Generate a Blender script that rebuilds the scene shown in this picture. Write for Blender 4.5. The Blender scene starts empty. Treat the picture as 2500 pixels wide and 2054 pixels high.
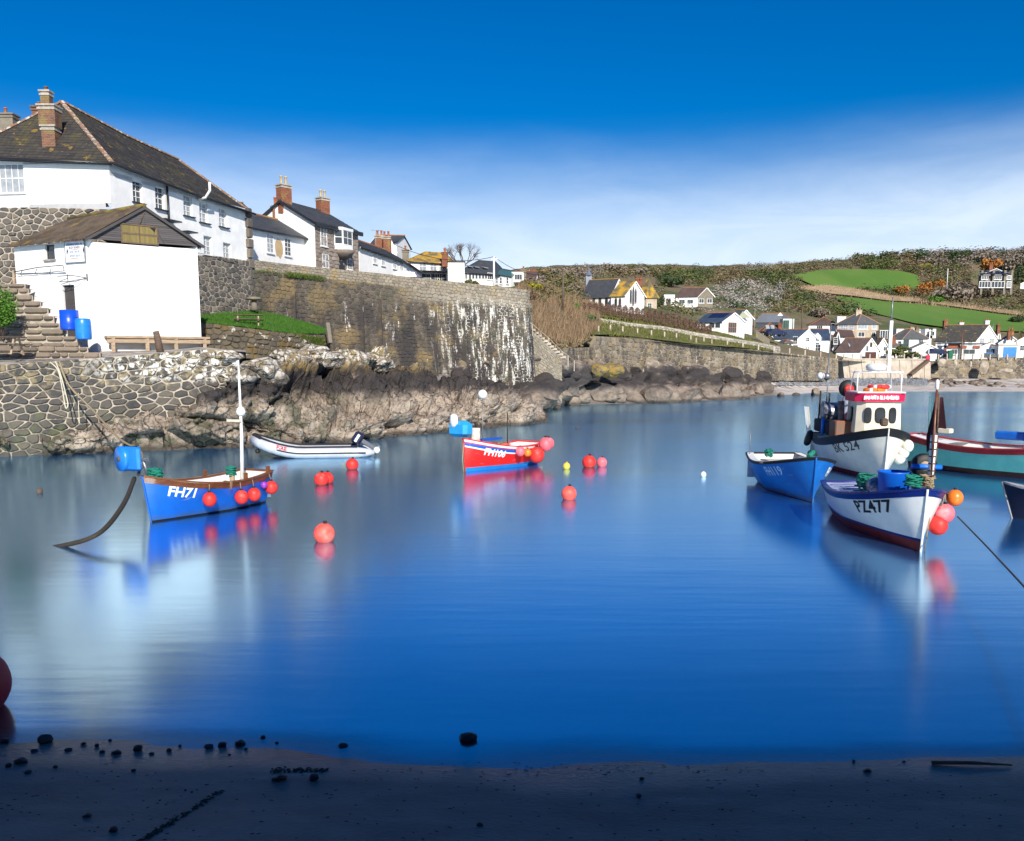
import bpy, math, random
import numpy as np
from mathutils import Vector, noise as mnoise
R = math.radians
sc = bpy.context.scene
col = sc.collection
V3 = Vector

# ------------------------------------------------------------------ camera
FPX, CX, HY, CH, PIT = 2165.0, 1250.0, 900.0, 4.2, R(8)
PY = HY + FPX * math.tan(PIT)          # row of the principal point
cam = bpy.data.cameras.new('camera'); camo = bpy.data.objects.new('camera', cam); col.objects.link(camo)
cam.sensor_width = 36; cam.lens = 36 * FPX / 2500
cam.shift_y = (PY - 1027) / 2500
cam.clip_end = 6000; cam.clip_start = .05
camo.location = (0, 0, CH); camo.rotation_euler = (R(90) - PIT, 0, 0)
sc.camera = camo
cp, sp = math.cos(PIT), math.sin(PIT)

# ------------------------------------------------------------------ light
SUN_EL, SUN_DIR = R(31), Vector((.24, -.97, 0)).normalized()
sun = bpy.data.lights.new('sun', 'SUN'); sun.energy = 5.0; sun.angle = R(.5); sun.color = (1, .93, .82)
suno = bpy.data.objects.new('sun', sun); col.objects.link(suno)
sv = Vector((SUN_DIR.x * math.cos(SUN_EL), SUN_DIR.y * math.cos(SUN_EL), math.sin(SUN_EL)))
suno.rotation_euler = sv.to_track_quat('Z', 'Y').to_euler(); suno.location = (30, -60, 50)
w = bpy.data.worlds.new('World'); sc.world = w; w.use_nodes = True
nt = w.node_tree; N = nt.nodes; L = nt.links
for n in list(N): N.remove(n)
out = N.new('ShaderNodeOutputWorld'); bg = N.new('ShaderNodeBackground'); bg.inputs[1].default_value = .09
sky = N.new('ShaderNodeTexSky'); sky.sky_type = 'NISHITA'; sky.sun_disc = False
sky.sun_elevation = SUN_EL; sky.sun_rotation = math.atan2(SUN_DIR.x, SUN_DIR.y)
sky.air_density = 1.0; sky.dust_density = .25; sky.ozone_density = 2.5
hs = N.new('ShaderNodeHueSaturation'); hs.inputs['Saturation'].default_value = 1.6; hs.inputs['Value'].default_value = .88
hs.inputs['Hue'].default_value = .514
L.new(sky.outputs[0], hs.inputs['Color'])
tc = N.new('ShaderNodeTexCoord'); sx = N.new('ShaderNodeSeparateXYZ'); L.new(tc.outputs['Generated'], sx.inputs[0])
# thin high cloud: a veil that thickens towards the horizon, broken by stretched noise
mp = N.new('ShaderNodeMapping'); mp.inputs['Scale'].default_value = (1.3, .9, 4.5); L.new(tc.outputs['Generated'], mp.inputs[0])
no = N.new('ShaderNodeTexNoise'); no.inputs['Scale'].default_value = 2.2; no.inputs['Detail'].default_value = 6; no.inputs['Roughness'].default_value = .5
L.new(mp.outputs[0], no.inputs[0])
def wm(op, a, b, c=None):
    m = N.new('ShaderNodeMath'); m.operation = op
    for i, x in enumerate((a, b) if c is None else (a, b, c)):
        if isinstance(x, (int, float)): m.inputs[i].default_value = x
        else: L.new(x, m.inputs[i])
    return m.outputs[0]
zz = wm('ADD', sx.outputs['Z'], wm('MULTIPLY', wm('SUBTRACT', no.outputs[0], .5), .08))
mr = N.new('ShaderNodeMapRange'); mr.interpolation_type = 'SMOOTHSTEP'
mr.inputs[1].default_value = .255; mr.inputs[2].default_value = .105; mr.inputs[3].default_value = 0; mr.inputs[4].default_value = .93
L.new(zz, mr.inputs[0])
mp2 = N.new('ShaderNodeMapping'); mp2.inputs['Scale'].default_value = (2.0, 1.2, 8); mp2.inputs['Rotation'].default_value = (.12, .1, .3); L.new(tc.outputs['Generated'], mp2.inputs[0])
no2 = N.new('ShaderNodeTexNoise'); no2.inputs['Scale'].default_value = 2.6; no2.inputs['Detail'].default_value = 8; no2.inputs['Roughness'].default_value = .6; no2.inputs['Distortion'].default_value = .6; L.new(mp2.outputs[0], no2.inputs[0])
mk = N.new('ShaderNodeMapRange'); mk.interpolation_type = 'SMOOTHSTEP'; mk.inputs[1].default_value = .34; mk.inputs[2].default_value = .62; mk.inputs[3].default_value = .8; mk.inputs[4].default_value = 1.0; L.new(no2.outputs[0], mk.inputs[0])
msk = wm('MULTIPLY', mr.outputs[0], mk.outputs[0])
cl = N.new('ShaderNodeMix'); cl.data_type = 'RGBA'
L.new(msk, cl.inputs[0]); L.new(hs.outputs[0], cl.inputs[6]); cl.inputs[7].default_value = (7.2, 8.3, 9.8, 1)
L.new(cl.outputs[2], bg.inputs[0]); L.new(bg.outputs[0], out.inputs[0])
sc.view_settings.view_transform = 'Standard'; sc.view_settings.look = 'None'
sc.view_settings.exposure = .4; sc.view_settings.gamma = 1; sc.view_settings.use_curve_mapping = False
sc.render.engine = 'CYCLES'
sc.cycles.use_denoising = True; sc.cycles.max_bounces = 6; sc.cycles.diffuse_bounces = 3
sc.cycles.transparent_max_bounces = 12; sc.cycles.sample_clamp_indirect = 6

# ------------------------------------------------------------------ picture geometry -> world
def P(px, py, Y):
    u = (px - CX) / FPX; v = (PY - py) / FPX
    t = Y / (cp + v * sp)
    return Vector((u * t, Y, CH + (-sp + v * cp) * t))
def Yw(py, z=0.0):
    v = (PY - py) / FPX
    return (z - CH) / ((-sp + v * cp) / (cp + v * sp))
def PW(px, py, z=0.0): return P(px, py, Yw(py, z))
def XZ(px, Y, z):
    k = (z - CH) / Y; v = (k * cp + sp) / (cp - k * sp)
    return (px - CX) / FPX * Y / (cp + v * sp)
def PX(px, Y, z): return Vector((XZ(px, Y, z), Y, z))
def pix(p):
    x, y, z = p[0], p[1], p[2] - CH
    d = y * cp - z * sp; 
    return CX + FPX * x / d, PY - FPX * (y * sp + z * cp) / d

# ------------------------------------------------------------------ mesh builder
WO = {}
def woff(o): return WO.get(o.name, Vector((0, 0, 0)))
def tag(o, label=None, cat=None, group=None, kind=None):
    if label: o['label'] = label
    if cat: o['category'] = cat
    if group: o['group'] = group
    if kind: o['kind'] = kind
    return o
def empty(name, loc, label=None, cat=None, group=None, rz=0.0):
    o = bpy.data.objects.new(name, None); col.objects.link(o); o.location = loc; o.rotation_euler = (0, 0, rz)
    o.empty_display_size = .3
    WO[o.name] = Vector(loc) if rz == 0 else Vector((0, 0, 0))
    return tag(o, label, cat, group)
class MB:
    def __init__(s): s.v = []; s.f = []; s.m = []; s.r = []; s.sm = []
    def add(s, vs, fs, mi=0, rnd=0.0, smooth=False):
        b = len(s.v); s.v.extend(vs)
        for f in fs: s.f.append([i + b for i in f]); s.m.append(mi); s.r.append(rnd); s.sm.append(smooth)
        return s
    def poly(s, *pts, mi=0, rnd=0.0): return s.add([tuple(p) for p in pts], [list(range(len(pts)))], mi, rnd)
    def box(s, c, size, rz=0.0, mi=0, rnd=0.0, ax=None, bev=0.0):
        """box centred at c; ax = (x,y,z) unit axes optional; bev = chamfer of the edges"""
        c = Vector(c); hx, hy, hz = size[0] / 2, size[1] / 2, size[2] / 2
        if ax is None:
            ca, sa = math.cos(rz), math.sin(rz); ax = (Vector((ca, sa, 0)), Vector((-sa, ca, 0)), Vector((0, 0, 1)))
        X, Y, Z = [Vector(a) for a in ax]
        if bev <= 0:
            vs = [c + X * (hx * i) + Y * (hy * j) + Z * (hz * k) for k in (-1, 1) for j in (-1, 1) for i in (-1, 1)]
            return s.add([tuple(v) for v in vs], [(0, 2, 3, 1), (4, 5, 7, 6), (0, 1, 5, 4), (2, 6, 7, 3), (0, 4, 6, 2), (1, 3, 7, 5)], mi, rnd)
        b = min(bev, hx * .9, hy * .9, hz * .9)
        vs = []; 
        for k, q in ((-1, hz), (1, hz)):
            for (dz, ins) in (((-hz), b), (-(hz - b), 0)) if k < 0 else (((hz - b), 0), (hz, b)):
                x, y = hx - ins, hy - ins
                for (i, j) in ((-x + b, -y), (x - b, -y), (x, -y + b), (x, y - b), (x - b, y), (-x + b, y), (-x, y - b), (-x, -y + b)):
                    vs.append(tuple(c + X * i + Y * j + Z * dz))
        fs = [list(range(7, -1, -1)), list(range(24, 32))]
        for r in range(3):
            for i in range(8): fs.append((r * 8 + i, r * 8 + (i + 1) % 8, r * 8 + 8 + (i + 1) % 8, r * 8 + 8 + i))
        return s.add(vs, fs, mi, rnd)
    def bar(s, a, b, wd, ht=None, mi=0, rnd=0.0, up=(0, 0, 1)):
        a, b = Vector(a), Vector(b); ht = wd if ht is None else ht
        d = b - a; ln = d.length
        if ln < 1e-6: return s
        x = d / ln; u = Vector(up)
        if abs(x.dot(u)) > .98: u = Vector((0, 1, 0))
        y = u.cross(x).normalized(); z = x.cross(y)
        return s.box((a + b) / 2, (ln, wd, ht), ax=(x, y, z), mi=mi, rnd=rnd)
    def tube(s, pts, rad, n=6, mi=0, rnd=0.0, cap=True, smooth=True):
        pts = [Vector(p) for p in pts]; m = len(pts)
        rs = rad if isinstance(rad, (list, tuple)) else [rad] * m
        vs = []; pu = None
        for i, p in enumerate(pts):
            d = (pts[min(i + 1, m - 1)] - pts[max(i - 1, 0)])
            d = d.normalized() if d.length > 1e-9 else Vector((0, 0, 1))
            if pu is None: pu = Vector((0, 0, 1)) if abs(d.z) < .9 else Vector((1, 0, 0))
            a = (pu - d * pu.dot(d)).normalized(); pu = a; b = d.cross(a)
            for k in range(n):
                t = 2 * math.pi * k / n
                vs.append(tuple(p + (a * math.cos(t) + b * math.sin(t)) * rs[i]))
        fs = [(i * n + k, i * n + (k + 1) % n, (i + 1) * n + (k + 1) % n, (i + 1) * n + k) for i in range(m - 1) for k in range(n)]
        s.add(vs, fs, mi, rnd, smooth)
        if cap: 
            b0 = len(s.v) - m * n
            s.f.append([b0 + k for k in range(n - 1, -1, -1)]); s.f.append([b0 + (m - 1) * n + k for k in range(n)])
            s.m += [mi] * 2; s.r += [rnd] * 2; s.sm += [False] * 2
        return s
    def lathe(s, prof, c=(0, 0, 0), n=20, mi=0, rnd=0.0, smooth=True, ax=None):
        c = Vector(c)
        X, Y, Z = ax if ax else (Vector((1, 0, 0)), Vector((0, 1, 0)), Vector((0, 0, 1)))
        vs = []
        for (r, z) in prof:
            for k in range(n):
                t = 2 * math.pi * k / n
                vs.append(tuple(c + X * (r * math.cos(t)) + Y * (r * math.sin(t)) + Z * z))
        m = len(prof)
        fs = [(i * n + k, i * n + (k + 1) % n, (i + 1) * n + (k + 1) % n, (i + 1) * n + k) for i in range(m - 1) for k in range(n)]
        if prof[0][0] > 1e-4: fs.append(list(range(n - 1, -1, -1)))
        if prof[-1][0] > 1e-4: fs.append([(m - 1) * n + k for k in range(n)])
        return s.add(vs, fs, mi, rnd, smooth)
    def sphere(s, c, r, n=16, m=10, mi=0, sq=1.0):
        prof = [(max(1e-5, r * math.sin(math.pi * i / m)), -r * sq * math.cos(math.pi * i / m)) for i in range(m + 1)]
        return s.lathe(prof, c, n, mi)
    def build(s, name, mats, parent=None, local=False, sharp=None):
        me = bpy.data.meshes.new(name); off = Vector((0, 0, 0)) if (local or parent is None) else woff(parent)
        vs = np.array([tuple(v) for v in s.v], dtype=np.float64).reshape(-1, 3) - np.array(off)
        me.from_pydata(vs.tolist(), [], s.f)
        if not isinstance(mats, (list, tuple)): mats = [mats]
        for m in mats: me.materials.append(m)
        if len(mats) > 1: me.polygons.foreach_set('material_index', s.m)
        if any(s.sm): me.polygons.foreach_set('use_smooth', s.sm)
        if any(s.r):
            a = me.attributes.new('rnd', 'FLOAT', 'FACE'); a.data.foreach_set('value', s.r)
        me.update()
        o = bpy.data.objects.new(name, me); col.objects.link(o); o.parent = parent
        WO[o.name] = off if parent is not None else Vector((0, 0, 0))
        return o
def npmesh(name, v, f, mats, parent=None, rnd=None, smooth=False, mi=None):
    """v (n,3), f (m,k) arrays of equal-size faces"""
    off = np.array(woff(parent)) if parent is not None else np.zeros(3)
    v = np.asarray(v, dtype=np.float32) - off.astype(np.float32); f = np.asarray(f, dtype=np.int32)
    me = bpy.data.meshes.new(name); k = f.shape[1]; m = f.shape[0]
    me.vertices.add(len(v)); me.vertices.foreach_set('co', v.ravel())
    me.loops.add(m * k); me.loops.foreach_set('vertex_index', f.ravel())
    me.polygons.add(m); me.polygons.foreach_set('loop_start', np.arange(m, dtype=np.int32) * k)
    me.polygons.foreach_set('loop_total', np.full(m, k, dtype=np.int32))
    if not isinstance(mats, (list, tuple)): mats = [mats]
    for x in mats: me.materials.append(x)
    if mi is not None: me.polygons.foreach_set('material_index', np.asarray(mi, dtype=np.int32))
    if smooth: me.polygons.foreach_set('use_smooth', np.ones(m, dtype=bool))
    me.update(calc_edges=True)
    if rnd is not None:
        a = me.attributes.new('rnd', 'FLOAT', 'FACE'); a.data.foreach_set('value', np.asarray(rnd, dtype=np.float32))
    o = bpy.data.objects.new(name, me); col.objects.link(o); o.parent = parent
    WO[o.name] = Vector(off)
    return o

def pieces(name, pl, mats, parent, limit=300, rest=None, restlabel=None, minpx=9.0):
    """pl: list of (verts, faces, rnd, matindex). Largest in the picture become objects, the others one mesh."""
    def size(p):
        c = p[0][0]; c = Vector(c)
        mx = max((Vector(q) - c).length for q in p[0]); return mx * FPX / max(1, (c - camo.location).length)
    sz = [(size(p), i) for i, p in enumerate(pl)]; sz.sort(reverse=True)
    off = woff(parent)
    if not isinstance(mats, (list, tuple)): mats = [mats]
    rem = MB(); n = 0
    for s_, i in sz:
        vs, fs, rn, mi = pl[i]
        if n < limit and s_ >= minpx:
            n += 1
            c = sum((Vector(q) for q in vs), Vector((0, 0, 0))) / len(vs)
            me = bpy.data.meshes.new(name); me.from_pydata([tuple(Vector(q) - c) for q in vs], [], [list(f) for f in fs])
            for m in mats: me.materials.append(m)
            if mi: me.polygons.foreach_set('material_index', [mi] * len(fs))
            a = me.attributes.new('rnd', 'FLOAT', 'FACE'); a.data.foreach_set('value', [rn] * len(fs)); me.update()
            o = bpy.data.objects.new(name, me); col.objects.link(o); o.parent = parent; o.location = c - off
        else: rem.add([tuple(q) for q in vs], fs, mi, rn)
    if rem.f:
        o = rem.build(rest or (name + '_mass'), mats, parent); o['kind'] = 'stuff'

def clip(poly, nx, ny, d):
    """keep the part of poly with nx*x+ny*y <= d"""
    out_ = []; m = len(poly)
    for i in range(m):
        a = poly[i]; b = poly[(i + 1) % m]
        da = nx * a[0] + ny * a[1] - d; db = nx * b[0] + ny * b[1] - d
        if da <= 0: out_.append(a)
        if (da < 0 < db) or (db < 0 < da):
            t = da / (da - db); out_.append((a[0] + (b[0] - a[0]) * t, a[1] + (b[1] - a[1]) * t))
    return out_
def cells(w_, h_, dx, dy, jit=.35, gap=.03, seed=1, keep=None):
    """irregular stone outlines filling w_ x h_ metres: Voronoi cells shrunk by the joint"""
    rg = random.Random(seed); nx_ = max(1, round(w_ / dx)); ny_ = max(1, round(h_ / dy)); S = {}
    for j in range(-2, ny_ + 2):
        for i in range(-2, nx_ + 3):
            S[i, j] = ((i + .5 + (.5 if j % 2 else 0) + rg.uniform(-jit, jit)) * w_ / nx_, (j + .5 + rg.uniform(-jit, jit) * .8) * h_ / ny_)
    res = []
    k = dx / dy
    for j in range(-1, ny_ + 1):
        for i in range(-1, nx_ + 1):
            c = S[i, j]
            if keep and not keep(c[0], c[1]): continue
            poly = [(max(0, c[0] - 1.6 * dx), max(0, c[1] - 1.6 * dy)), (min(w_, c[0] + 1.6 * dx), max(0, c[1] - 1.6 * dy)),
                    (min(w_, c[0] + 1.6 * dx), min(h_, c[1] + 1.6 * dy)), (max(0, c[0] - 1.6 * dx), min(h_, c[1] + 1.6 * dy))]
            if not (-dx < c[0] < w_ + dx and -dy < c[1] < h_ + dy): continue
            if poly[1][0] - poly[0][0] < .05 or poly[2][1] - poly[1][1] < .05: continue
            for jj in (-2, -1, 0, 1, 2):
                for ii in (-2, -1, 0, 1, 2):
                    if (ii or jj) and (i + ii, j + jj) in S:
                        q = S[i + ii, j + jj]
                        # distance measured with x squeezed so that stones are dx wide, dy tall
                        ax_, ay_ = (q[0] - c[0]) / (k * k), (q[1] - c[1])
                        mx, my = (q[0] + c[0]) / 2, (q[1] + c[1]) / 2
                        ln = math.hypot(ax_, ay_)
                        if ln < 1e-6: continue
                        g = gap * .5
                        poly = clip(poly, ax_ / ln, ay_ / ln, (ax_ * mx + ay_ * my) / ln - g)
                        if len(poly) < 3: break
                if len(poly) < 3: break
            if len(poly) < 3: continue
            xs = [p[0] for p in poly]; ys = [p[1] for p in poly]
            if max(xs) - min(xs) < .25 * dx or max(ys) - min(ys) < .25 * dy: continue
            # cut the corners a little so that no stone has knife corners
            pp = []
            m = len(poly)
            for a in range(m):
                p0, p1, p2 = poly[a - 1], poly[a], poly[(a + 1) % m]
                l1 = math.hypot(p0[0] - p1[0], p0[1] - p1[1]); l2 = math.hypot(p2[0] - p1[0], p2[1] - p1[1])
                if min(l1, l2) < .12 * dy: pp.append(p1); continue
                t = .13
                pp.append((p1[0] + (p0[0] - p1[0]) * t, p1[1] + (p0[1] - p1[1]) * t)); pp.append((p1[0] + (p2[0] - p1[0]) * t, p1[1] + (p2[1] - p1[1]) * t))
            if len(pp) > 12: pp = poly
            res.append(pp)
    return res
def stones(cl, surf, depth=.05, seed=2, sink=.02, mi=None):
    """turn outlines into proud stones; surf(s,t) -> (point, normal)"""
    rg = random.Random(seed); res = []
    for poly in cl:
        n = len(poly); cx = sum(p[0] for p in poly) / n; cy = sum(p[1] for p in poly) / n
        hgt = depth * rg.uniform(.5, 1.3); tx, ty = rg.uniform(-.12, .12), rg.uniform(-.12, .12)
        vs = []
        for (k, hh) in ((1.0, -sink), (.97, hgt * .45), (.78, hgt)):
            for p in poly:
                q = (cx + (p[0] - cx) * k, cy + (p[1] - cy) * k)
                pt, nm = surf(q[0], q[1])
                h2 = hh if hh < 0 else hh + ((q[0] - cx) * tx + (q[1] - cy) * ty)
                vs.append(tuple(pt + nm * h2))
        fs = [(r * n + i, r * n + (i + 1) % n, r * n + n + (i + 1) % n, r * n + n + i) for r in range(2) for i in range(n)]
        fs.append(tuple(range(2 * n, 3 * n)))
        res.append((vs, fs, rg.random() * .98 + .01, 0 if mi is None else mi(cx, cy)))
    return res

# ------------------------------------------------------------------ materials
MATS = {}
def lin(c):
    """#rrggbb -> linear"""
    c = c.lstrip('#'); r = [int(c[i:i + 2], 16) / 255 for i in (0, 2, 4)]
    return tuple(x / 12.92 if x <= .04045 else ((x + .055) / 1.055) ** 2.4 for x in r)
def mat(name, c1, c2=None, scale=2.0, rough=.8, spec=.35, metal=0.0, bump=0.0, bscale=20.0, rnd=None, rndmix=.7, layers=(), detail=4, trans=0.0, coat=0.0, lo=.35, hi=.65, bvor=False, crack=None):
    if name in MATS: return MATS[name]
    m = bpy.data.materials.new(name); m.use_nodes = True; nt = m.node_tree; N = nt.nodes; L = nt.links
    b = N['Principled BSDF']; b.inputs['Roughness'].default_value = rough; b.inputs['Specular IOR Level'].default_value = spec
    b.inputs['Metallic'].default_value = metal
    if coat: b.inputs['Coat Weight'].default_value = coat; b.inputs['Coat Roughness'].default_value = .15
    if trans: b.inputs['Transmission Weight'].default_value = trans
    geo = N.new('ShaderNodeNewGeometry')
    def link(x, s):
        if isinstance(x, (int, float)): s.default_value = x
        elif isinstance(x, tuple): s.default_value = tuple(x) + ((1,) if len(x) == 3 else ())
        else: L.new(x, s)
    def noise(scl, det=detail, rgh=.6, dist=0.0):
        mpn = N.new('ShaderNodeMapping'); s3 = scl if isinstance(scl, tuple) else (scl,) * 3
        mpn.inputs['Scale'].default_value = s3; L.new(geo.outputs['Position'], mpn.inputs[0])
        n = N.new('ShaderNodeTexNoise'); n.inputs['Scale'].default_value = 1; n.inputs['Detail'].default_value = det; n.inputs['Roughness'].default_value = rgh
        n.inputs['Distortion'].default_value = dist
        L.new(mpn.outputs[0], n.inputs[0]); return n.outputs[0]
    def mrange(x, a, b_, c=0.0, d=1.0, st=True):
        r = N.new('ShaderNodeMapRange'); r.interpolation_type = 'SMOOTHSTEP' if st else 'LINEAR'
        link(x, r.inputs[0]); r.inputs[1].default_value = a; r.inputs[2].default_value = b_; r.inputs[3].default_value = c; r.inputs[4].default_value = d
        return r.outputs[0]
    def mix(f, a, b_, mode='MIX'):
        q = N.new('ShaderNodeMix'); q.data_type = 'RGBA'; q.blend_type = mode; link(f, q.inputs[0]); link(a, q.inputs[6]); link(b_, q.inputs[7]); return q.outputs[2]
    def mth(op, a, b_):
        q = N.new('ShaderNodeMath'); q.operation = op; link(a, q.inputs[0]); link(b_, q.inputs[1]); return q.outputs[0]
    c2 = c2 or tuple(x * .8 for x in c1)
    base = mix(mrange(noise(scale), lo, hi), c1, c2)
    if rnd:
        at = N.new('ShaderNodeAttribute'); at.attribute_name = 'rnd'
        rp = N.new('ShaderNodeValToRGB'); rp.color_ramp.interpolation = 'LINEAR'
        el = rp.color_ramp.elements
        while len(el) < len(rnd): el.new(.5)
        for i, c in enumerate(rnd): el[i].position = i / (len(rnd) - 1); el[i].color = tuple(c) + (1,)
        L.new(at.outputs['Fac'], rp.inputs[0]); base = mix(rndmix, base, rp.outputs[0])
    for ly in layers:
        f = mrange(noise(ly.get('scale', 1.0), ly.get('det', 4), ly.get('rgh', .6), ly.get('dist', 0.0)), ly.get('lo', .5), ly.get('hi', .6))
        if 'z' in ly:
            z0, z1, so = ly['z']
            q = N.new('ShaderNodeSeparateXYZ'); L.new(geo.outputs['Position'], q.inputs[0])
            zn = mth('ADD', q.outputs[2], mth('MULTIPLY', mth('SUBTRACT', noise(ly.get('zscale', .7), 3), .5), ly.get('zamp', 1.2)))
            if z0 is not None: f = mth('MULTIPLY', f, mrange(zn, z0 - so, z0 + so))
            if z1 is not None: f = mth('MULTIPLY', f, mrange(zn, z1 + so, z1 - so))
        if 'x' in ly:
            x0, x1, so = ly['x']
            q = N.new('ShaderNodeSeparateXYZ'); L.new(geo.outputs['Position'], q.inputs[0])
            xn = mth('ADD', q.outputs[0], mth('MULTIPLY', mth('SUBTRACT', noise(.5, 3), .5), 3.0))
            f = mth('MULTIPLY', f, mrange(xn, x0 - so, x0 + so)); f = mth('MULTIPLY', f, mrange(xn, x1 + so, x1 - so))
        if ly.get('up'):
            q = N.new('ShaderNodeSeparateXYZ'); L.new(geo.outputs['Normal'], q.inputs[0])
            f = mth('MULTIPLY', f, mrange(q.outputs[2], ly['up'][0], ly['up'][1]))
        if 'k' in ly: f = mth('MULTIPLY', f, ly['k'])
        base = mix(f, base, ly['col'])
    ck = None
    if crack:
        mpn = N.new('ShaderNodeMapping'); mpn.inputs['Scale'].default_value = (crack[0],) * 3; L.new(geo.outputs['Position'], mpn.inputs[0])
        nz = N.new('ShaderNodeTexNoise'); nz.inputs['Scale'].default_value = 2.2; nz.inputs['Detail'].default_value = 4; L.new(mpn.outputs[0], nz.inputs[0])
        ad = N.new('ShaderNodeVectorMath'); ad.operation = 'MULTIPLY_ADD'; L.new(nz.outputs['Color'], ad.inputs[0]); ad.inputs[1].default_value = (.55,) * 3; L.new(mpn.outputs[0], ad.inputs[2])
        vn = N.new('ShaderNodeTexVoronoi'); vn.feature = 'DISTANCE_TO_EDGE'; vn.inputs['Scale'].default_value = 1; L.new(ad.outputs[0], vn.inputs[0])
        ck = mrange(vn.outputs['Distance'], 0, crack[1]); base = mix(mth('MULTIPLY', mth('SUBTRACT', 1.0, ck), crack[2]), base, crack[3])
    link(base, b.inputs['Base Color'])
    if bump:
        bp = N.new('ShaderNodeBump'); bp.inputs['Strength'].default_value = 1; bp.inputs['Distance'].default_value = bump
        if bvor:
            mpn = N.new('ShaderNodeMapping'); s3 = bscale if isinstance(bscale, tuple) else (bscale,) * 3
            mpn.inputs['Scale'].default_value = s3; L.new(geo.outputs['Position'], mpn.inputs[0])
            vn = N.new('ShaderNodeTexVoronoi'); vn.inputs['Scale'].default_value = 1; L.new(mpn.outputs[0], vn.inputs[0])
            hgt = mth('ADD', vn.outputs[0], noise(bscale, 5))
        else: hgt = noise(bscale, 6, .65)
        if ck is not None: hgt = mth('ADD', hgt, mth('MULTIPLY', ck, .55))
        link(hgt, bp.inputs['Height']); L.new(bp.outputs[0], b.inputs['Normal'])
    MATS[name] = m
    return m
def flat(name, c, rough=.5, spec=.4, metal=0.0, **k): return mat(name, c, tuple(x * .88 for x in c), scale=3.0, rough=rough, spec=spec, metal=metal, **k)
M = {}
WH = (.82, .81, .79)
M['render'] = mat('white_painted_render', WH, (.74, .74, .73), scale=.8, rough=.85, bump=.03, bscale=3.0,
    layers=[dict(col=(.58, .57, .53), scale=(1.5, 1.5, .25), lo=.6, hi=.8, k=.35)])
M['render2'] = mat('white_render_weathered', (.8, .79, .77), (.7, .7, .69), scale=1.3, rough=.85, bump=.02, bscale=3.0,
    layers=[dict(col=(.5, .48, .42), scale=(2., 2., .3), lo=.62, hi=.8, k=.4)])
M['white'] = flat('white_paint', (.8, .8, .78), .45)
M['cream'] = flat('cream_paint', (.72, .66, .52), .5)
M['tan'] = mat('tan_render', (.46, .38, .29), (.38, .31, .24), scale=1.0, rough=.9)
M['dslate'] = mat('dark_hung_slate', (.05, .06, .075), (.035, .04, .05), rough=.6, bump=.02, bscale=(1, 1, 6))
STN = [(.055, .052, .05), (.10, .09, .078), (.16, .135, .105), (.075, .068, .062), (.21, .18, .14), (.12, .10, .085), (.04, .04, .042)]
M['stone'] = mat('rubble_stone', (.16, .14, .12), (.07, .065, .06), scale=5, rough=.9, bump=.03, bscale=9, rnd=STN, rndmix=.75,
    layers=[dict(col=(.42, .40, .34), scale=4.5, lo=.62, hi=.72, k=.5)])
M['mortar'] = mat('lime_mortar', (.44, .39, .32), (.30, .27, .22), scale=3, rough=.95, bump=.03, bscale=14)
M['quay'] = mat('quay_stone', (.13, .12, .11), (.06, .06, .06), scale=3.5, rough=.85, bump=.05, bscale=6, rnd=[(.03, .03, .032), (.08, .07, .062), (.04, .04, .042), (.13, .11, .085), (.05, .046, .042)], rndmix=.75,
    layers=[dict(col=(.33, .26, .13), scale=2.2, lo=.5, hi=.62, z=(3.1, None, .5), k=.6), dict(col=(.74, .73, .68), scale=3.2, lo=.49, hi=.58, z=(3.7, None, .4), x=(-20.5, 10, 2.0), det=7),
            dict(col=(.10, .12, .05), scale=1.2, lo=.5, hi=.7, z=(None, 2.2, .5), k=.6)])
M['quaymortar'] = mat('quay_mortar', (.46, .40, .32), (.22, .19, .15), scale=3, rough=.95, bump=.04, bscale=10,
    layers=[dict(col=(.16, .15, .11), scale=1.5, lo=.4, hi=.6, z=(None, 1.6, .5))])
M['rock'] = mat('shore_rock', (.44, .36, .285), (.24, .19, .155), scale=1.3, rough=.88, bump=.24, bscale=3.4, detail=8, crack=(.7, .03, .3, (.10, .08, .065)),
    layers=[dict(col=(.46, .39, .31), scale=9.0, lo=.5, hi=.62, k=.65, det=7), dict(col=(.09, .07, .055), scale=6.0, lo=.52, hi=.62, k=.75, det=8), dict(col=(.16, .13, .10), scale=.5, lo=.5, hi=.66, k=.6),
            dict(col=(.055, .065, .035), scale=.55, lo=.48, hi=.62, z=(None, 3.2, .9), x=(-60, -9.5, 3.0), k=.75),
            dict(col=(.032, .028, .03), scale=.8, lo=.22, hi=.42, z=(2.5, 4.5, .5), zamp=1.5, k=.95),
            dict(col=(.26, .18, .05), scale=2.2, lo=.38, hi=.55, z=(4.15, None, .4), k=.75, det=6),
            dict(col=(.13, .15, .05), scale=1.6, lo=.52, hi=.62, z=(4.9, None, .5), k=.8),
            dict(col=(.70, .66, .60), scale=3.2, lo=.5, hi=.57, z=(4.6, None, .3), det=8, k=.95),
            dict(col=(.045, .036, .028), scale=1.0, lo=.0, hi=.1, z=(None, .28, .16), zamp=.2, k=.85)])
M['rockwhite'] = mat('lichened_rock', (.62, .58, .52), (.24, .20, .15), scale=2.6, rough=.9, bump=.22, bscale=4, detail=9, lo=.42, hi=.56, crack=(1.6, .06, .6, (.12, .09, .06)),
    layers=[dict(col=(.035, .03, .03), scale=.9, lo=.3, hi=.5, z=(None, 3.7, .6), k=.95), dict(col=(.14, .12, .10), scale=.8, lo=.0, hi=.2, z=(None, 2.4, .5)),
            dict(col=(.34, .25, .07), scale=1.3, lo=.56, hi=.66, z=(4.0, None, .4), k=.8), dict(col=(.09, .12, .04), scale=1.0, lo=.62, hi=.7, z=(4.2, None, .3))])
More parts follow.
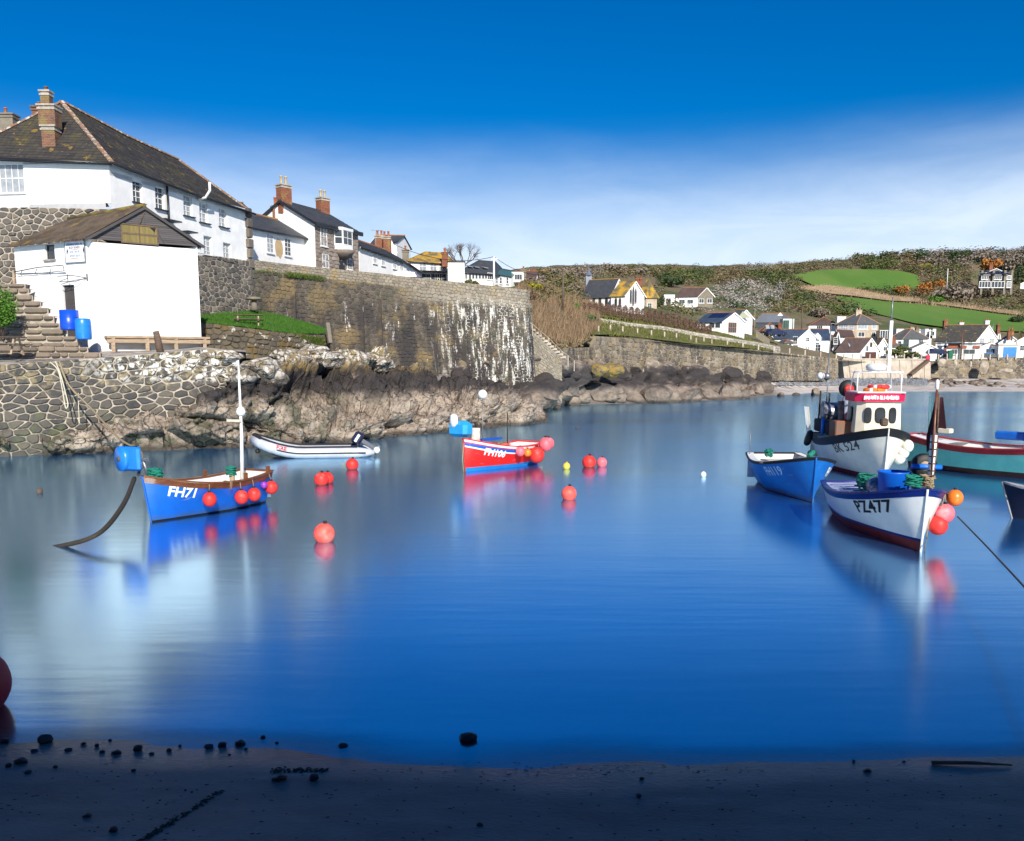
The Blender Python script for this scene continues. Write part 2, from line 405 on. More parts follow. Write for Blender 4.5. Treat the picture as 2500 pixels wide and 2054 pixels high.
M['boulder'] = mat('boulder_rock', (.28, .225, .18), (.13, .105, .085), scale=1.6, rough=.85, bump=.22, bscale=2.6, detail=8, rnd=[(.08, .066, .055), (.20, .16, .13), (.30, .24, .19), (.14, .115, .095)], rndmix=.4,
    layers=[dict(col=(.032, .028, .030), scale=.5, lo=.2, hi=.42, z=(1.9, 4.6, .5), zamp=1.6, k=.92), dict(col=(.045, .036, .028), scale=1.0, lo=.0, hi=.1, z=(None, .35, .2), zamp=.3, k=.85),
            dict(col=(.32, .24, .06), scale=.7, lo=.55, hi=.66, z=(4.7, None, .4), k=.7), dict(col=(.35, .34, .30), scale=1.4, lo=.56, hi=.64, z=(4.4, None, .5), k=.6)])
SEA = [(.04, .034, .028), (.10, .08, .058), (.065, .055, .042), (.14, .11, .078), (.05, .042, .034)]
M['wallstone'] = mat('harbour_wall_stone', (.13, .11, .085), (.07, .06, .05), scale=2, rough=.9, bump=.03, bscale=6, rnd=SEA, rndmix=.65,
    layers=[dict(col=(.26, .18, .07), scale=.45, lo=.5, hi=.62, k=.6), dict(col=(.035, .032, .034), scale=(.5, .5, .12), lo=.42, hi=.58, z=(None, 9.6, 1.2), k=.8),
            dict(col=(.66, .64, .58), scale=(2.6, 2.6, .45), lo=.52, hi=.60, z=(None, 11.2, .6), x=(-6, 3.2, 2.5), k=.9, det=8), dict(col=(.30, .26, .20), scale=1.0, lo=.1, hi=.3, z=(10.3, None, .3), zamp=.5, x=(-9, 10, 2.0), k=.85),
            dict(col=(.62, .60, .55), scale=(1.6, 1.6, .3), lo=.62, hi=.66, z=(None, 9.5, 1.0), x=(-18, -5, 2.0), k=.8, det=7),
            dict(col=(.05, .07, .03), scale=.7, lo=.56, hi=.7, k=.6)])
M['wallmortar'] = mat('harbour_wall_mortar', (.17, .15, .12), (.10, .085, .07), scale=2, rough=.95, bump=.03, bscale=9,
    layers=[dict(col=(.03, .028, .03), scale=(.5, .5, .12), lo=.42, hi=.58, z=(None, 9.4, 1.2), k=.85),
            dict(col=(.62, .60, .55), scale=(1.5, 1.5, .22), lo=.5, hi=.6, z=(None, 11.2, .6), x=(-6, 3.2, 2.5), k=.9, det=7)])
M['parapet'] = mat('parapet_stone', (.30, .26, .20), (.20, .17, .13), scale=2, rough=.9, bump=.03, bscale=8, rnd=[(.16, .14, .11), (.34, .29, .22), (.24, .2, .15), (.40, .35, .27)], rndmix=.6,
    layers=[dict(col=(.35, .24, .07), scale=.9, lo=.58, hi=.68, k=.6), dict(col=(.10, .12, .05), scale=.8, lo=.6, hi=.7, k=.5)])
M['parapetmortar'] = mat('parapet_mortar', (.2, .17, .13), (.12, .1, .08), scale=2, rough=.95)
M['sea2'] = mat('sea_wall_stone', (.20, .17, .13), (.10, .085, .07), scale=1.2, rough=.9, bump=.04, bscale=5, rnd=[(.06, .055, .05), (.26, .21, .15), (.14, .12, .095), (.36, .30, .22), (.08, .07, .06)], rndmix=.6,
    layers=[dict(col=(.27, .19, .08), scale=.9, lo=.46, hi=.66, k=.5, det=7), dict(col=(.04, .036, .036), scale=(.5, .5, .15), lo=.48, hi=.6, k=.7), dict(col=(.6, .55, .46), scale=(.7, .7, .2), lo=.63, hi=.7, k=.8)])
M['sea2mortar'] = mat('sea_wall_mortar', (.34, .29, .22), (.18, .15, .12), scale=.7, rough=.95, layers=[dict(col=(.30, .22, .11), scale=.9, lo=.46, hi=.66, k=.45, det=7)])
M['concrete'] = mat('pale_concrete', (.48, .41, .33), (.38, .32, .26), scale=.8, rough=.9, bump=.02, bscale=6,
    layers=[dict(col=(.22, .17, .13), scale=(.35, .35, .03), lo=.55, hi=.66, k=.7), dict(col=(.15, .12, .1), scale=(1.4, 1.4, .05), lo=.6, hi=.68, k=.6)])
M['granite'] = mat('granite_blocks', (.28, .23, .19), (.20, .165, .14), scale=3, rough=.9, rnd=[(.18, .15, .13), (.32, .27, .22), (.24, .19, .16), (.36, .31, .27)], rndmix=.6)
M['slate'] = mat('roof_slate', (.055, .05, .046), (.03, .028, .027), scale=2, rough=.75, bump=.01, bscale=8, rnd=[(.024, .023, .023), (.052, .046, .04), (.035, .033, .032), (.075, .065, .05)], rndmix=.6,
    layers=[dict(col=(.09, .08, .03), scale=.6, lo=.5, hi=.68, k=.5, det=7), dict(col=(.30, .19, .03), scale=1.5, lo=.60, hi=.66, k=.7, det=8), dict(col=(.45, .42, .36), scale=2.6, lo=.68, hi=.73, k=.6)])
M['slateA'] = mat('clean_roof_slate', (.07, .075, .085), (.045, .05, .058), scale=1.5, rough=.6, rnd=[(.04, .044, .052), (.08, .085, .095), (.055, .06, .07)], rndmix=.5,
    layers=[dict(col=(.24, .17, .04), scale=.8, lo=.66, hi=.75, k=.5)])
M['slateB'] = mat('blue_roof_slate', (.04, .06, .10), (.03, .045, .075), scale=1.0, rough=.5)
M['slateBr'] = mat('brown_roof_tile', (.085, .055, .05), (.06, .04, .038), scale=1.0, rough=.8)
M['lichroof'] = mat('yellow_lichened_roof', (.42, .25, .03), (.12, .10, .06), scale=.8, rough=.9, lo=.4, hi=.62, detail=7)
M['corr'] = mat('corrugated_sheet', (.10, .075, .055), (.06, .045, .035), scale=1.2, rough=.85, bump=.02, bscale=10, layers=[dict(col=(.26, .17, .03), scale=1.0, lo=.56, hi=.68, k=.6), dict(col=(.16, .13, .10), scale=2.5, lo=.6, hi=.7, k=.5)])
M['ridge'] = mat('terracotta_ridge', (.36, .12, .05), (.26, .10, .05), scale=2, rough=.85, layers=[dict(col=(.35, .24, .05), scale=1.4, lo=.5, hi=.6, k=.7)])
M['oldridge'] = mat('lichened_hip_tile', (.28, .13, .08), (.20, .16, .12), scale=3, rough=.9, layers=[dict(col=(.6, .58, .52), scale=4, lo=.52, hi=.6, k=.8), dict(col=(.33, .22, .04), scale=2, lo=.55, hi=.62, k=.7)])
M['brick'] = mat('red_brick', (.27, .10, .05), (.19, .075, .045), scale=3, rough=.9, rnd=[(.20, .075, .045), (.32, .12, .06), (.25, .09, .05), (.15, .07, .05)], rndmix=.7, layers=[dict(col=(.30, .22, .06), scale=1.3, lo=.58, hi=.66, k=.6)])
M['oldbrick'] = mat('old_brick', (.20, .10, .065), (.13, .08, .055), scale=3, rough=.92, rnd=[(.15, .08, .055), (.27, .12, .07), (.2, .12, .085), (.11, .07, .05)], rndmix=.7, layers=[dict(col=(.24, .19, .06), scale=1.3, lo=.5, hi=.62, k=.7)])
M['pot'] = flat('clay_pot', (.50, .38, .20), .8); M['potr'] = flat('red_clay_pot', (.40, .13, .05), .8)
M['gutter'] = flat('black_gutter', (.018, .018, .02), .35)
M['glass'] = mat('window_glass', (.05, .06, .07), (.03, .035, .04), scale=1, rough=.08, spec=.8)
M['curtain'] = mat('netted_window', (.34, .36, .38), (.24, .26, .28), scale=2, rough=.15, spec=.7)
M['darkwood'] = mat('weathered_board', (.085, .075, .075), (.055, .05, .052), scale=(1, 1, 9), rough=.85, rnd=[(.06, .055, .055), (.11, .10, .10), (.08, .07, .072)], rndmix=.6, bump=.01, bscale=(3, 3, 30))
M['wood'] = mat('bare_timber', (.42, .32, .22), (.30, .22, .15), scale=(2, 2, 14), rough=.85, bump=.006, bscale=30)
M['oldwood'] = mat('old_timber', (.15, .10, .07), (.09, .065, .05), scale=(2, 2, 14), rough=.9, bump=.01, bscale=20)
M['varnish'] = mat('varnished_wood', (.20, .065, .018), (.13, .04, .012), scale=(4, 4, 10), rough=.35, spec=.5)
M['black'] = flat('black_rubber', (.012, .012, .013), .55)
M['grey'] = flat('grey_metal', (.25, .26, .27), .4, metal=.6)
M['rope'] = mat('mooring_rope', (.34, .26, .16), (.22, .17, .11), scale=30, rough=.95)
M['greenrope'] = mat('green_rope', (.01, .22, .15), (.008, .14, .10), scale=20, rough=.8)
M['darkrope'] = mat('weedy_chain', (.05, .04, .03), (.03, .026, .02), scale=20, rough=.9)
M['orange'] = flat('orange_plastic', (.85, .20, .02), .35, .5)
M['red'] = mat('red_buoy_plastic', (.80, .035, .025), (.66, .03, .025), scale=6, rough=.5, spec=.4, layers=[dict(col=(.85, .22, .18), scale=4, lo=.55, hi=.75, k=.5), dict(col=(.10, .07, .03), scale=9, lo=.3, hi=.5, z=(None, .04, .04), zamp=.05, k=.7)])
M['pink'] = mat('faded_pink_buoy', (.88, .16, .20), (.80, .12, .15), scale=5, rough=.5, spec=.4, layers=[dict(col=(.9, .42, .42), scale=3, lo=.5, hi=.75, k=.6)])
M['bluep'] = flat('blue_barrel_plastic', (.006, .075, .60), .35, .5)
M['bluep2'] = flat('light_blue_barrel_plastic', (.015, .21, .72), .35, .5)
M['grass'] = mat('short_grass', (.035, .10, .015), (.06, .13, .022), scale=1.2, rough=.9, bump=.03, bscale=20, layers=[dict(col=(.13, .13, .035), scale=.8, lo=.6, hi=.75, k=.5)])
# ------------------------------------------------------------------ lofts
def crom(a, b, c, d, t):
    return .5 * ((2 * b) + (-a + c) * t + (2 * a - 5 * b + 4 * c - d) * t * t + (-a + 3 * b - 3 * c + d) * t * t * t)
def resample(arr, n, axis):
    arr = np.asarray(arr, float)
    if axis == 1: return np.swapaxes(resample(np.swapaxes(arr, 0, 1), n, 0), 0, 1)
    m = arr.shape[0]; o = []
    for k in range(n):
        x = k / (n - 1) * (m - 1); i = min(int(x), m - 2); t = x - i
        o.append(crom(arr[max(i - 1, 0)], arr[i], arr[i + 1], arr[min(i + 2, m - 1)], t))
    return np.array(o)
def ugrid(ctrl_u, u_new, arr):
    """interpolate columns placed at uneven u"""
    arr = np.asarray(arr, float); o = []
    for u in u_new:
        i = max(0, min(len(ctrl_u) - 2, int(np.searchsorted(ctrl_u, u) - 1))); t = min(1, max(0, (u - ctrl_u[i]) / (ctrl_u[i + 1] - ctrl_u[i])))
        t2 = t * t * (3 - 2 * t) * .35 + t * .65
        o.append(arr[i] * (1 - t2) + arr[i + 1] * t2)
    return np.array(o)
def gridmesh(name, G, mats, disp=None, parent=None, smooth=True):
    """G (nu,nv,3)"""
    nu, nv = G.shape[:2]
    if disp:
        du = np.gradient(G, axis=0); dv = np.gradient(G, axis=1); Nn = np.cross(du, dv); Nn /= np.linalg.norm(Nn, axis=2, keepdims=True) + 1e-9
        H = np.zeros((nu, nv)); D3 = np.zeros((nu, nv, 3))
        for i in range(nu):
            for j in range(nv): H[i, j] = disp(Vector(G[i, j]), i / (nu - 1), j / (nv - 1))
        G = G + Nn * H[:, :, None]
    idx = np.arange(nu * nv).reshape(nu, nv)
    f = np.stack([idx[:-1, :-1], idx[1:, :-1], idx[1:, 1:], idx[:-1, 1:]], -1).reshape(-1, 4)
    return npmesh(name, G.reshape(-1, 3), f, mats, parent, smooth=smooth)
def crag(p, a=.5, s=.8, crack=.25, fine=.08):
    q = Vector((p.x * s, p.y * s, p.z * s * 1.5)) + mnoise.noise_vector(p * .4) * .5
    d, pts = mnoise.voronoi(q)
    c = pts[0]; hsh = mnoise.cell(c * 7.3)
    tilt = (q - c).dot(Vector((math.sin(c.x * 9.1), math.cos(c.y * 7.7), math.sin(c.z * 5.3 + c.x)))) * .5
    e = d[1] - d[0]
    return a * (hsh - .5 + tilt) - crack * max(0, 1 - e / .16) + fine * mnoise.fractal(p * 2.2, .9, 2.1, 4)

# ------------------------------------------------------------------ near beach, sea bed, water
EDGE = [(-14, 10.1)] + [(PW(x, y).x, PW(x, y).y) for x, y in ((0, 1838), (230, 1832), (600, 1838), (900, 1852), (1350, 1886), (1700, 1872), (1900, 1860), (2200, 1855), (2500, 1852))] + [(14, 9.6)]
EX = [e[0] for e in EDGE]; EY = [e[1] for e in EDGE]
def bed(x, y):
    """height of sand and sea bed"""
    e = float(np.interp(x, EX, EY)); d = e - y
    n = mnoise.noise(Vector((x * .5, y * 1.3, 0))) * .016 + mnoise.noise(Vector((x * 2.1, y * 5, 3))) * .004
    if d > 0: return .045 * d + .012 * d * d + n * min(1, .3 + d)
    d = -d
    return max(-2.6, -.035 * d - .008 * d * d + n * (1 if d < 3 else 0))
def nonuni(a, b, n, k): return [a + (b - a) * ((math.exp(k * i / (n - 1)) - 1) / (math.exp(k) - 1)) for i in range(n)]
ys = nonuni(-8, 40, 200, 1.8); xs = np.linspace(-40, 40, 260)
M['sand'] = mat('wet_dark_sand', (.165, .15, .135), (.125, .115, .105), scale=(1.2, 2.5, 1), rough=.6, spec=.4, bump=.012, bscale=(14, 22, 14), detail=7,
    layers=[dict(col=(.30, .28, .25), scale=(.5, 1.4, 1), lo=.55, hi=.75, k=.5, det=7), dict(col=(.05, .045, .04), scale=(9, 16, 1), lo=.66, hi=.72, k=.7), dict(col=(.07, .065, .06), scale=(.3, 1.0, 1), lo=.5, hi=.7, k=.5)])
_n = M['sand'].node_tree; _g = _n.nodes.new('ShaderNodeNewGeometry'); _s = _n.nodes.new('ShaderNodeSeparateXYZ'); _m = _n.nodes.new('ShaderNodeMapRange')
_n.links.new(_g.outputs['Position'], _s.inputs[0]); _n.links.new(_s.outputs[2], _m.inputs[0]); _m.inputs[1].default_value = 0; _m.inputs[2].default_value = .035; _m.inputs[3].default_value = .12; _m.inputs[4].default_value = .62
_n.links.new(_m.outputs[0], _n.nodes['Principled BSDF'].inputs['Roughness'])
G = np.array([[(x, y, bed(x, y)) for y in ys] for x in xs])
tag(gridmesh('beach_sand', G, M['sand']), kind='structure')
G = np.array([[(x, y, -2.7) for y in (-8, 500, 3000)] for x in (-2500, 0, 2500)], float)
tag(gridmesh('sea_bed', G, M['sand'], smooth=False), kind='structure')

wat = bpy.data.materials.new('sea_water'); wat.use_nodes = True; nt = wat.node_tree; N = nt.nodes; L = nt.links
for n in list(N): N.remove(n)
out = N.new('ShaderNodeOutputMaterial')
geo = N.new('ShaderNodeNewGeometry')
def wnoise(scl, det=3, dist=0.0):
    m = N.new('ShaderNodeMapping'); m.inputs['Scale'].default_value = scl; L.new(geo.outputs['Position'], m.inputs[0])
    n = N.new('ShaderNodeTexNoise'); n.inputs['Scale'].default_value = 1; n.inputs['Detail'].default_value = det; n.inputs['Distortion'].default_value = dist; L.new(m.outputs[0], n.inputs[0]); return n.outputs[0]
def wmath(op, a, b):
    q = N.new('ShaderNodeMath'); q.operation = op
    for i, x in enumerate((a, b)):
        if isinstance(x, (int, float)): q.inputs[i].default_value = x
        else: L.new(x, q.inputs[i])
    return q.outputs[0]
hgt = wmath('ADD', wmath('MULTIPLY', wnoise((.45, 3.2, 1), 4), .02), wmath('MULTIPLY', wnoise((.12, .7, 1), 3), .05))
bp = N.new('ShaderNodeBump'); bp.inputs['Distance'].default_value = 1; bp.inputs['Strength'].default_value = .12; L.new(hgt, bp.inputs['Height'])
gl = N.new('ShaderNodeBsdfGlossy'); gl.inputs['Color'].default_value = (.60, .85, 1, 1)
rr = N.new('ShaderNodeMapRange'); rr.inputs[1].default_value = .35; rr.inputs[2].default_value = .65; rr.inputs[3].default_value = .15; rr.inputs[4].default_value = .21
L.new(wnoise((.02, .06, 1), 3), rr.inputs[0]); L.new(rr.outputs[0], gl.inputs['Roughness']); L.new(bp.outputs[0], gl.inputs['Normal'])
df = N.new('ShaderNodeBsdfDiffuse'); df.inputs['Color'].default_value = (.004, .075, .26, 1)
tr = N.new('ShaderNodeBsdfTransparent'); tr.inputs[0].default_value = (.75, .85, .9, 1)
at = N.new('ShaderNodeAttribute'); at.attribute_name = 'depth'
dm = N.new('ShaderNodeMapRange'); dm.interpolation_type = 'SMOOTHSTEP'; dm.inputs[1].default_value = 0; dm.inputs[2].default_value = .5; L.new(at.outputs['Fac'], dm.inputs[0])
bm = N.new('ShaderNodeMixShader'); L.new(dm.outputs[0], bm.inputs[0]); L.new(tr.outputs[0], bm.inputs[1]); L.new(df.outputs[0], bm.inputs[2])
fr = N.new('ShaderNodeFresnel'); fr.inputs['IOR'].default_value = 3.0; L.new(bp.outputs[0], fr.inputs['Normal'])
fm_ = N.new('ShaderNodeMapRange'); fm_.inputs[1].default_value = .2; fm_.inputs[2].default_value = 1; fm_.inputs[3].default_value = .68; fm_.inputs[4].default_value = 1; L.new(fr.outputs[0], fm_.inputs[0])
dm2 = N.new('ShaderNodeMapRange'); dm2.interpolation_type = 'SMOOTHSTEP'; dm2.inputs[1].default_value = 0; dm2.inputs[2].default_value = .04; dm2.inputs[3].default_value = .4; L.new(at.outputs['Fac'], dm2.inputs[0])
mx = N.new('ShaderNodeMixShader'); L.new(wmath('MULTIPLY', fm_.outputs[0], dm2.outputs[0]), mx.inputs[0]); L.new(bm.outputs[0], mx.inputs[1]); L.new(gl.outputs[0], mx.inputs[2])
L.new(mx.outputs[0], out.inputs[0])
ys = nonuni(6.5, 40, 120, 2) + nonuni(42, 1500, 20, 3); xs = list(nonuni(0, 40, 90, .5)); xs = [-x for x in reversed(xs[1:])] + xs
xs = [-1500, -400, -100] + xs + [100, 400, 1500]
G = np.array([[(x, y, 0) for y in ys] for x in xs], float)
wo = tag(gridmesh('sea_water', G, wat, smooth=False), kind='structure')
dep = [2.0 if (y > 38 or abs(x) > 39) else max(0, -bed(x, y)) for x in xs for y in ys]
a = wo.data.attributes.new('depth', 'FLOAT', 'POINT'); a.data.foreach_set('value', dep)

# ------------------------------------------------------------------ rock platform under quay and walls
ROCK = [(-120, [(1122, 41.0), (1085, 41.2), (1060, 41.6), (1045, 42.2), (1042, 42.8), (1040, 43.6)]),
 (60, [(1113, 42.7), (1080, 42.5), (1062, 42.9), (1048, 43.3), (1044, 43.9), (1042, 44.6)]),
 (200, [(1107, 43.9), (1075, 43.5), (1055, 43.9), (1045, 44.4), (1040, 45.0), (1038, 45.8)]),
 (270, [(1104, 44.6), (1070, 44.1), (1035, 44.3), (1005, 44.8), (992, 45.4), (990, 46.4)]),
 (400, [(1100, 45.5), (1060, 45.0), (1020, 45.3), (985, 45.7), (968, 46.2), (965, 47.4)]),
 (500, [(1095, 46.6), (1050, 46.4), (1000, 46.5), (950, 46.9), (925, 47.4), (915, 48.6)]),
 (560, [(1092, 47.3), (1040, 47.2), (975, 47.3), (920, 47.6), (888, 48.0), (868, 49.4)]),
 (640, [(1090, 47.8), (1040, 47.8), (985, 48.2), (925, 48.8), (890, 49.6), (880, 51.2)]),
 (695, [(1088, 48.4), (1040, 48.6), (990, 49.6), (948, 51.0), (925, 52.5), (900, 55)]),
 (740, [(1087, 48.6), (1035, 49.2), (985, 50.8), (955, 53.0), (915, 55.5), (862, 58.5)]),
 (850, [(1082, 50.0), (1020, 51.0), (965, 53.5), (935, 57.0), (895, 60.0), (845, 64)]),
 (940, [(1070, 53.5), (1005, 54.5), (955, 57.5), (930, 61.0), (900, 65.0), (862, 70)]),
 (1040, [(1058, 57.5), (995, 58.5), (955, 61.5), (935, 65.0), (922, 70.0), (912, 76)]),
 (1130, [(1050, 60.6), (990, 61.5), (955, 63.5), (940, 66), (932, 71), (920, 79)]),
 (1220, [(1043, 63.6), (990, 64.5), (968, 66), (955, 68), (948, 72), (935, 82)]),
 (1290, [(1036, 66.9), (1010, 67.4), (985, 68.4), (974, 70), (978, 74), (975, 84)]),
 (1338, [(1029, 70.5), (1027, 70.8), (1026, 71.2), (1025, 71.8), (1024, 74), (1010, 84)])]
us = [c[0] for c in ROCK]
def rrow(px, L_):
    pts = [P(px, py, Y) for py, Y in L_]
    b = pts[0].copy(); b.z = -1.2; b.y -= .3
    return [b] + pts
arr = [[tuple(p) for p in rrow(px, L_)] for px, L_ in ROCK]
nu, nv = 520, 120
A = ugrid(us, np.linspace(us[0], us[-1], nu), arr)
A = resample(A, nv, 1)
def rdisp(p, u, v):
    k = min(1, max(.25, (p.z + .2) / .8)) * (1 if u < .97 else (1 - u) / .03)
    return k * (crag(p, 1.25, .42, .5, .04) + .5 * crag(p + Vector((9, 3, 1)), .6, 1.15, .3, .05) + .4 * crag(p + Vector((2, 7, 5)), .5, 2.6, .15, .03)) * (1 if p.x > -17.5 else (.55 if v > .75 else .8))
def rdisp2(p, u, v): return -rdisp(p, u, v)
tag(gridmesh('rock_outcrop', A, M['rock'], rdisp, smooth=False), kind='structure')

# ------------------------------------------------------------------ quay: wall of stones, deck
def patch(cols):
    """cols: list of (bottom point, top point) -> surf(s,t), length, height at s"""
    B = [Vector(c[0]) for c in cols]; T = [Vector(c[1]) for c in cols]
    cum = [0.0]
    for i in range(1, len(B)): cum.append(cum[-1] + ((B[i] + T[i]) / 2 - (B[i - 1] + T[i - 1]) / 2).length)
    H = [(T[i] - B[i]).length for i in range(len(B))]; Hm = max(H)
    def surf(s, t):
        i = max(0, min(len(cum) - 2, int(np.searchsorted(cum, s)) - 1)); f = (s - cum[i]) / (cum[i + 1] - cum[i])
        b = B[i].lerp(B[i + 1], f); tt = T[i].lerp(T[i + 1], f)
        p = b.lerp(tt, t / Hm); n = (B[i + 1] - B[i]).cross(T[i] - B[i]).normalized()
        return p, n
    return surf, cum[-1], Hm
def wall_of_stones(name, cols, dx, dy, mstone, mmortar, parent, depth=.06, gap=.05, seed=1, jit=.35, thick=.4, limit=300, keep=None, minpx=9.0, pname='stone', back=None):
    surf, ln, hm = patch(cols)
    mb = MB(); n = max(2, len(cols)); vs = []
    for b, t in cols: vs += [tuple(b), tuple(t)]
    fs = [(2 * i, 2 * i + 2, 2 * i + 3, 2 * i + 1) for i in range(len(cols) - 1)]
    nn = surf(.01, .01)[1]
    for b, t in cols: vs += [tuple(Vector(b) - nn * thick), tuple(Vector(t) - nn * thick)]
    q = 2 * len(cols)
    fs += [(2 * i + 1, 2 * i + 3, q + 2 * i + 3, q + 2 * i + 1) for i in range(len(cols) - 1)]
    fs += [(q + 2 * i, q + 2 * i + 1, q + 2 * i + 3, q + 2 * i + 2) for i in range(len(cols) - 1)]
    fs += [(0, 1, q + 1, q), (2 * len(cols) - 2, q + 2 * len(cols) - 2, q + 2 * len(cols) - 1, 2 * len(cols) - 1)]
    mb.add(vs, fs); mb.build(name, mmortar, parent)
    cl = cells(ln, hm, dx, dy, jit, gap, seed, keep)
    pieces(pname, stones(cl, surf, depth, seed + 5), mstone, parent, limit, pname + '_mass', minpx=minpx)
    return surf, ln, hm
Q = [(-120, 1122, 41.9, 895), (0, 1115, 42.9, 891), (110, 1110, 44.0, 884), (232, 1105, 45.4, 875), (364, 1101, 46.7, 865), (497, 1095, 47.9, 853), (575, 1092, 48.6, 857)]
qcols = []
for px, pw_, Yt, pt in Q:
    top = P(px, pt, Yt); bot = Vector((top.x, Yt - .55, -.4)); bot.x = XZ(px, Yt - .55, 1.5); qcols.append((bot, top))
qw = empty('quay_wall', qcols[2][0], 'quay wall of big dark stones with pale mortar joints, lichened towards its right end', 'quay wall')
qsurf, qlen, qh = wall_of_stones('mortar_backing', qcols, .62, .40, M['quay'], M['quaymortar'], qw, depth=.09, gap=.055, seed=4, jit=.46)
# deck of the quay
DK = [(-130, [(894, 42.2), (881, 46), (869, 50), (860, 55), (850, 62)]), (0, [(891, 43.2), (880, 46), (868, 49.5), (862, 54), (850, 62)]), (232, [(875, 45.6), (868, 47.5), (860, 49), (860, 52), (850, 60)]),
      (364, [(865, 46.9), (861, 48.5), (856, 50.5), (858, 54), (852, 60)]), (497, [(853, 48.1), (850, 50), (849, 52), (852, 55), (852, 60)]), (600, [(860, 49), (858, 51), (858, 53), (866, 56), (866, 60)])]
A = ugrid([d[0] for d in DK], np.linspace(-130, 600, 90), [[tuple(P(px, a_, b_)) for a_, b_ in Ls] for px, Ls in DK]); A = resample(A, 40, 1)
M['deck'] = mat('quay_paving', (.40, .36, .31), (.28, .25, .22), scale=1.5, rough=.9, bump=.04, bscale=3, layers=[dict(col=(.06, .058, .06), scale=(1.0, 3.0, 1), lo=.54, hi=.60, k=.9)])
tag(gridmesh('quay_deck', A, M['deck'], lambda p, u, v: mnoise.noise(p * .9) * .05 * (v > .02)), kind='structure')
def at_deck(px, Y):
    i = max(0, min(len(DK) - 2, [d[0] for d in DK if d[0] <= px].__len__() - 1)); a0, a1 = DK[i], DK[i + 1]; f = (px - a0[0]) / (a1[0] - a0[0])
    def col_(d):
        ps = [P(px, a_, b_) for a_, b_ in d[1]]; return float(np.interp(Y, [p.y for p in ps], [p.z for p in ps]))
    return col_(a0) * (1 - f) + col_(a1) * f

# ------------------------------------------------------------------ grass terrace and its wall
GT = [(470, [(785, 55.3), (778, 59), (770, 64), (766, 68)]), (540, [(793, 56.6), (782, 60), (766, 65), (757, 69)]), (620, [(802, 58), (788, 61.5), (768, 66), (756, 70)]),
      (690, [(812, 60), (798, 63), (785, 67), (772, 71)]), (750, [(815, 62.5), (806, 65), (798, 69), (790, 73)]), (800, [(815, 66), (812, 68), (808, 70), (806, 74)])]
A = ugrid([d[0] for d in GT], np.linspace(470, 800, 70), [[tuple(P(px, a_, b_)) for a_, b_ in Ls] for px, Ls in GT]); A = resample(A, 40, 1)
tag(gridmesh('grass_terrace', A, M['grass'], lambda p, u, v: mnoise.noise(p * 1.3) * .08), kind='structure')
M['mossstone'] = mat('mossy_rubble', (.12, .10, .07), (.07, .06, .045), scale=1.5, rough=.95, bump=.08, bscale=4, rnd=[(.07, .06, .05), (.16, .13, .08), (.10, .085, .06)], rndmix=.5,
    layers=[dict(col=(.30, .19, .04), scale=.8, lo=.52, hi=.62, k=.8, det=6), dict(col=(.6, .58, .5), scale=2.0, lo=.60, hi=.66, k=.8), dict(col=(.045, .04, .035), scale=.8, lo=.5, hi=.65, k=.7)])
cols_ = []
for px, pt, Yt, pb, Yb in ((470, 786, 55.3, 872, 54.6), (540, 794, 56.6, 872, 55.8), (620, 803, 58, 878, 57), (690, 813, 60, 885, 59), (750, 817, 62.3, 880, 61.3), (805, 818, 65.6, 870, 64.6)):
    cols_.append((P(px, pb, Yb), P(px, pt, Yt)))
tw = empty('terrace_wall', cols_[1][0], 'low rubble wall with yellow lichen holding up the grass terrace', 'retaining wall')
wall_of_stones('mortar_backing', cols_, .5, .36, M['mossstone'], M['mossstone'], tw, depth=.09, gap=.05, seed=14, limit=200)

# ------------------------------------------------------------------ great harbour wall
HW = [(603, 633, 69.0, 2.5), (700, 645, 72.5, 2.5), (800, 655, 75.8, 2.5), (940, 669, 80.0, 2.5), (1080, 685, 84.4, 2.5), (1200, 698, 88.0, 2.5), (1262, 705, 90.0, 2.5)]
par_h = [.75, .8, .9, 1.0, 1.1, 1.2, 1.25]
tops = [P(px, py, Y) for px, py, Y, _ in HW]
pc = []; bc = []
for (px, py, Y, zb), t, h in zip(HW, tops, par_h):
    m = t - Vector((0, 0, h)); pc.append((m, t))
    bt = m + Vector((0, -.3, 0)); bb = Vector((bt.x * .99, bt.y - 1.5, zb - 2)); bb.x = bt.x + .25; bc.append((bb, bt))
# rounded end turning away from the water
e = tops[-1]; h = par_h[-1]
for dx_, dy_ in ((.9, 1.0), (1.3, 2.6), (1.2, 5.0)):
    t = e + Vector((dx_, dy_, 0)); pc.append((t - Vector((0, 0, h)), t)); bt = t - Vector((-.15, .15, h)); bc.append((Vector((bt.x + .6, bt.y - .9, .5)), bt))
pw = empty('parapet_wall', tops[0], 'pale stone parapet running along the top of the tall harbour wall', 'parapet')
wall_of_stones('mortar_backing', pc, .42, .30, M['parapet'], M['parapetmortar'], pw, depth=.03, gap=.035, seed=21, thick=.45, limit=300, minpx=6)
hw = empty('harbour_wall', bc[3][0], 'tall battered harbour wall of dark stone streaked with white and rust', 'harbour wall')
wall_of_stones('mortar_backing', bc, .52, .34, M['wallstone'], M['wallmortar'], hw, depth=.05, gap=.045, seed=22, thick=1.2, limit=300, minpx=6)
rgn = random.Random(5)
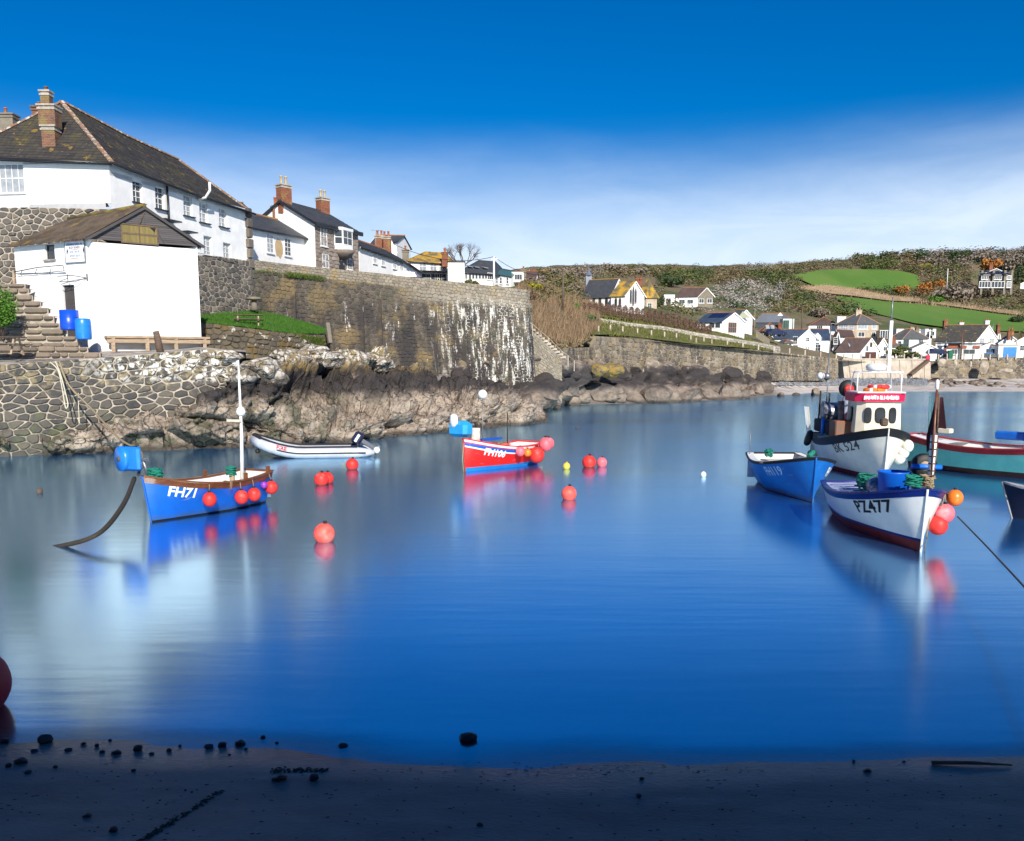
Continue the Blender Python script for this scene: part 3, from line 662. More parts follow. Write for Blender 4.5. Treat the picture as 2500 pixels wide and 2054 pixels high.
for px, hh in ((716, 1), (880, .9), (925, 1), (1060, .95), (1128, .9)):
    i = max(k for k in range(len(HW)) if HW[k][0] <= px); f = (px - HW[i][0]) / (HW[i + 1][0] - HW[i][0])
    t = Vector(bc[i][1]).lerp(Vector(bc[i + 1][1]), f); b = Vector(bc[i][0]).lerp(Vector(bc[i + 1][0]), f)
    n = (Vector(bc[i + 1][0]) - Vector(bc[i][0])).cross(Vector(bc[i][1]) - Vector(bc[i][0])).normalized()
    MB().bar(t.lerp(b, .12) + n * .02, b + n * .1, .32, .24, up=(0, -1, .2)).build('buttress_rib', M['wallstone'], hw)
# road behind the parapet
rd = []
for t, h in zip(tops, par_h): rd.append([tuple(t + Vector((.1, .4, -h))), tuple(t + Vector((-1.2, 3.5, -h))), tuple(t + Vector((-3, 9, -h + .1))), tuple(t + Vector((-6, 25, -h + .4))), tuple(t + Vector((-8, 60, -h + .5)))])
rd.append([tuple(Vector(q) + Vector((.8, 1.5, 0))) for q in rd[-1]])
M['road'] = mat('road_surface', (.07, .068, .065), (.05, .05, .05), scale=2, rough=.9)
tag(gridmesh('street', np.array(rd), M['road'], smooth=False), kind='structure')
# grass tuft on wall ledge
# stair wall beside the rounded end
sc_ = [(P(1282, 985, 91.5), P(1282, 797, 91.5)), (P(1300, 985, 92), P(1300, 808, 92)), (P(1340, 985, 93), P(1340, 846, 93)), (P(1372, 985, 94), P(1372, 876, 94))]
sw = empty('stair_wall', sc_[0][0], 'pale stone wall of the stairs going down beside the rounded wall end', 'stair wall')
wall_of_stones('mortar_backing', sc_, .5, .34, M['parapet'], M['parapetmortar'], sw, depth=.04, gap=.04, seed=31, limit=100, minpx=7, thick=1.4)
for k in range(12):
    a = sc_[0][1].lerp(sc_[3][1], k / 12.0); MB().box(a + Vector((.3, 1.2, -.1)), (.9, 1.8, .22)).build('step', M['concrete'], sw)
rl = empty('stair_railing', sc_[0][1], 'thin metal handrail on posts down the harbour stairs', 'railing')
rp_ = [P(x, y, 91.2 + (x - 1286) * .04) for x, y in ((1286, 790), (1300, 792), (1340, 826), (1372, 858), (1402, 880))]
MB().tube(rp_, .035, 5).build('handrail', M['concrete'], rl)
MB().tube([p - Vector((0, 0, .5)) for p in rp_], .025, 5).build('handrail', M['concrete'], rl)
for k in range(9):
    t = k / 8 * 3.999; i = int(t); p = rp_[i].lerp(rp_[i + 1], t - i); MB().bar(p + Vector((0, 0, .02)), p - Vector((0, 0, 1.15)), .07).build('post', M['concrete'], rl)

# ------------------------------------------------------------------ second sea wall
s1 = [(P(1350, 950, 97.0), P(1350, 851, 97.6)), (P(1452, 945, 114.5), P(1452, 848, 115.2))]
s2 = [(P(px, pb, Y - .7), P(px, pt, Y)) for px, pt, pb, Y in ((1452, 821, 920, 115.5), (1560, 829, 920, 124), (1700, 840, 925, 137), (1850, 855, 930, 152), (1960, 867, 930, 163.5), (2046, 876, 930, 174))]
s4 = [(P(px, pb, Y - .5), P(px, pt, Y)) for px, pt, pb, Y in ((2272, 880, 930, 186), (2400, 876, 930, 186), (2720, 868, 930, 186))]
s2w = empty('sea_wall', s2[0][0], 'long brown stone sea wall running below the grass slope towards the village', 'sea wall')
wall_of_stones('mortar_backing', s2, .95, .58, M['sea2'], M['sea2mortar'], s2w, depth=.1, gap=.07, seed=41, limit=300, minpx=6, thick=.8)
s1w = empty('low_sea_wall', s1[0][0], 'short lower stone wall between the stairs and the long sea wall', 'sea wall')
wall_of_stones('mortar_backing', s1, .7, .45, M['sea2'], M['sea2mortar'], s1w, depth=.06, gap=.05, seed=42, limit=150, minpx=6, thick=.8)
s4w = empty('village_sea_wall', s4[0][0], 'stone sea wall below the village road, right of the concrete wall', 'sea wall')
wall_of_stones('mortar_backing', s4, .95, .55, M['sea2'], M['sea2mortar'], s4w, depth=.06, gap=.05, seed=43, limit=150, minpx=6, thick=.8)
cw = empty('concrete_sea_wall', P(2060, 925, 178), 'pale concrete sea wall with a slanting ramp in front of the village', 'sea wall')
mb = MB()
ca, cb = P(2062, 928, 178), P(2272, 928, 184.5); ta, tb = P(2056, 878, 178.6), P(2272, 880, 185)
mb.poly(ca, cb, tb, ta); off_ = Vector((0, 3, 0)); mb.poly(ta, tb, tb + off_, ta + off_); mb.poly(ca, ta, ta + off_, ca + off_); mb.poly(cb, cb + off_, tb + off_, tb)
mb.build('wall', M['concrete'], cw)
for k in range(7):
    f = (k + .5) / 7; p0 = ca.lerp(cb, f); p1 = ta.lerp(tb, f); MB().bar(p0 + Vector((0, -.12, 0)), p1 + Vector((0, -.12, 0)), .22, .2, up=(0, 1, 0)).build('rib', M['concrete'], cw)
MB().bar(P(2222, 915, 182.0), P(2266, 880, 183.4), 1.0, .5).build('ramp', M['oldwood'], cw)
MB().box((ta + tb) / 2 + Vector((0, .5, .15)), ((tb - ta).length, 1.2, .3), rz=math.atan2((tb - ta).y, (tb - ta).x)).build('coping', M['concrete'], cw)

# ------------------------------------------------------------------ shore strip under the walls, far beach
SH = [(1050, [(1005, 78), (955, 80), (915, 82), (890, 84)]), (1130, [(1010, 80), (955, 83), (905, 85), (885, 87)]), (1200, [(1004, 86), (955, 87), (905, 88), (868, 90)]), (1300, [(988, 102), (950, 98), (905, 95), (868, 93)]), (1400, [(987, 104), (950, 106), (915, 104), (892, 102)]),
 (1500, [(985, 107), (955, 111), (925, 116), (902, 119)]), (1600, [(982, 110), (958, 118), (935, 124), (914, 127)]), (1700, [(978, 116), (957, 127), (937, 133), (920, 136.5)]),
 (1800, [(974, 122), (952, 140), (937, 144), (924, 147.5)]), (1860, [(967, 135), (949, 149), (937, 152), (925, 155)]), (2000, [(957, 159.5), (948, 165), (938, 168), (925, 171)]),
 (2200, [(955, 165.3), (947, 172), (937, 178), (925, 183)]), (2750, [(955, 165.3), (947, 174), (937, 180), (925, 187)])]
M['beach'] = mat('pale_beach_sand', (.52, .47, .43), (.42, .38, .35), scale=.3, rough=.95, layers=[dict(col=(.12, .11, .10), scale=(.3, 1.2, 1), lo=.5, hi=.58, z=(.75, None, .35), zamp=.8, k=.85, det=7), dict(col=(.06, .055, .05), scale=(.2, .9, 1), lo=.6, hi=.66, k=.8),
    dict(col=(.12, .10, .09), scale=.4, lo=.2, hi=.4, x=(-20, 43, 3), k=.9)])
def shrow(px, L_):
    pts = [P(px, py, Y) for py, Y in L_]; pts[0].z = .02; b = pts[0].copy(); b.z = -.8; b.y -= 6; return [tuple(b)] + [tuple(p) for p in pts]
SU = [s[0] for s in SH]; SARR = np.array([shrow(px, L_) for px, L_ in SH])
A = resample(ugrid(SU, np.linspace(SU[0], SU[-1], 300), SARR), 30, 1)
tag(gridmesh('shore', A, M['beach'], lambda p, u, v: mnoise.noise(p * .35) * .25 * (u < .5)), kind='structure')
def shore_at(px, f):
    """f 0 water .. 1 wall base"""
    c = ugrid(SU, [px], SARR)[0][1:]; x = f * 3; i = min(int(x), 2); t = x - i; return Vector(c[i] * (1 - t) + c[i + 1] * t)

# ------------------------------------------------------------------ hillside
HC = [(1205, [(712, 95), (708, 105), (702, 118), (696, 150), (690, 200), (684, 260)]), (1262, [(760, 93), (735, 104), (705, 120), (690, 150), (680, 200), (668, 260)]),
 (1300, [(820, 95), (768, 104), (715, 120), (690, 150), (672, 200), (662, 280)]), (1350, [(851, 99), (800, 108), (735, 122), (705, 155), (670, 230), (658, 310)]),
 (1400, [(850, 107), (800, 118), (750, 132), (728, 168), (672, 250), (655, 340)]), (1452, [(824, 116.5), (798, 132), (770, 148), (748, 174), (678, 262), (652, 370)]),
 (1600, [(835, 127), (812, 140), (795, 153), (762, 188), (695, 285), (650, 400)]), (1750, [(847, 140), (835, 150), (815, 165), (785, 205), (705, 305), (653, 420)]),
 (1900, [(864, 156), (855, 166), (842, 182), (795, 235), (720, 325), (646, 440)]), (2050, [(882, 175), (874, 185), (855, 202), (805, 250), (730, 335), (634, 450)]),
 (2200, [(886, 187), (878, 197), (862, 215), (805, 262), (725, 345), (624, 450)]), (2400, [(884, 188), (877, 200), (858, 225), (812, 270), (728, 350), (617, 455)]),
 (2800, [(882, 189), (875, 203), (856, 230), (812, 275), (722, 350), (612, 455)])]
def hrow(px, L_):
    pts = [P(px, py, Y) for py, Y in L_]; e = pts[-1]; return [tuple(p) for p in pts] + [(e.x * 1.3, e.y * 1.3, e.z - 8), (e.x * 2.2, e.y * 2.2, e.z - 60)]
HU = [s[0] for s in HC]; HARR = np.array([hrow(px, L_) for px, L_ in HC])
def hill_rp(px, r):
    """r 0..5 from the sea wall to the ridge"""
    c = ugrid(HU, [px], HARR)[0]; i = min(int(r), 6); t = r - i
    return Vector(crom(c[max(i - 1, 0)], c[i], c[i + 1], c[min(i + 2, 7)], t))
def hill_at(px, py):
    lo_, hi_ = 0.0, 5.0
    for _ in range(18):
        m_ = (lo_ + hi_) / 2
        if pix(hill_rp(px, m_))[1] > py: lo_ = m_
        else: hi_ = m_
    p = hill_rp(px, m_)
    return P(px, py, p.y) if abs(pix(p)[1] - py) < 3 else p
M['hill'] = mat('rough_hillside', (.13, .12, .06), (.17, .125, .08), scale=.06, rough=.95, bump=.5, bscale=.5, detail=8,
    layers=[dict(col=(.05, .085, .02), scale=.05, lo=.5, hi=.6, k=.8, det=6), dict(col=(.20, .14, .08), scale=.12, lo=.6, hi=.7, k=.6)])
A = resample(ugrid(HU, np.linspace(HU[0], HU[-1], 320), HARR), 110, 1)
tag(gridmesh('hillside', A, M['hill'], lambda p, u, v: mnoise.fractal(p * .06, 1, 2, 4) * .7 * min(1, v * 6) * (v < .75)), kind='structure')
def strip_field(name, cols, m, lift=.5, n=80, nv=24):
    pxs = [c[0] for c in cols]; G = []
    for px in np.linspace(pxs[0], pxs[-1], n):
        tp = np.interp(px, pxs, [c[1] for c in cols]); bt = np.interp(px, pxs, [c[2] for c in cols]); rowp = []
        for j in range(nv):
            py = bt + (tp - bt) * j / (nv - 1); p = hill_at(px, py); rowp.append(tuple(p + Vector((0, -.3, lift))))
        G.append(rowp)
    return tag(gridmesh(name, np.array(G), m), kind='structure')
M['field'] = mat('green_pasture', (.075, .165, .02), (.105, .19, .03), scale=(.05, .02, .05), rough=.95, bump=.15, bscale=.8, detail=7, layers=[dict(col=(.13, .18, .04), scale=(.15, .05, .1), lo=.55, hi=.7, k=.5)])
M['reeds'] = mat('dry_pale_reeds', (.42, .31, .19), (.30, .21, .13), scale=.3, rough=.95, bump=.4, bscale=1.2)
M['slopegrass'] = mat('rough_slope_grass', (.085, .11, .02), (.16, .13, .05), scale=.35, rough=.95, bump=.2, bscale=1.5, detail=7, layers=[dict(col=(.045, .08, .015), scale=.25, lo=.55, hi=.65, k=.8)])
strip_field('pasture', [(1937, 675, 678), (1990, 664, 702), (2060, 660, 706), (2140, 661, 709), (2200, 665, 711), (2240, 675, 712), (2246, 695, 708)], M['field'])
strip_field('pasture', [(2040, 726, 732), (2120, 734, 765), (2230, 745, 793), (2330, 756, 806), (2430, 768, 812), (2560, 784, 816)], M['field'])
strip_field('reed_bank', [(1960, 709, 713), (2010, 703, 722), (2080, 710, 729), (2170, 730, 741), (2240, 739, 744)], M['reeds'], lift=1.0)
strip_field('reed_bank', [(2240, 737, 743), (2340, 752, 757), (2440, 764, 771), (2520, 770, 780)], M['reeds'], lift=1.0)
strip_field('grass_slope', [(1440, 800, 822), (1500, 800, 822), (1600, 812, 833), (1700, 824, 845), (1800, 842, 852), (1890, 855, 862)], M['slopegrass'], lift=.25)
strip_field('grass_slope', [(1465, 757, 777), (1560, 772, 788), (1650, 782, 802), (1750, 800, 822), (1830, 812, 838), (1885, 830, 852)], M['slopegrass'], lift=.25)
# long low pale wall beside the path
pth = [(1462, 786, 777), (1540, 800, 789), (1620, 809, 797), (1700, 825, 812), (1780, 838, 825), (1850, 849, 836), (1905, 862, 847)]
M['pale'] = mat('pale_drystone', (.42, .38, .33), (.26, .22, .18), scale=1.2, rough=.95, bump=.08, bscale=3, rnd=[(.22, .2, .17), (.5, .46, .40), (.36, .32, .27)], rndmix=.6)
pcol = []
for px, b_, t_ in pth:
    p = hill_at(px, b_); pcol.append((P(px, b_ + 3, p.y - .2), P(px, t_, p.y)))
lw = empty('path_wall', pcol[0][0], 'long low pale drystone wall rising along the hillside path', 'drystone wall')
wall_of_stones('stone_core', pcol, .8, .45, M['pale'], M['pale'], lw, depth=.08, gap=.05, seed=51, limit=150, minpx=6, thick=.6)
# ------------------------------------------------------------------ building tools
def march(B, ang, px, mmax=90.0):
    d = Vector((math.cos(R(ang)), math.sin(R(ang)), 0)); s0 = pix(B)[0] - px; a, b = 0.0, mmax
    if (pix(B + d * b)[0] - px) * s0 > 0: return B + d * 6
    for _ in range(30):
        m = (a + b) / 2
        if (pix(B + d * m)[0] - px) * s0 > 0: a = m
        else: b = m
    return B + d * a
def on_line(A, B, px):
    A, B = Vector(A), Vector(B); a, b = -.5, 1.5
    s0 = pix(A.lerp(B, a))[0] - px
    for _ in range(34):
        m = (a + b) / 2
        if (pix(A.lerp(B, m))[0] - px) * s0 > 0: a = m
        else: b = m
    return m
def z_at(p, py):
    v = (PY - py) / FPX; return CH + (-sp + v * cp) / (cp + v * sp) * p.y
def slates(q, w_=.36, ex=.27, th=.02, seed=1, jit=.02):
    """q = bottom-left, bottom-right, top-right, top-left -> slate pieces lapped up the slope"""
    rg = random.Random(seed); p00, p10, p11, p01 = [Vector(x) for x in q]; res = []
    up = ((p01 + p11) / 2 - (p00 + p10) / 2); n = max(1, round(up.length / ex)); nm = (p10 - p00).cross(up).normalized()
    if nm.z < 0: nm = -nm
    for j in range(n):
        a0, b0 = p00.lerp(p01, j / n), p10.lerp(p11, j / n); a1, b1 = p00.lerp(p01, min(1, (j + 1.15) / n)), p10.lerp(p11, min(1, (j + 1.15) / n))
        W0 = (b0 - a0).length; ex_ = (b0 - a0).normalized() if W0 > 1e-6 else Vector((1, 0, 0))
        m = max(1, round(W0 / w_)); off = .5 if j % 2 else 0
        la, lb = (a1 - a0).dot(ex_), (b1 - a0).dot(ex_); upv = a1 - a0 - ex_ * la
        for i in range(-1, m + 1):
            s0, s1 = (i + off) * w_ + .006, (i + 1 + off) * w_ - .006
            lo0, hi0 = max(s0, 0), min(s1, W0); lo1, hi1 = max(s0, la), min(s1, lb)
            if hi0 - lo0 < .06: continue
            if hi1 < lo1: hi1 = lo1 = (max(la, min(lb, (s0 + s1) / 2)))
            r = rg.uniform(0, jit); t_ = nm * (th * (1 + rg.random() * .9))
            P0, P1 = a0 + ex_ * lo0 - upv.normalized() * r, a0 + ex_ * hi0 - upv.normalized() * r; P2, P3 = a0 + ex_ * hi1 + upv, a0 + ex_ * lo1 + upv
            res.append(([tuple(P0), tuple(P1), tuple(P0 + t_), tuple(P1 + t_), tuple(P2 + nm * .004), tuple(P3 + nm * .004)], [(0, 1, 3, 2), (2, 3, 4, 5)], rg.random() * .98 + .01, 0))
    return res
def windowat(parent, c, r, n, w_, h_, nx=2, ny=2, frame=None, glass=None, fw=.06, depth=.05, sill=True, rec=0.0, name='window', sillm=None, bar=.035):
    """c centre on the wall face, r unit right, n outward unit normal"""
    frame = frame or M['white']; glass = glass or M['glass']; c = Vector(c); r = Vector(r).normalized(); n = Vector(n).normalized(); z = Vector((0, 0, 1)); ax = (r, n, z)
    c0 = c - n * rec; mb = MB()
    for s_ in (-1, 1):
        mb.box(c0 + r * (s_ * (w_ / 2 - fw / 2)) + n * depth / 2, (fw, depth, h_), ax=ax)
        mb.box(c0 + z * (s_ * (h_ / 2 - fw / 2)) + n * depth / 2, (w_ - 2 * fw, depth, fw), ax=ax)
    for i in range(1, nx): mb.box(c0 + r * (w_ * (i / nx - .5)) + n * depth * .4, (bar, depth * .7, h_ - 2 * fw), ax=ax)
    for j in range(1, ny): mb.box(c0 + z * (h_ * (j / ny - .5)) + n * depth * .45, (w_ - 2 * fw, depth * .6, bar * (1.5 if ny % 2 == 0 and j == ny // 2 else 1)), ax=ax)
    o = mb.build(name, frame, parent)
    MB().box(c0 + n * .012, (w_ - 2 * fw, .01, h_ - 2 * fw), ax=ax).build('pane', glass, o)
    if sill: MB().box(c - z * (h_ / 2 + .05) + n * .04, (w_ + .16, .16, .09), ax=ax).build('sill', sillm or frame, o)
    return o
def wall_holes(mb, A, B, zb, zA, zB, holes=(), rec=.15, n=None, zbB=None):
    """vertical wall A->B with rectangular recesses; holes = (s0,s1,z0,z1), s in metres"""
    A, B = Vector((A[0], A[1], 0)), Vector((B[0], B[1], 0)); ln = (B - A).length; r = (B - A) / ln
    n = Vector(n) if n else Vector((r.y, -r.x, 0)); zbB = zb if zbB is None else zbB
    S = sorted({0.0, ln} | {h[0] for h in holes} | {h[1] for h in holes}); zt = min(zA, zB); zl = max(zb, zbB)
    Z = sorted({zl, zt} | {h[2] for h in holes} | {h[3] for h in holes})
    def pt(s, z): return tuple(A + r * s + Vector((0, 0, z)))
    for i in range(len(S) - 1):
        for j in range(len(Z) - 1):
            sm_, zm = (S[i] + S[i + 1]) / 2, (Z[j] + Z[j + 1]) / 2
            if any(h[0] < sm_ < h[1] and h[2] < zm < h[3] for h in holes): continue
            mb.poly(pt(S[i], Z[j]), pt(S[i + 1], Z[j]), pt(S[i + 1], Z[j + 1]), pt(S[i], Z[j + 1]))
    mb.poly(pt(0, zt), pt(ln, zt), pt(ln, zB), pt(0, zA)) if abs(zA - zB) > 1e-4 else None
    if zb != zbB: mb.poly(pt(0, zb), pt(ln, zbB), pt(ln, zl), pt(0, zl))
    for (s0, s1, z0, z1) in holes:
        d = tuple(-n * rec)
        def q(s, z, k): p = pt(s, z); return (p[0] + d[0] * k, p[1] + d[1] * k, p[2])
        for (a, b, c_, e_) in ((s0, z0, s1, z0), (s1, z0, s1, z1), (s1, z1, s0, z1), (s0, z1, s0, z0)):
            mb.poly(q(a, b, 0), q(c_, e_, 0), q(c_, e_, 1), q(a, b, 1))
        mb.poly(q(s0, z0, 1), q(s1, z0, 1), q(s1, z1, 1), q(s0, z1, 1))
    return r, n, ln
def chimney(parent, c, w_, d_, h_, mt, pots=2, potm=None, rz=0.0, name='chimney', detail=False, potH=.45, cap=None):
    c = Vector(c); ca, sa = math.cos(rz), math.sin(rz); ax = (Vector((ca, sa, 0)), Vector((-sa, ca, 0)), Vector((0, 0, 1)))
    mb = MB(); mb.box(c + Vector((0, 0, h_ / 2)), (w_, d_, h_), ax=ax); mb.box(c + Vector((0, 0, h_ - .18)), (w_ + .12, d_ + .12, .12), ax=ax); mb.box(c + Vector((0, 0, h_ + .03)), (w_ + .18, d_ + .18, .1), ax=ax)
    o = mb.build(name, mt if not detail else M['mortar'], parent)
    if detail:
        pl = []; rg = random.Random(int(abs(c.x * 10)))
        for (nn, rr_, wd, ln) in ((-ax[1], ax[0], d_, w_), (ax[0], ax[1], w_, d_), (-ax[0], ax[1], w_, d_)):
            k = max(1, round(ln / .24)); rows = int((h_ - .1) / .1)
            for j in range(rows):
                for i in range(-1, k):
                    s0 = max(-ln / 2, (i + (.5 if j % 2 else 0)) * ln / k - ln / 2 + .008); s1 = min(ln / 2, (i + 1 + (.5 if j % 2 else 0)) * ln / k - ln / 2 - .008)
                    if s1 - s0 < .03: continue
                    b0 = MB().box(c + nn * (wd / 2 + .008) + rr_ * ((s0 + s1) / 2) + Vector((0, 0, j * .1 + .05)), (s1 - s0, .03, .084), ax=(rr_, nn, Vector((0, 0, 1))))
                    pl.append((b0.v, b0.f, rg.random() * .98 + .01, 0))
        big = MB()
        for vs, fs, rn, mi in pl: big.add(vs, fs, 0, rn)
        big.build('brickwork', mt, o)['kind'] = 'stuff'
    for i in range(pots):
        f = (i + .5) / pots - .5; p = c + ax[0] * (f * w_ * .95) + Vector((0, 0, h_ + .08))
        MB().lathe([(.13, 0), (.11, potH * .2), (.11, potH * .85), (.14, potH * .88), (.14, potH), (.09, potH), (.09, potH * .5)], p, 10).build('chimney_pot', potm or M['potr'], o)
    return o
def house(name, label, E0, E1, Wv, zb, ze, zr, cat='house', group=None, hip0=0.0, hip1=0.0, wall=None, roof=None, ridge=None, over=.3, ze1=None, zr1=None, slate=None, sl=200, facia=None, openF=(), endm=None, root=None, nbk=True, slw=.36, sex=.27, gut=True):
    """E0->E1 = eaves line of the front, Wv across to the back. Ridge parallel to E0->E1."""
    E0, E1, Wv = [Vector((q[0], q[1], 0)) for q in (E0, E1, Wv)]; ze1 = ze if ze1 is None else ze1; zr1 = zr if zr1 is None else zr1
    wall = wall or M['render']; roof = roof or M['slateA']; ridge = ridge or M['ridge']
    t = root or empty(name, (E0.x, E0.y, zb), label, cat, group)
    U = (E1 - E0); ul = U.length; u = U / ul; wl = Wv.length; w_ = Wv / wl; Z = Vector((0, 0, 1))
    nF = -(w_ - u * w_.dot(u)).normalized()
    mb = MB(); wall_holes(mb, E0, E1, zb, ze, ze1, openF, n=nF, rec=.14)
    B0, B1 = E0 + Wv, E1 + Wv
    mb.poly(B0 + Z * zb, B1 + Z * zb, B1 + Z * ze1, B0 + Z * ze)
    R0 = E0 + Wv / 2 + U * hip0 + Z * (zr + (zr1 - zr) * hip0); R1 = E1 + Wv / 2 - U * hip1 + Z * (zr1 + (zr - zr1) * hip1)
    def end(mb_, E, B, ze_, Rr, hip):
        if hip: mb_.poly(E + Z * zb, B + Z * zb, B + Z * ze_, E + Z * ze_)
        else: mb_.poly(E + Z * zb, B + Z * zb, B + Z * ze_, Rr - Z * .06, E + Z * ze_)
    if endm:
        m2 = MB(); end(m2, E0, B0, ze, R0, hip0); m2.build('gable_wall', endm, t)
    else: end(mb, E0, B0, ze, R0, hip0)
    end(mb, E1, B1, ze1, R1, hip1)
    mb.build('wall', wall, t)
    # roof slabs
    so = over; g0 = 0 if hip0 else .22; g1 = 0 if hip1 else .22
    def slab(mb_, a, b, c_, d, th=.1):
        n = (b - a).cross(c_ - a).normalized(); n = n if n.z > 0 else -n; k = [a, b, c_, d] if (c_ - d).length > .02 else [a, b, c_]
        lo = [tuple(p) for p in k]; hi = [tuple(p + n * th) for p in k]; q = len(k)
        mb_.add(lo + hi, [tuple(range(q - 1, -1, -1)), tuple(range(q, 2 * q))] + [(i, (i + 1) % q, q + (i + 1) % q, q + i) for i in range(q)])
        return [p + n * th for p in k]
    rb = MB(); tops = []
    slope = (zr - ze) / (wl / 2); dz = slope * so * .8
    e0 = E0 - w_ * so - u * (g0 if not hip0 else so) + Z * (ze - dz); e1 = E1 - w_ * so + u * (g1 if not hip1 else so) + Z * (ze1 - dz)
    b0 = B0 + w_ * so - u * (g0 if not hip0 else so) + Z * (ze - dz); b1 = B1 + w_ * so + u * (g1 if not hip1 else so) + Z * (ze1 - dz)
    r0 = R0 - u * g0; r1 = R1 + u * g1
    tops.append(('f', slab(rb, e0, e1, r1, r0))); tops.append(('b', slab(rb, b0, b1, r1, r0)))
    if hip0: tops.append(('0', slab(rb, e0, b0, r0, r0)))
    if hip1: tops.append(('1', slab(rb, b1, e1, r1, r1)))
    rf = rb.build('roof', roof, t)
    if slate:
        for k_, q in tops:
            if k_ in slate:
                if len(q) == 3: q = [q[0], q[1], q[2], q[2]]
                pieces('slate', slates(q, slw, sex, seed=len(q) + int(ul * 7)), roof, rf, sl, 'slates', minpx=5)
    rm = MB()
    nr = max(1, int((r1 - r0).length / .45))
    for i in range(nr): rm.bar(r0.lerp(r1, i / nr) + Z * .12, r0.lerp(r1, (i + .96) / nr) + Z * .12, .26, .12)
    for hp, e_s, r_ in ((hip0, (e0, b0), r0), (hip1, (e1, b1), r1)):
        if hp:
            for e_ in e_s:
                k = max(1, int((e_ - r_).length / .45))
                for i in range(k): rm.bar(e_.lerp(r_, i / k) + Z * .12, e_.lerp(r_, (i + .96) / k) + Z * .12, .2, .1)
    rm.build('ridge_tiles', ridge, rf)['kind'] = 'stuff'
    fb = MB(); fm = facia or M['white']
    if not hip0: fb.bar(e0 + Z * .02 - u * .0, r0 + Z * .0, .06, .2); fb.bar(b0 + Z * .02, r0, .06, .2)
    if gut:
        gb = MB(); gb.tube([e0 + Z * .02 - w_ * .05, e1 + Z * .02 - w_ * .05], .065, 6); gb.build('gutter', M['gutter'] if gut is True else gut, t)
    if fb.f: fb.build('bargeboard', fm, t)
    t_ = dict(root=t, E0=E0, E1=E1, B0=B0, B1=B1, u=u, w=w_, nF=nF, R0=R0, R1=R1, roof=rf, ze=ze, zr=zr, zb=zb)
    return t_
def win(h, side, s, z, w_=1.0, h_=1.2, **k):
    """side F (front), 0 (end at E0), 1; s fraction along it, z absolute centre height"""
    if side == 'F': a, b, n = h['E0'], h['E1'], h['nF']
    elif side == '0': a, b, n = h['E0'], h['B0'], -h['u']
    else: a, b, n = h['E1'], h['B1'], h['u']
    p = a.lerp(b, s); p = Vector((p.x, p.y, z)) + n * .01
    return windowat(h['root'], p, (b - a), n, w_, h_, **k)
def door(h, side, s, zb, w_=.95, h_=2.0, m=None, name='door'):
    a, b, n = (h['E0'], h['E1'], h['nF']) if side == 'F' else (h['E0'], h['B0'], -h['u'])
    p = a.lerp(b, s); r = (b - a).normalized(); ax = (r, n, Vector((0, 0, 1))); p = Vector((p.x, p.y, zb + h_ / 2)) + n * .03
    o = MB().box(p, (w_, .06, h_), ax=ax).build(name, m or M['varnish'], h['root'])
    MB().box(p + n * .05 + r * (w_ * .38), (.05, .06, .05), ax=ax).build('handle', M['grey'], o)
    return o
def farhouse(name, label, B, pxA, pxC, angA, yr, yb, group=None, angC=None, **k):
    """B = (px, py of eaves, Y) nearest corner; pxA the other end of the eaves side, pxC of the gable side"""
    b = P(B[0], B[1], B[2]); A = march(b, angA, pxA); C = march(b, angC if angC is not None else angA - 90, pxC)
    ze = b.z; zb = P(B[0], yb, B[2]).z - .5; m_ = (b + C) / 2; zr = z_at(m_, yr)
    return house(name, label, b, A, C - b, zb, ze, zr, group=group, **k)

# ------------------------------------------------------------------ the long old house, top left
L0, F0, G0 = P(-95, 383, 57), P(265, 397, 56), P(604, 519, 69)
A1, A2 = P(150, 250, 60.5), P(436, 392, 70.5)
bk = Vector((-7.4, 2.2, 0))
t = empty('long_house', (F0.x, F0.y, 12), 'long white rendered house with steep mossy slate roof and tall brick chimney', 'house')
hz = []; mb = MB(); wl_ = (Vector((G0.x, G0.y, 0)) - Vector((F0.x, F0.y, 0))).length
wins = [(339, 466, .85, 1.45), (393, 484, .85, 1.4), (461, 503, .9, 1.35), (499, 520, .9, 1.35), (546, 532, .9, 1.3), (506, 601, .9, 1.35), (553, 617, .9, 1.35)]
wp = []
for px, py, a_, b_ in wins:
    f = on_line((F0.x, F0.y, 14), (G0.x, G0.y, 14), px); p = F0.lerp(G0, f); z = z_at(p, py); wp.append((f * wl_, z, a_, b_)); hz.append((f * wl_ - a_ / 2, f * wl_ + a_ / 2, z - b_ / 2, z + b_ / 2))
r_, n_, _l = wall_holes(mb, F0, G0, 11.9, F0.z, G0.z, hz, rec=.22, zbB=12.2)
mb2 = MB(); fl = (F0 - L0); fl.z = 0; fw0 = fl.length
f1 = on_line((L0.x, L0.y, 15), (F0.x, F0.y, 15), 30); s1_ = f1 * fw0
pz = z_at(L0.lerp(F0, f1), 435)
r2, n2, _l = wall_holes(mb2, L0, F0, 14.2, L0.z, F0.z, [(s1_ - .85, s1_ + .85, pz - .9, pz + .9)], rec=.14)
mb.build('wall', M['render2'], t); mb2.build('wall', M['render'], t)
bm_ = MB(); bm_.poly(G0 - Vector((0, 0, 5)), G0 + bk - Vector((0, 0, 5)), G0 + bk, G0); bm_.build('end_wall', M['render'], t)
for s_, z, a_, b_ in wp:
    c = Vector((F0.x, F0.y, 0)) + r_ * s_; c.z = z; windowat(t, c, r_, n_, a_, b_, 2, 4, rec=.2, depth=.06, fw=.05, glass=M['curtain'] if s_ > 6 else M['glass'], sill=False)
    MB().box(c - Vector((0, 0, b_ / 2 + .04)) + n_ * .06, (a_ + .25, .22, .07), ax=(r_, n_, Vector((0, 0, 1)))).build('sill', M['gutter'], t)
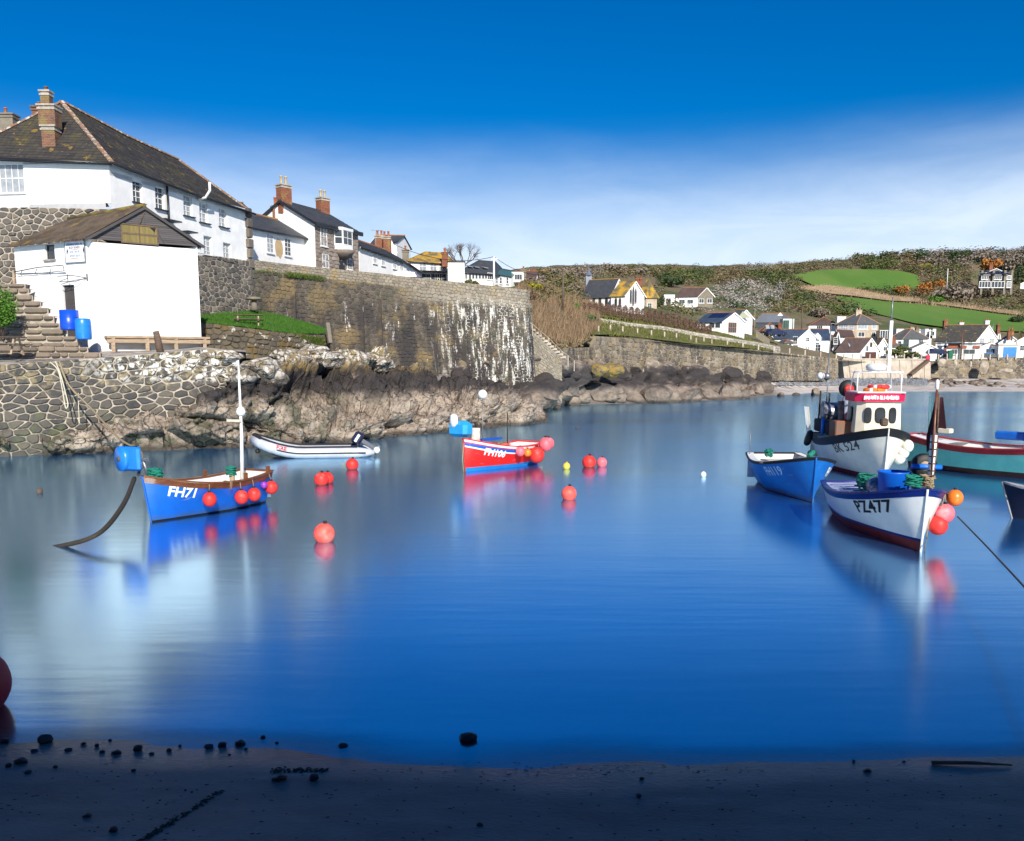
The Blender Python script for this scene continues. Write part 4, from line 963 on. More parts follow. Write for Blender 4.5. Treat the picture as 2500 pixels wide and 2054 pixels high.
c = Vector((L0.x, L0.y, 0)) + r2 * s1_; c.z = pz
windowat(t, c, r2, n2, 1.66, 1.76, 4, 2, rec=.12, glass=M['curtain'])
rb = MB(); dzo = Vector((0, 0, -.12)); E_L, E_F, E_G = L0 + Vector((-.3, -.4, 0)) + dzo, F0 + Vector((.35, -.35, 0)) + dzo, G0 + Vector((.45, .2, 0)) + dzo
E_B, E_BL = G0 + bk + Vector((0, .3, 0)), L0 + (G0 - F0) + dzo
def skin(*p): rb.poly(*p)
mid_e, mid_r = E_F.lerp(E_G, .5) + Vector((-.1, 0, -.1)), A1.lerp(A2, .5) + Vector((0, 0, -.15))
skin(E_F, mid_e, mid_r, A1); skin(mid_e, E_G, A2, mid_r); skin(E_L, E_F, A1); skin(E_G, E_B, A2); skin(E_B, E_L, A1, A2)
skin(E_L, E_F, E_F + Vector((0, 0, -.12)), E_L + Vector((0, 0, -.12)))
rf = rb.build('roof', M['slate'], t)
pl_ = slates([E_F, mid_e, mid_r, A1], .40, .30, seed=3) + slates([mid_e, E_G, A2, mid_r], .40, .30, seed=4) + slates([E_L, E_F, A1, A1], .38, .28, seed=5)
pieces('slate', pl_, M['slate'], rf, 300, 'slates', minpx=5)
rm = MB()
for a_, b_ in ((E_F, A1), (E_L, A1), (A1, mid_r), (mid_r, A2), (E_G, A2)):
    k = max(1, int((b_ - a_).length / .42))
    for i in range(k):
        p, q = a_.lerp(b_, i / k), a_.lerp(b_, (i + .95) / k); rm.bar(p + Vector((0, 0, .06)), q + Vector((0, 0, .08)), .26, .1)
rm.build('hip_tiles', M['oldridge'], rf)['kind'] = 'stuff'
gt = MB(); gt.tube([E_L + Vector((0, -.08, 0)), E_F + Vector((.05, -.08, 0)), mid_e + Vector((.1, -.05, 0)), E_G + Vector((.1, -.05, 0))], .085, 8); gt.build('gutter', M['gutter'], t)
f = on_line((F0.x, F0.y, 14), (G0.x, G0.y, 14), 409); p = F0.lerp(G0, f) + n_ * .1
MB().tube([p + Vector((0, 0, -.2)), Vector((p.x, p.y, 12.5))], .07, 8).build('drainpipe', M['gutter'], t)
f = on_line((F0.x, F0.y, 14), (G0.x, G0.y, 14), 485); p = F0.lerp(G0, f)
MB().tube([p + n_ * .05 + Vector((0, 0, -.35)), p + n_ * .7 + Vector((0, 0, -.25)), p + n_ * .95 + Vector((0.1, 0, .2)), p + n_ * .95 + Vector((.1, 0, .75))], .09, 8).build('flue_pipe', M['white'], t)
for px, py, wd in ((400, 540, 1.6), (447, 568, 1.0)):
    f = on_line((F0.x, F0.y, 14), (G0.x, G0.y, 14), px); p = F0.lerp(G0, f); z = z_at(p, py); c = Vector((p.x, p.y, z)) + n_ * .4
    MB().box(c, (wd, .8, .08), ax=(r_, n_, Vector((0, 0, 1)))).build('canopy', M['gutter'], t)
# chimney in three lifts with real bricks
c = P(129, 390, 57.4); chimney(t, (c.x, c.y, c.z - .6), .78, .75, z_at(c, 312) - c.z + .6, M['oldbrick'], 0, detail=True)
c2 = Vector((c.x, c.y, z_at(c, 312))); chimney(t, c2, .98, .85, z_at(c, 262) - c2.z, M['oldbrick'], 0, detail=True)
c3 = Vector((c.x - .12, c.y, z_at(c, 262) + .1)); chimney(t, c3, .5, .5, z_at(c, 226) - c3.z, M['oldbrick'], 1, potm=M['oldbrick'], potH=.25, detail=True)
# stone plinth of the long house and the wall under its gable
pc_ = []
for f in (0, .25, .5, .75, 1.0):
    p = F0.lerp(G0, f); q = Vector((p.x, p.y, 0)) + n_ * .12; pc_.append((Vector((q.x, q.y, 6.5)) + n_ * .3, Vector((q.x, q.y, 11.9 + .3 * f + .12 * math.sin(f * 9)))))
pl = empty('house_plinth', pc_[2][0], 'rubble stone base under the right half of the long white house', 'stone wall')
wall_of_stones('mortar_backing', pc_, .48, .35, M['stone'], M['mortar'], pl, depth=.06, gap=.05, jit=.44, seed=61, limit=300, minpx=6, keep=lambda s, t_: s > 4.5)
qn = []
for z in range(13): 
    p = G0 + n_ * .16; mbx = MB().box((p.x - .1, p.y + .02, 6.8 + z * .75), (.5 + .15 * (z % 2), .4, .66), rz=math.atan2(r_.y, r_.x), bev=.05, rnd=.2 + .06 * z)
    mbx.build('quoin', M['stone'], t if z > 6 else pl)
rc_ = []
for px, yt, yb_, Y in ((-110, 506, 880, 55.4), (60, 507, 880, 55.3), (180, 509, 880, 55.2), (278, 512, 880, 55.4)): rc_.append((P(px, yb_, Y - .9), P(px, yt, Y)))
rw = empty('retaining_wall', rc_[1][0], 'high rubble retaining wall under the white gable end behind the shed', 'retaining wall')
wall_of_stones('mortar_backing', rc_, .52, .36, M['stone'], M['mortar'], rw, depth=.08, gap=.06, seed=62, limit=300, minpx=6, jit=.42)

# house beyond, cut by the left edge
hh = house('neighbour_house', 'dark slate roofed house with stone chimney behind the left end', P(60, 360, 72), P(-330, 360, 78), Vector((2.5, 8, 0)), 12, 18.5, z_at(P(20, 300, 74), 296), roof=M['slate'])
c = P(18, 330, 71); chimney(hh['root'], c - Vector((0, 0, 1)), 1.5, 1.0, z_at(c, 283) - c.z + 1, M['parapet'], 1, potH=.5)
c = P(98, 300, 66); chimney(hh['root'], c - Vector((0, 0, 1)), .8, .6, 2.0, M['oldbrick'], 1, potH=.3)

# ------------------------------------------------------------------ white shed on the quay
Yc = 49.0
Cc, Cr, Cl = P(222, 584, Yc), P(481, 602, 52.6), P(34, 604, 51.3)
apex = P(350, 510, 50.9)
sh = empty('quay_shed', (Cc.x, Cc.y, 5), 'whitewashed harbour shed with dark boarded gable and corrugated roof', 'shed')
mb = MB(); zb = 4.6
lenL = (Vector((Cl.x, Cl.y, 0)) - Vector((Cc.x, Cc.y, 0))).length
def on_side(px, py, A, B):
    f = on_line((A.x, A.y, 8), (B.x, B.y, 8), px); p = A.lerp(B, f); return f, z_at(p, py)
fd, zd = on_side(168, 700, Cl, Cc); fw_, zw = on_side(130, 612, Cl, Cc)
zdt = z_at(Cl.lerp(Cc, fd), 696)
holes = [(fd * lenL - .46, fd * lenL + .46, 5.2, zdt), (fw_ * lenL - .36, fw_ * lenL + .36, z_at(Cl.lerp(Cc, fw_), 634), z_at(Cl.lerp(Cc, fw_), 597))]
rL, nL, _ = wall_holes(mb, Cl, Cc, zb, Cl.z, Cc.z, holes, rec=.2)
rR, nR, _ = wall_holes(mb, Cc, Cr, zb, Cc.z - .15, Cr.z - .15)
back = Cl + (Cr - Cc); mb.poly((Cr.x, Cr.y, zb), (back.x, back.y, zb), (back.x, back.y, Cr.z), (Cr.x, Cr.y, Cr.z))
mb.build('wall', M['render'], sh)
# door, window in the shadowed openings
c = Vector((Cl.x, Cl.y, 0)) + rL * (fd * lenL) - nL * .17; zc = (5.2 + zdt) / 2
dr = MB()
for k in range(5): dr.box((c.x + rL.x * (k - 2) * .18, c.y + rL.y * (k - 2) * .18, zc), (.17, .05, zdt - 5.2), ax=(rL, nL, Vector((0, 0, 1))))
dr = dr.build('door', M['darkwood'], sh); MB().box(c + rL * .33 + nL * .05 + Vector((0, 0, zc)), (.05, .05, .12)).build('handle', M['grey'], dr)
zwc = (holes[1][2] + holes[1][3]) / 2
c = Vector((Cl.x, Cl.y, 0)) + rL * (fw_ * lenL); c.z = zwc
windowat(sh, c, rL, nL, .70, holes[1][3] - holes[1][2] - .02, 1, 2, frame=M['darkwood'], rec=.16, sillm=M['concrete'])
# boarded gable: individual boards
gA, gB, gC = Cc + nR * .03 + rR * -.1, Cr + nR * .03 + rR * .1, apex + nR * .1
gv = gC - gA.lerp(gB, .5); nb = 17; pl_ = []; rg = random.Random(3)
MB().poly(gA - nR * .05, gB - nR * .05, gC - nR * .05).build('gable_backing', M['darkwood'], sh)
for j in range(nb):
    z0, z1 = j / nb, (j + .97) / nb
    def ed(f, side): return gA.lerp(gC, f) if side == 0 else gB.lerp(gC, f)
    a0, b0, a1, b1 = ed(z0, 0), ed(z0, 1), ed(z1, 0), ed(z1, 1); k = 3 if j < 8 else (2 if j < 13 else 1)
    for i in range(k):
        p = [a0.lerp(b0, i / k + .002), a0.lerp(b0, (i + 1) / k - .002), a1.lerp(b1, (i + 1) / k - .002), a1.lerp(b1, i / k + .002)]
        o0, o1 = nR * .035, nR * .015
        vs = [p[0] + o0, p[1] + o0, p[2] + o1, p[3] + o1, p[0], p[1]]
        pl_.append(([tuple(v) for v in vs], [(0, 1, 2, 3), (4, 5, 1, 0)], rg.random() * .98 + .01, 0))
pieces('board', pl_, M['darkwood'], sh, 60, 'boards', minpx=2)
f_, zz_ = on_side(349, 573, Cc, Cr); cw_ = Cc.lerp(Cr, f_); cw_.z = zz_
yb_ = flat('yellowed_board', (.24, .18, .06), .7)
wo_ = windowat(sh, cw_ + nR * .05, rR, nR, 2.0, 1.05, 2, 2, frame=M['oldwood'], glass=mat('yellowed_shutter', (.22, .165, .05), (.14, .11, .04), scale=(6, 6, .5), rough=.7), bar=.06, fw=.07, sill=False)
MB().bar(cw_ + nR * .1 + Vector((0, 0, .55)), gC + nR * .03 - Vector((0, 0, .2)), .06, .04).build('gable_strut', M['oldwood'], sh)
MB().poly(cw_ + nR * .075 + rR * .55 + Vector((0, 0, .42)), cw_ + nR * .075 + rR * .9 + Vector((0, 0, .42)), cw_ + nR * .075 + rR * .82 + Vector((0, 0, .18))).build('broken_pane', M['gutter'], sh)
# corrugated roof: left slope over the side wall
def corrugated(name, a, b, c_, d, amp=.035, pitch=.16):
    """a-b eaves, d-c ridge"""
    a, b, c_, d = [Vector(x) for x in (a, b, c_, d)]; n = int((b - a).length / pitch * 4); nm = (b - a).cross(d - a).normalized(); nm = nm if nm.z > 0 else -nm
    vs = []; fs = []
    for i in range(n + 1):
        h_ = nm * (amp * math.sin(i * math.pi / 2)); p, q = a.lerp(b, i / n) + h_, d.lerp(c_, i / n) + h_; vs += [tuple(p), tuple(q), tuple(p - nm * .02)]
    for i in range(n): fs += [(3 * i, 3 * i + 3, 3 * i + 4, 3 * i + 1), (3 * i + 2, 3 * i + 5, 3 * i + 3, 3 * i)]
    return MB().add(vs, fs, smooth=True).build(name, M['corr'], sh)
ov = rR * -.35 + Vector((0, 0, -.12)); apf = apex + nR * .25 + Vector((0, 0, .12)); 
ridge_b = apex + (Cl - Cc) * .97 + Vector((0, 0, -.1))
corrugated('roof', Cl + ov + (Cl - Cc).normalized() * .2 + Vector((0, 0, .1)), Cc + ov + nR * .25 + Vector((0, 0, .1)), apf, ridge_b)
corrugated('roof', Cr + rR * .35 + nR * .25 + Vector((0, 0, -.05)), back + rR * .35, ridge_b, apf)
MB().tube([apf + Vector((0, 0, .03)), ridge_b + Vector((0, 0, .03))], .12, 8).build('ridge_cap', mat('mossy_ridge_cap', (.20, .15, .03), (.09, .07, .04), scale=2, rough=.95), sh)
MB().bar(Cc + nR * .26 + ov + Vector((0, 0, .02)), apf - Vector((0, 0, .1)), .05, .14).bar(Cr + nR * .26 + rR * .35 - Vector((0, 0, .05)), apf - Vector((0, 0, .1)), .05, .14).build('bargeboard', M['darkwood'], sh)
# text helper ---------------------------------------------------
def text_mesh(txt, size, bold=.0):
    cu = bpy.data.curves.new('t', 'FONT'); cu.body = txt; cu.size = size; cu.align_x = 'CENTER'; cu.align_y = 'CENTER'; cu.resolution_u = 2; cu.offset = bold
    o = bpy.data.objects.new('t', cu); col.objects.link(o); bpy.context.view_layer.update()
    dg = bpy.context.evaluated_depsgraph_get(); me = o.evaluated_get(dg).to_mesh()
    vs = [v.co.copy() for v in me.vertices]; fs = [tuple(p.vertices) for p in me.polygons]
    o.evaluated_get(dg).to_mesh_clear(); col.objects.unlink(o); bpy.data.objects.remove(o); bpy.data.curves.remove(cu)
    return vs, fs
def put_text(parent, name, txt, size, c, r, up, n, m, bold=.01, squash=1.0, lift=.004, local=False):
    vs, fs = text_mesh(txt, size, bold); c, r, up, n = [Vector(x) for x in (c, r, up, n)]
    mb = MB(); mb.add([tuple(c + r * (v.x * squash) + up * v.y + n * lift) for v in vs], fs); return mb.build(name, m, parent, local=local)
# notice board on the side wall
fs_, zs_ = on_side(193, 613, Cl, Cc); cs = Cl.lerp(Cc, fs_); cs.z = z_at(cs, 611); cs = cs + nL * .06
sg = empty('sign_board', cs, 'white painted windsurfing centre notice with red and blue lettering on the shed', 'sign')
MB().box(cs, (1.42, .05, 1.3), ax=(rL, nL, Vector((0, 0, 1)))).build('panel', M['white'], sg)
fr_ = MB(); 
for s_ in (-1, 1): fr_.box(cs + rL * (s_ * .72), (.04, .07, 1.36), ax=(rL, nL, Vector((0, 0, 1)))); fr_.box(cs + Vector((0, 0, s_ * .66)), (1.4, .07, .04), ax=(rL, nL, Vector((0, 0, 1))))
fr_.build('frame', M['grey'], sg)
RT = flat('red_lettering', (.62, .02, .03), .6); BT = flat('blue_lettering', (.02, .12, .55), .6); ND = flat('navy_lettering', (.01, .015, .12), .6)
for tx, zz_, sz_, m_, sq in (('COVERACK WINDSURFING CENTRE', .50, .16, RT, .54), ('WINDSURFING TUITION - HIRE', .30, .15, BT, .56), ('BODY BOARDS', .12, .17, ND, .68), ('KAYAKS - SURF - SKIS', -.10, .14, BT, .56), ('WETSUITS - BOOTS', -.32, .15, BT, .60)):
    put_text(sg, 'lettering', tx, sz_, cs + Vector((0, 0, zz_)), rL, (0, 0, 1), nL, m_, .004, sq, .03)
MB().box(cs + nL * .03 + Vector((0, 0, .02)), (.5, .01, .02), ax=(rL, nL, Vector((0, 0, 1)))).box(cs + nL * .03 + Vector((0, 0, -.44)), (.6, .01, .025), ax=(rL, nL, Vector((0, 0, 1)))).build('underline', RT, sg)
for s_ in (-1, 1):
    q = cs + rL * (s_ * .60) + nL * .032 + Vector((0, 0, -.12)); MB().poly(q, q + rL * .14 + Vector((0, 0, .02)), q + rL * .05 + Vector((0, 0, .26))).poly(q - rL * .08 - Vector((0, 0, .03)), q + rL * .12 - Vector((0, 0, .05)), q + rL * .1 - Vector((0, 0, .01))).build('sail_emblem', ND, sg)
# iron sign brackets on the wall
f_, z_ = on_side(100, 656, Cl, Cc)
def sp_(px, py, o_=.08):
    f, z = on_side(px, py, Cl, Cc); p = Cl.lerp(Cc, f); return Vector((p.x, p.y, z)) + nL * o_
ir = flat('rusty_iron', (.05, .04, .04), .8)
br = empty('sail_rack', sp_(40, 664), 'long thin iron rack fixed across the left of the shed side wall', 'rack')
MB().tube([sp_(42, 665), sp_(110, 655, .35), sp_(178, 650, .5)], .025, 5).tube([sp_(178, 650, .5), sp_(165, 662, .1), sp_(105, 668, .1), sp_(50, 672, .1)], .018, 5).build('rail', ir, br)
for x in (70, 105, 140): MB().tube([sp_(x, 660 - (x - 70) * .06, .25), sp_(x - 12, 670, .08)], .016, 4).build('strut', ir, br)
MB().box(sp_(42, 683, .1), (.1, .1, 1.0)).build('post', M['wood'], br)
br = empty('iron_bracket', sp_(217, 680), 'small wrought iron hanging bracket above the shed door', 'bracket')
MB().tube([sp_(163, 677, .5), sp_(190, 674, .3), sp_(215, 679, .05)], .022, 5).tube([sp_(168, 690, .5), sp_(198, 689, .3), sp_(215, 679, .05)], .018, 5).build('arm', ir, br)
MB().bar(sp_(217, 669, .03), sp_(217, 686, .03), .05).bar(sp_(182, 672, .35), sp_(182, 690, .35), .03).bar(sp_(182, 681, .35), sp_(166, 690, .5), .025).build('upright', ir, br)

# timber shelf along the front of the shed
bn = empty('timber_shelf', (Cc.x + .6, Cc.y - .2, 4.9), 'long rough timber bench shelf on posts along the shed front', 'bench')
zs = z_at(Cc, 822); b0_, b1_ = Cc + rR * .35, Cr + rR * .3; 
for p in (b0_, b1_): p.z = 0
n1 = nR * .3; z0 = z_at(b0_, 823); z1 = z_at(b1_ + n1, 826)
q0, q1 = Vector((b0_.x, b0_.y, z0)) + n1, Vector((b1_.x, b1_.y, z1)) + n1
MB().bar(q0, q1, .55, .12).build('top_board', M['wood'], bn); MB().bar(q0 - Vector((0, 0, .22)) + nR * .2, q1 - Vector((0, 0, .22)) + nR * .2, .1, .2).build('rail', M['wood'], bn)
for f in (.06, .38, .66, .95):
    p = q0.lerp(q1, f) + nR * .15; MB().box((p.x, p.y, p.z - .6), (.2, .2, 1.15), rz=.3).build('leg', M['wood'], bn)
p = P(392, 852, 48.6); lp = empty('mooring_post', p, 'dark weathered wooden post leaning in front of the shed shelf', 'post')
MB().tube([p - Vector((0, 0, .3)), p + Vector((-.12, 0, .5)), p + Vector((-.2, 0, .93))], [.2, .18, .16], 9).build('post', M['oldwood'], lp)
ORD = ['first', 'second', 'third', 'fourth', 'fifth', 'sixth', 'seventh', 'eighth', 'ninth', 'tenth', 'eleventh', 'twelfth', 'thirteenth', 'fourteenth', 'fifteenth', 'sixteenth', 'seventeenth', 'eighteenth', 'nineteenth', 'twentieth', 'twenty-first', 'twenty-second', 'twenty-third', 'twenty-fourth']
# ------------------------------------------------------------------ row of houses behind the parapet
def rowhouse(name, label, e0, e1, Wv, ybase, yridge0, yridge1, **k):
    """e0,e1 = (px, py_eaves, Y) of the front eaves; ridge rows measured over the near and far gable"""
    a, b = P(*e0), P(*e1); W_ = Vector((Wv[0], Wv[1], 0)); m0, m1 = a + W_ / 2, b + W_ / 2
    return house(name, label, a, b, W_, z_at(a, ybase) - 1.2, a.z, z_at(m0, yridge0), ze1=b.z, zr1=z_at(m1, yridge1), **k)
h = rowhouse('white_cottage', 'low white cottage with moss flecked slate roof next to the long house', (597, 553, 72.2), (752, 583, 80.5), (-5.5, 2.6), 640, 503, 541, slate='f', roof=M['slateA'], sl=150, sex=.3, slw=.4)
for s, py in ((.16, 597), (.27, 600)): pass
def wpx(h, px, py, w_, h_, side='F', **k):
    a, b = (h['E0'], h['E1']) if side == 'F' else ((h['E0'], h['B0']) if side == '0' else (h['E1'], h['B1']))
    s = on_line((a.x, a.y, h['ze'] - 1.5), (b.x, b.y, h['ze'] - 1.5), px); return win(h, side, s, z_at(a.lerp(b, s), py), w_, h_, **k)
wpx(h, 659, 595, .95, 1.5, nx=2, ny=4, glass=M['curtain']); wpx(h, 702, 604, .95, 1.45, nx=2, ny=4)
a, b = h['E0'], h['E1']; s = on_line((a.x, a.y, 15), (b.x, b.y, 15), 680); p = a.lerp(b, s)
rg = random.Random(8); mb = MB(); z0 = z_at(p, 606); r_ = (b - a).normalized()
mb.poly(*[p + h['nF'] * .012 + r_ * (.62 * math.cos(t) * (1 + rg.uniform(-.15, .15))) + Vector((0, 0, z0 + .8 * math.sin(t) * (1 + rg.uniform(-.15, .15)))) for t in [i * math.pi / 7 for i in range(14)]])
mb.build('bare_render_patch', flat('bare_tan_render', (.50, .36, .2), .9), h['root'])
h = rowhouse('rear_house', 'dark slate roof with red ridge standing behind the white cottage', (560, 545, 83), (655, 560, 90), (-6, 3), 640, 494, 497, roof=M['slate'])
c = P(679, 528, 82); chimney(h['root'], c - Vector((0, 0, 1.4)), 1.0, .7, z_at(c, 506) - c.z + 1.4, M['brick'], 2, detail=True, rz=.5, potH=.75)
ho = rowhouse('stone_fronted_house', 'tall house with white gable, granite front and white bay window', (768, 545, 79.5), (874, 569, 86.0), (-6.6, 3.4), 655, 493, 522, wall=M['granite'], endm=M['render'], slate='f', roof=M['slateA'], sl=150, facia=M['gutter'], ridge=M['slateA'], sex=.3, slw=.4)
h = ho
wpx(h, 790, 578, 1.0, 1.65, nx=2, ny=2, glass=M['curtain']); wpx(h, 793, 638, 1.0, 1.2, nx=2, ny=2, glass=M['curtain']); wpx(h, 852, 645, .9, 1.0, nx=2, ny=2, glass=M['curtain'])
# granite courses of the front as blocks
a, b = h['E0'] - h['u'] * 0, h['E1']; ln = (b - a).length
cl_ = cells(ln - .1, h['ze'] - 12.6, .75, .33, .16, .03, 77)
def sfh(s, t): p = a + h['u'] * (s + .05); return Vector((p.x, p.y, 12.5 + t)) + h['nF'] * .01, h['nF']
bayf = on_line((a.x, a.y, 15), (b.x, b.y, 15), 835)
pieces('granite_block', stones(cl_, sfh, .03, 9), M['granite'], h['root'], 150, 'granite_blocks', minpx=5)
pb = a.lerp(b, bayf); zb0, zb1 = z_at(pb, 610), z_at(pb, 562); n, r = h['nF'], h['u']
bay = empty('bay', (0, 0, 0)); bpy.data.objects.remove(bay)
bm_ = MB(); fp = [pb - r * 1.25, pb - r * .8 + n * .65, pb + r * .8 + n * .65, pb + r * 1.25]
for z0, z1, ex in ((zb0 - .1, zb0 + .35, 1.0), (zb1 - .12, zb1 + .12, 1.08)):
    q = [pb + (p - pb) * ex for p in fp]; lo = [(p.x, p.y, z0) for p in q]; hi = [(p.x, p.y, z1) for p in q]
    bm_.add(lo + hi, [(0, 1, 2, 3), (4, 7, 6, 5)] + [(i, (i + 1) % 4, 4 + (i + 1) % 4, 4 + i) for i in range(4)])
bo = bm_.build('bay_window', M['white'], h['root'])
for i in range(3):
    a_, b_ = fp[i], fp[i + 1]; rr = (b_ - a_).normalized(); nn = Vector((rr.y, -rr.x, 0)); nn = nn if nn.dot(n) > 0 else -nn; c = (a_ + b_) / 2; c = Vector((c.x, c.y, (zb0 + zb1) / 2 + .12)) + nn * -.04
    windowat(bo, c, rr, nn, (b_ - a_).length, zb1 - zb0 - .4, 2 if i == 1 else 1, 2, glass=M['glass'], sill=False, fw=.09)
MB().lathe([(1.15, 0), (.9, -.35), (.45, -.75)], (pb.x + n.x * .1, pb.y + n.y * .1, zb0 - .1), 8).build('corbel', M['granite'], h['root'])
door(h, 'F', bayf - .02, z_at(pb, 668), .9, 1.9, M['gutter'])
MB().bar(h['E0'] + n * .3 - r * .3 + Vector((0, 0, h['ze'] - .12)), h['E1'] + n * .3 + r * .3 + Vector((0, 0, P(874, 569, 86).z - .12)), .18, .35).build('fascia', M['gutter'], h['root'])
c = h['R0'] + h['u'] * .5; chimney(h['root'], (c.x, c.y, h['R0'].z - 1.0), 1.05, .8, 2.45, M['brick'], 2, potm=M['pot'], detail=True, rz=.9, potH=.75)
c = h['R1'] - h['u'] * .5; chimney(h['root'], (c.x, c.y, h['R1'].z - 1.0), 1.0, .8, 2.3, M['brick'], 2, potm=M['pot'], detail=True, rz=.9, potH=.7)
h = rowhouse('low_cottage', 'long low white cottage with slate roof stepping down the street', (877, 603, 87.5), (992, 643, 97), (-5, 2.6), 668, 571, 612, slate='f', roof=M['slateA'], sl=100, sex=.32, slw=.42)
for px in (915, 935, 963, 980): wpx(h, px, 632 + (px - 915) * .28, .8, .9, nx=2, ny=2, glass=M['curtain'])
rowhouse('low_cottage', 'small white end cottage lower down beyond the long low one', (992, 642, 97.2), (1025, 665, 101.5), (-4.5, 2.6), 690, 618, 644, roof=M['slateA'])
h = rowhouse('rear_gabled_house', 'white gabled house with orange chimneys rising behind the low cottages', (905, 600, 112), (968, 590, 114), (1.0, 6.5), 640, 577, 577, roof=M['slateA'], hip0=0)
MB().poly(P(951, 577, 111), P(971, 618, 111), P(940, 618, 111)).build('gable_wall', M['render'], h['root'])
for px, py in ((927, 600), (944, 602)):
    c = P(px, py, 104); chimney(h['root'], c - Vector((0, 0, 1.6)), .95, .7, 2.6, M['brick'], 2, detail=True, potH=.6)
# tv aerial
p = P(916, 600, 100); ar = empty('aerial', p, 'thin television aerial mast above the low cottage roof', 'aerial')
MB().bar(p, P(918, 562, 100), .05).bar(P(905, 562, 100), P(933, 563, 100), .04).bar(P(910, 560, 100), P(910, 565, 100), .03).bar(P(925, 560, 100), P(925, 566, 100), .03).build('mast', M['grey'], ar)
# parked car behind the parapet
def car(name, label, px, py, Y, rz, colr):
    p = P(px, py, Y); t = empty(name, p, label, 'car', None, rz)
    prof = [(-2.1, .35), (-2.1, .85), (-1.9, .95), (-1.45, 1.42), (.55, 1.45), (1.15, 1.0), (2.0, .85), (2.15, .6), (2.15, .35)]
    mb = MB()
    for s_, yw in ((-1, .85), (1, .85)): pass
    vs = []; 
    for sy in (-.85, -.8, .8, .85):
        for (x, z) in prof: vs.append((x, sy * (.86 if z > 1.1 else 1), z if abs(sy) < .82 else min(z, 1.3) if z > 1.3 else z))
    n = len(prof); fs = [(r_ * n + i, r_ * n + i + 1, r_ * n + n + i + 1, r_ * n + n + i) for r_ in range(3) for i in range(n - 1)] + [tuple(range(n)), tuple(range(4 * n - 1, 3 * n - 1, -1))]
    mb.add(vs, fs); mb.build('body', colr, t, local=True)
    for sy in (-1, 1): MB().poly((-1.4, sy * .84, 1.0), (-1.2, sy * .75, 1.36), (.5, sy * .75, 1.36), (1.0, sy * .84, 1.0)).build('side_window', M['glass'], t, local=True)
    MB().poly((.62, -.68, 1.40), (.62, .68, 1.40), (1.12, .74, 1.03), (1.12, -.74, 1.03)).build('windscreen', M['glass'], t, local=True)
    MB().poly((-1.5, -.68, 1.40), (-1.5, .68, 1.40), (-1.9, .74, .98), (-1.9, -.74, .98)).build('rear_window', M['glass'], t, local=True)
    for sx in (-1.35, 1.35):
        for sy in (-.8, .8):
            MB().lathe([(.01, -.1), (.31, -.1), (.33, -.05), (.33, .05), (.31, .1), (.01, .1)], (sx, sy, .33), 14, ax=(Vector((1, 0, 0)), Vector((0, 0, 1)), Vector((0, 1, 0)))).build('wheel', M['black'], t, local=True)
    for sy in (-.6, .6): MB().box((2.14, sy, .68), (.05, .3, .14)).build('headlight', M['white'], t, local=True)
    return t
NAVY = mat('dark_blue_car_paint', (.006, .012, .06), (.006, .012, .05), rough=.2, spec=.7)
car('parked_car', 'dark blue estate car parked behind the parapet below the low cottages', 980, 703, 86.5, R(190), NAVY)
# yellow roofed house with flat wing
a = P(1000, 638, 112); h = house('lichen_roofed_house', 'white two storey house under a bright yellow lichened hip roof', P(1000, 640, 112), P(1096, 638, 115), Vector((1.2, 6, 0)), z_at(a, 700), a.z, z_at(a + Vector((0, 3, 0)), 616), hip0=.22, hip1=.3, roof=M['lichroof'], ridge=M['lichroof'], facia=M['gutter'])
for px, py in ((1032, 651), (1058, 651), (1080, 652)): wpx(h, px, py, 1.0, 1.1, nx=2, ny=2, glass=M['curtain'])
for px in (1040, 1062, 1078): wpx(h, px, 679, 1.3, 1.1, nx=2, ny=2)
MB().bar(h['E0'] + h['nF'] * .5 + Vector((0, 0, z_at(h['E0'], 663))), h['E1'] + h['nF'] * .5 + Vector((0, 0, z_at(h['E1'], 665))), 1.2, .12).build('canopy', M['gutter'], h['root'])
mb = MB(); q = P(1112, 668, 110); zt = P(1112, 645, 110).z; MB().box((q.x, q.y + 2, (zt + q.z) / 2 - .6), (2.0, 5.5, zt - q.z + 1.5), rz=.05).build('flat_roofed_wing', M['render'], h['root'])
MB().box((q.x, q.y + 2, zt + .2), (2.2, 5.7, .12), rz=.05).build('wing_roof', M['gutter'], h['root'])
for px in (990, 1086):
    c = P(px, 632, 114); chimney(h['root'], c - Vector((0, 0, 1)), .7, .6, z_at(c, 612 if px < 1000 else 618) - c.z + 1, M['brick'] if px > 1000 else M['parapet'], 1, potH=.5)
# grey hip roofed house with long window row
a = P(1140, 665, 118); h = house('grey_hip_roofed_house', 'white single storey house with grey hip roof and a row of dark windows', P(1128, 664, 118), P(1203, 667, 121), Vector((2.5, 9, 0)), z_at(a, 705), a.z, z_at(a + Vector((0, 4, 0)), 636), hip0=.2, hip1=.25, roof=M['slateA'], ridge=M['slateA'])
for px in (1133, 1137, 1147, 1155, 1163, 1171, 1179, 1186): wpx(h, px, 675, .42, .7, nx=1, ny=1, sill=False, fw=.05)
wpx(h, 1197, 675, 1.0, .9, nx=3, ny=1)
for px in (1136, 1152, 1174): 
    f = on_line((h['E0'].x, h['E0'].y, 18), (h['E1'].x, h['E1'].y, 18), px); p = h['E0'].lerp(h['E1'], f) + h['w'] * 1.6; zr_ = h['ze'] + 1.6 * (h['zr'] - h['ze']) / 4.6
    nr_ = (Vector((0, 0, 1)) * 4.6 - h['w'] * (h['zr'] - h['ze'])).normalized(); MB().box(Vector((p.x, p.y, zr_ + .3)), (.7, .9, .08), ax=(h['u'], nr_.cross(h['u']), nr_)).build('rooflight', M['curtain'], h['root'])
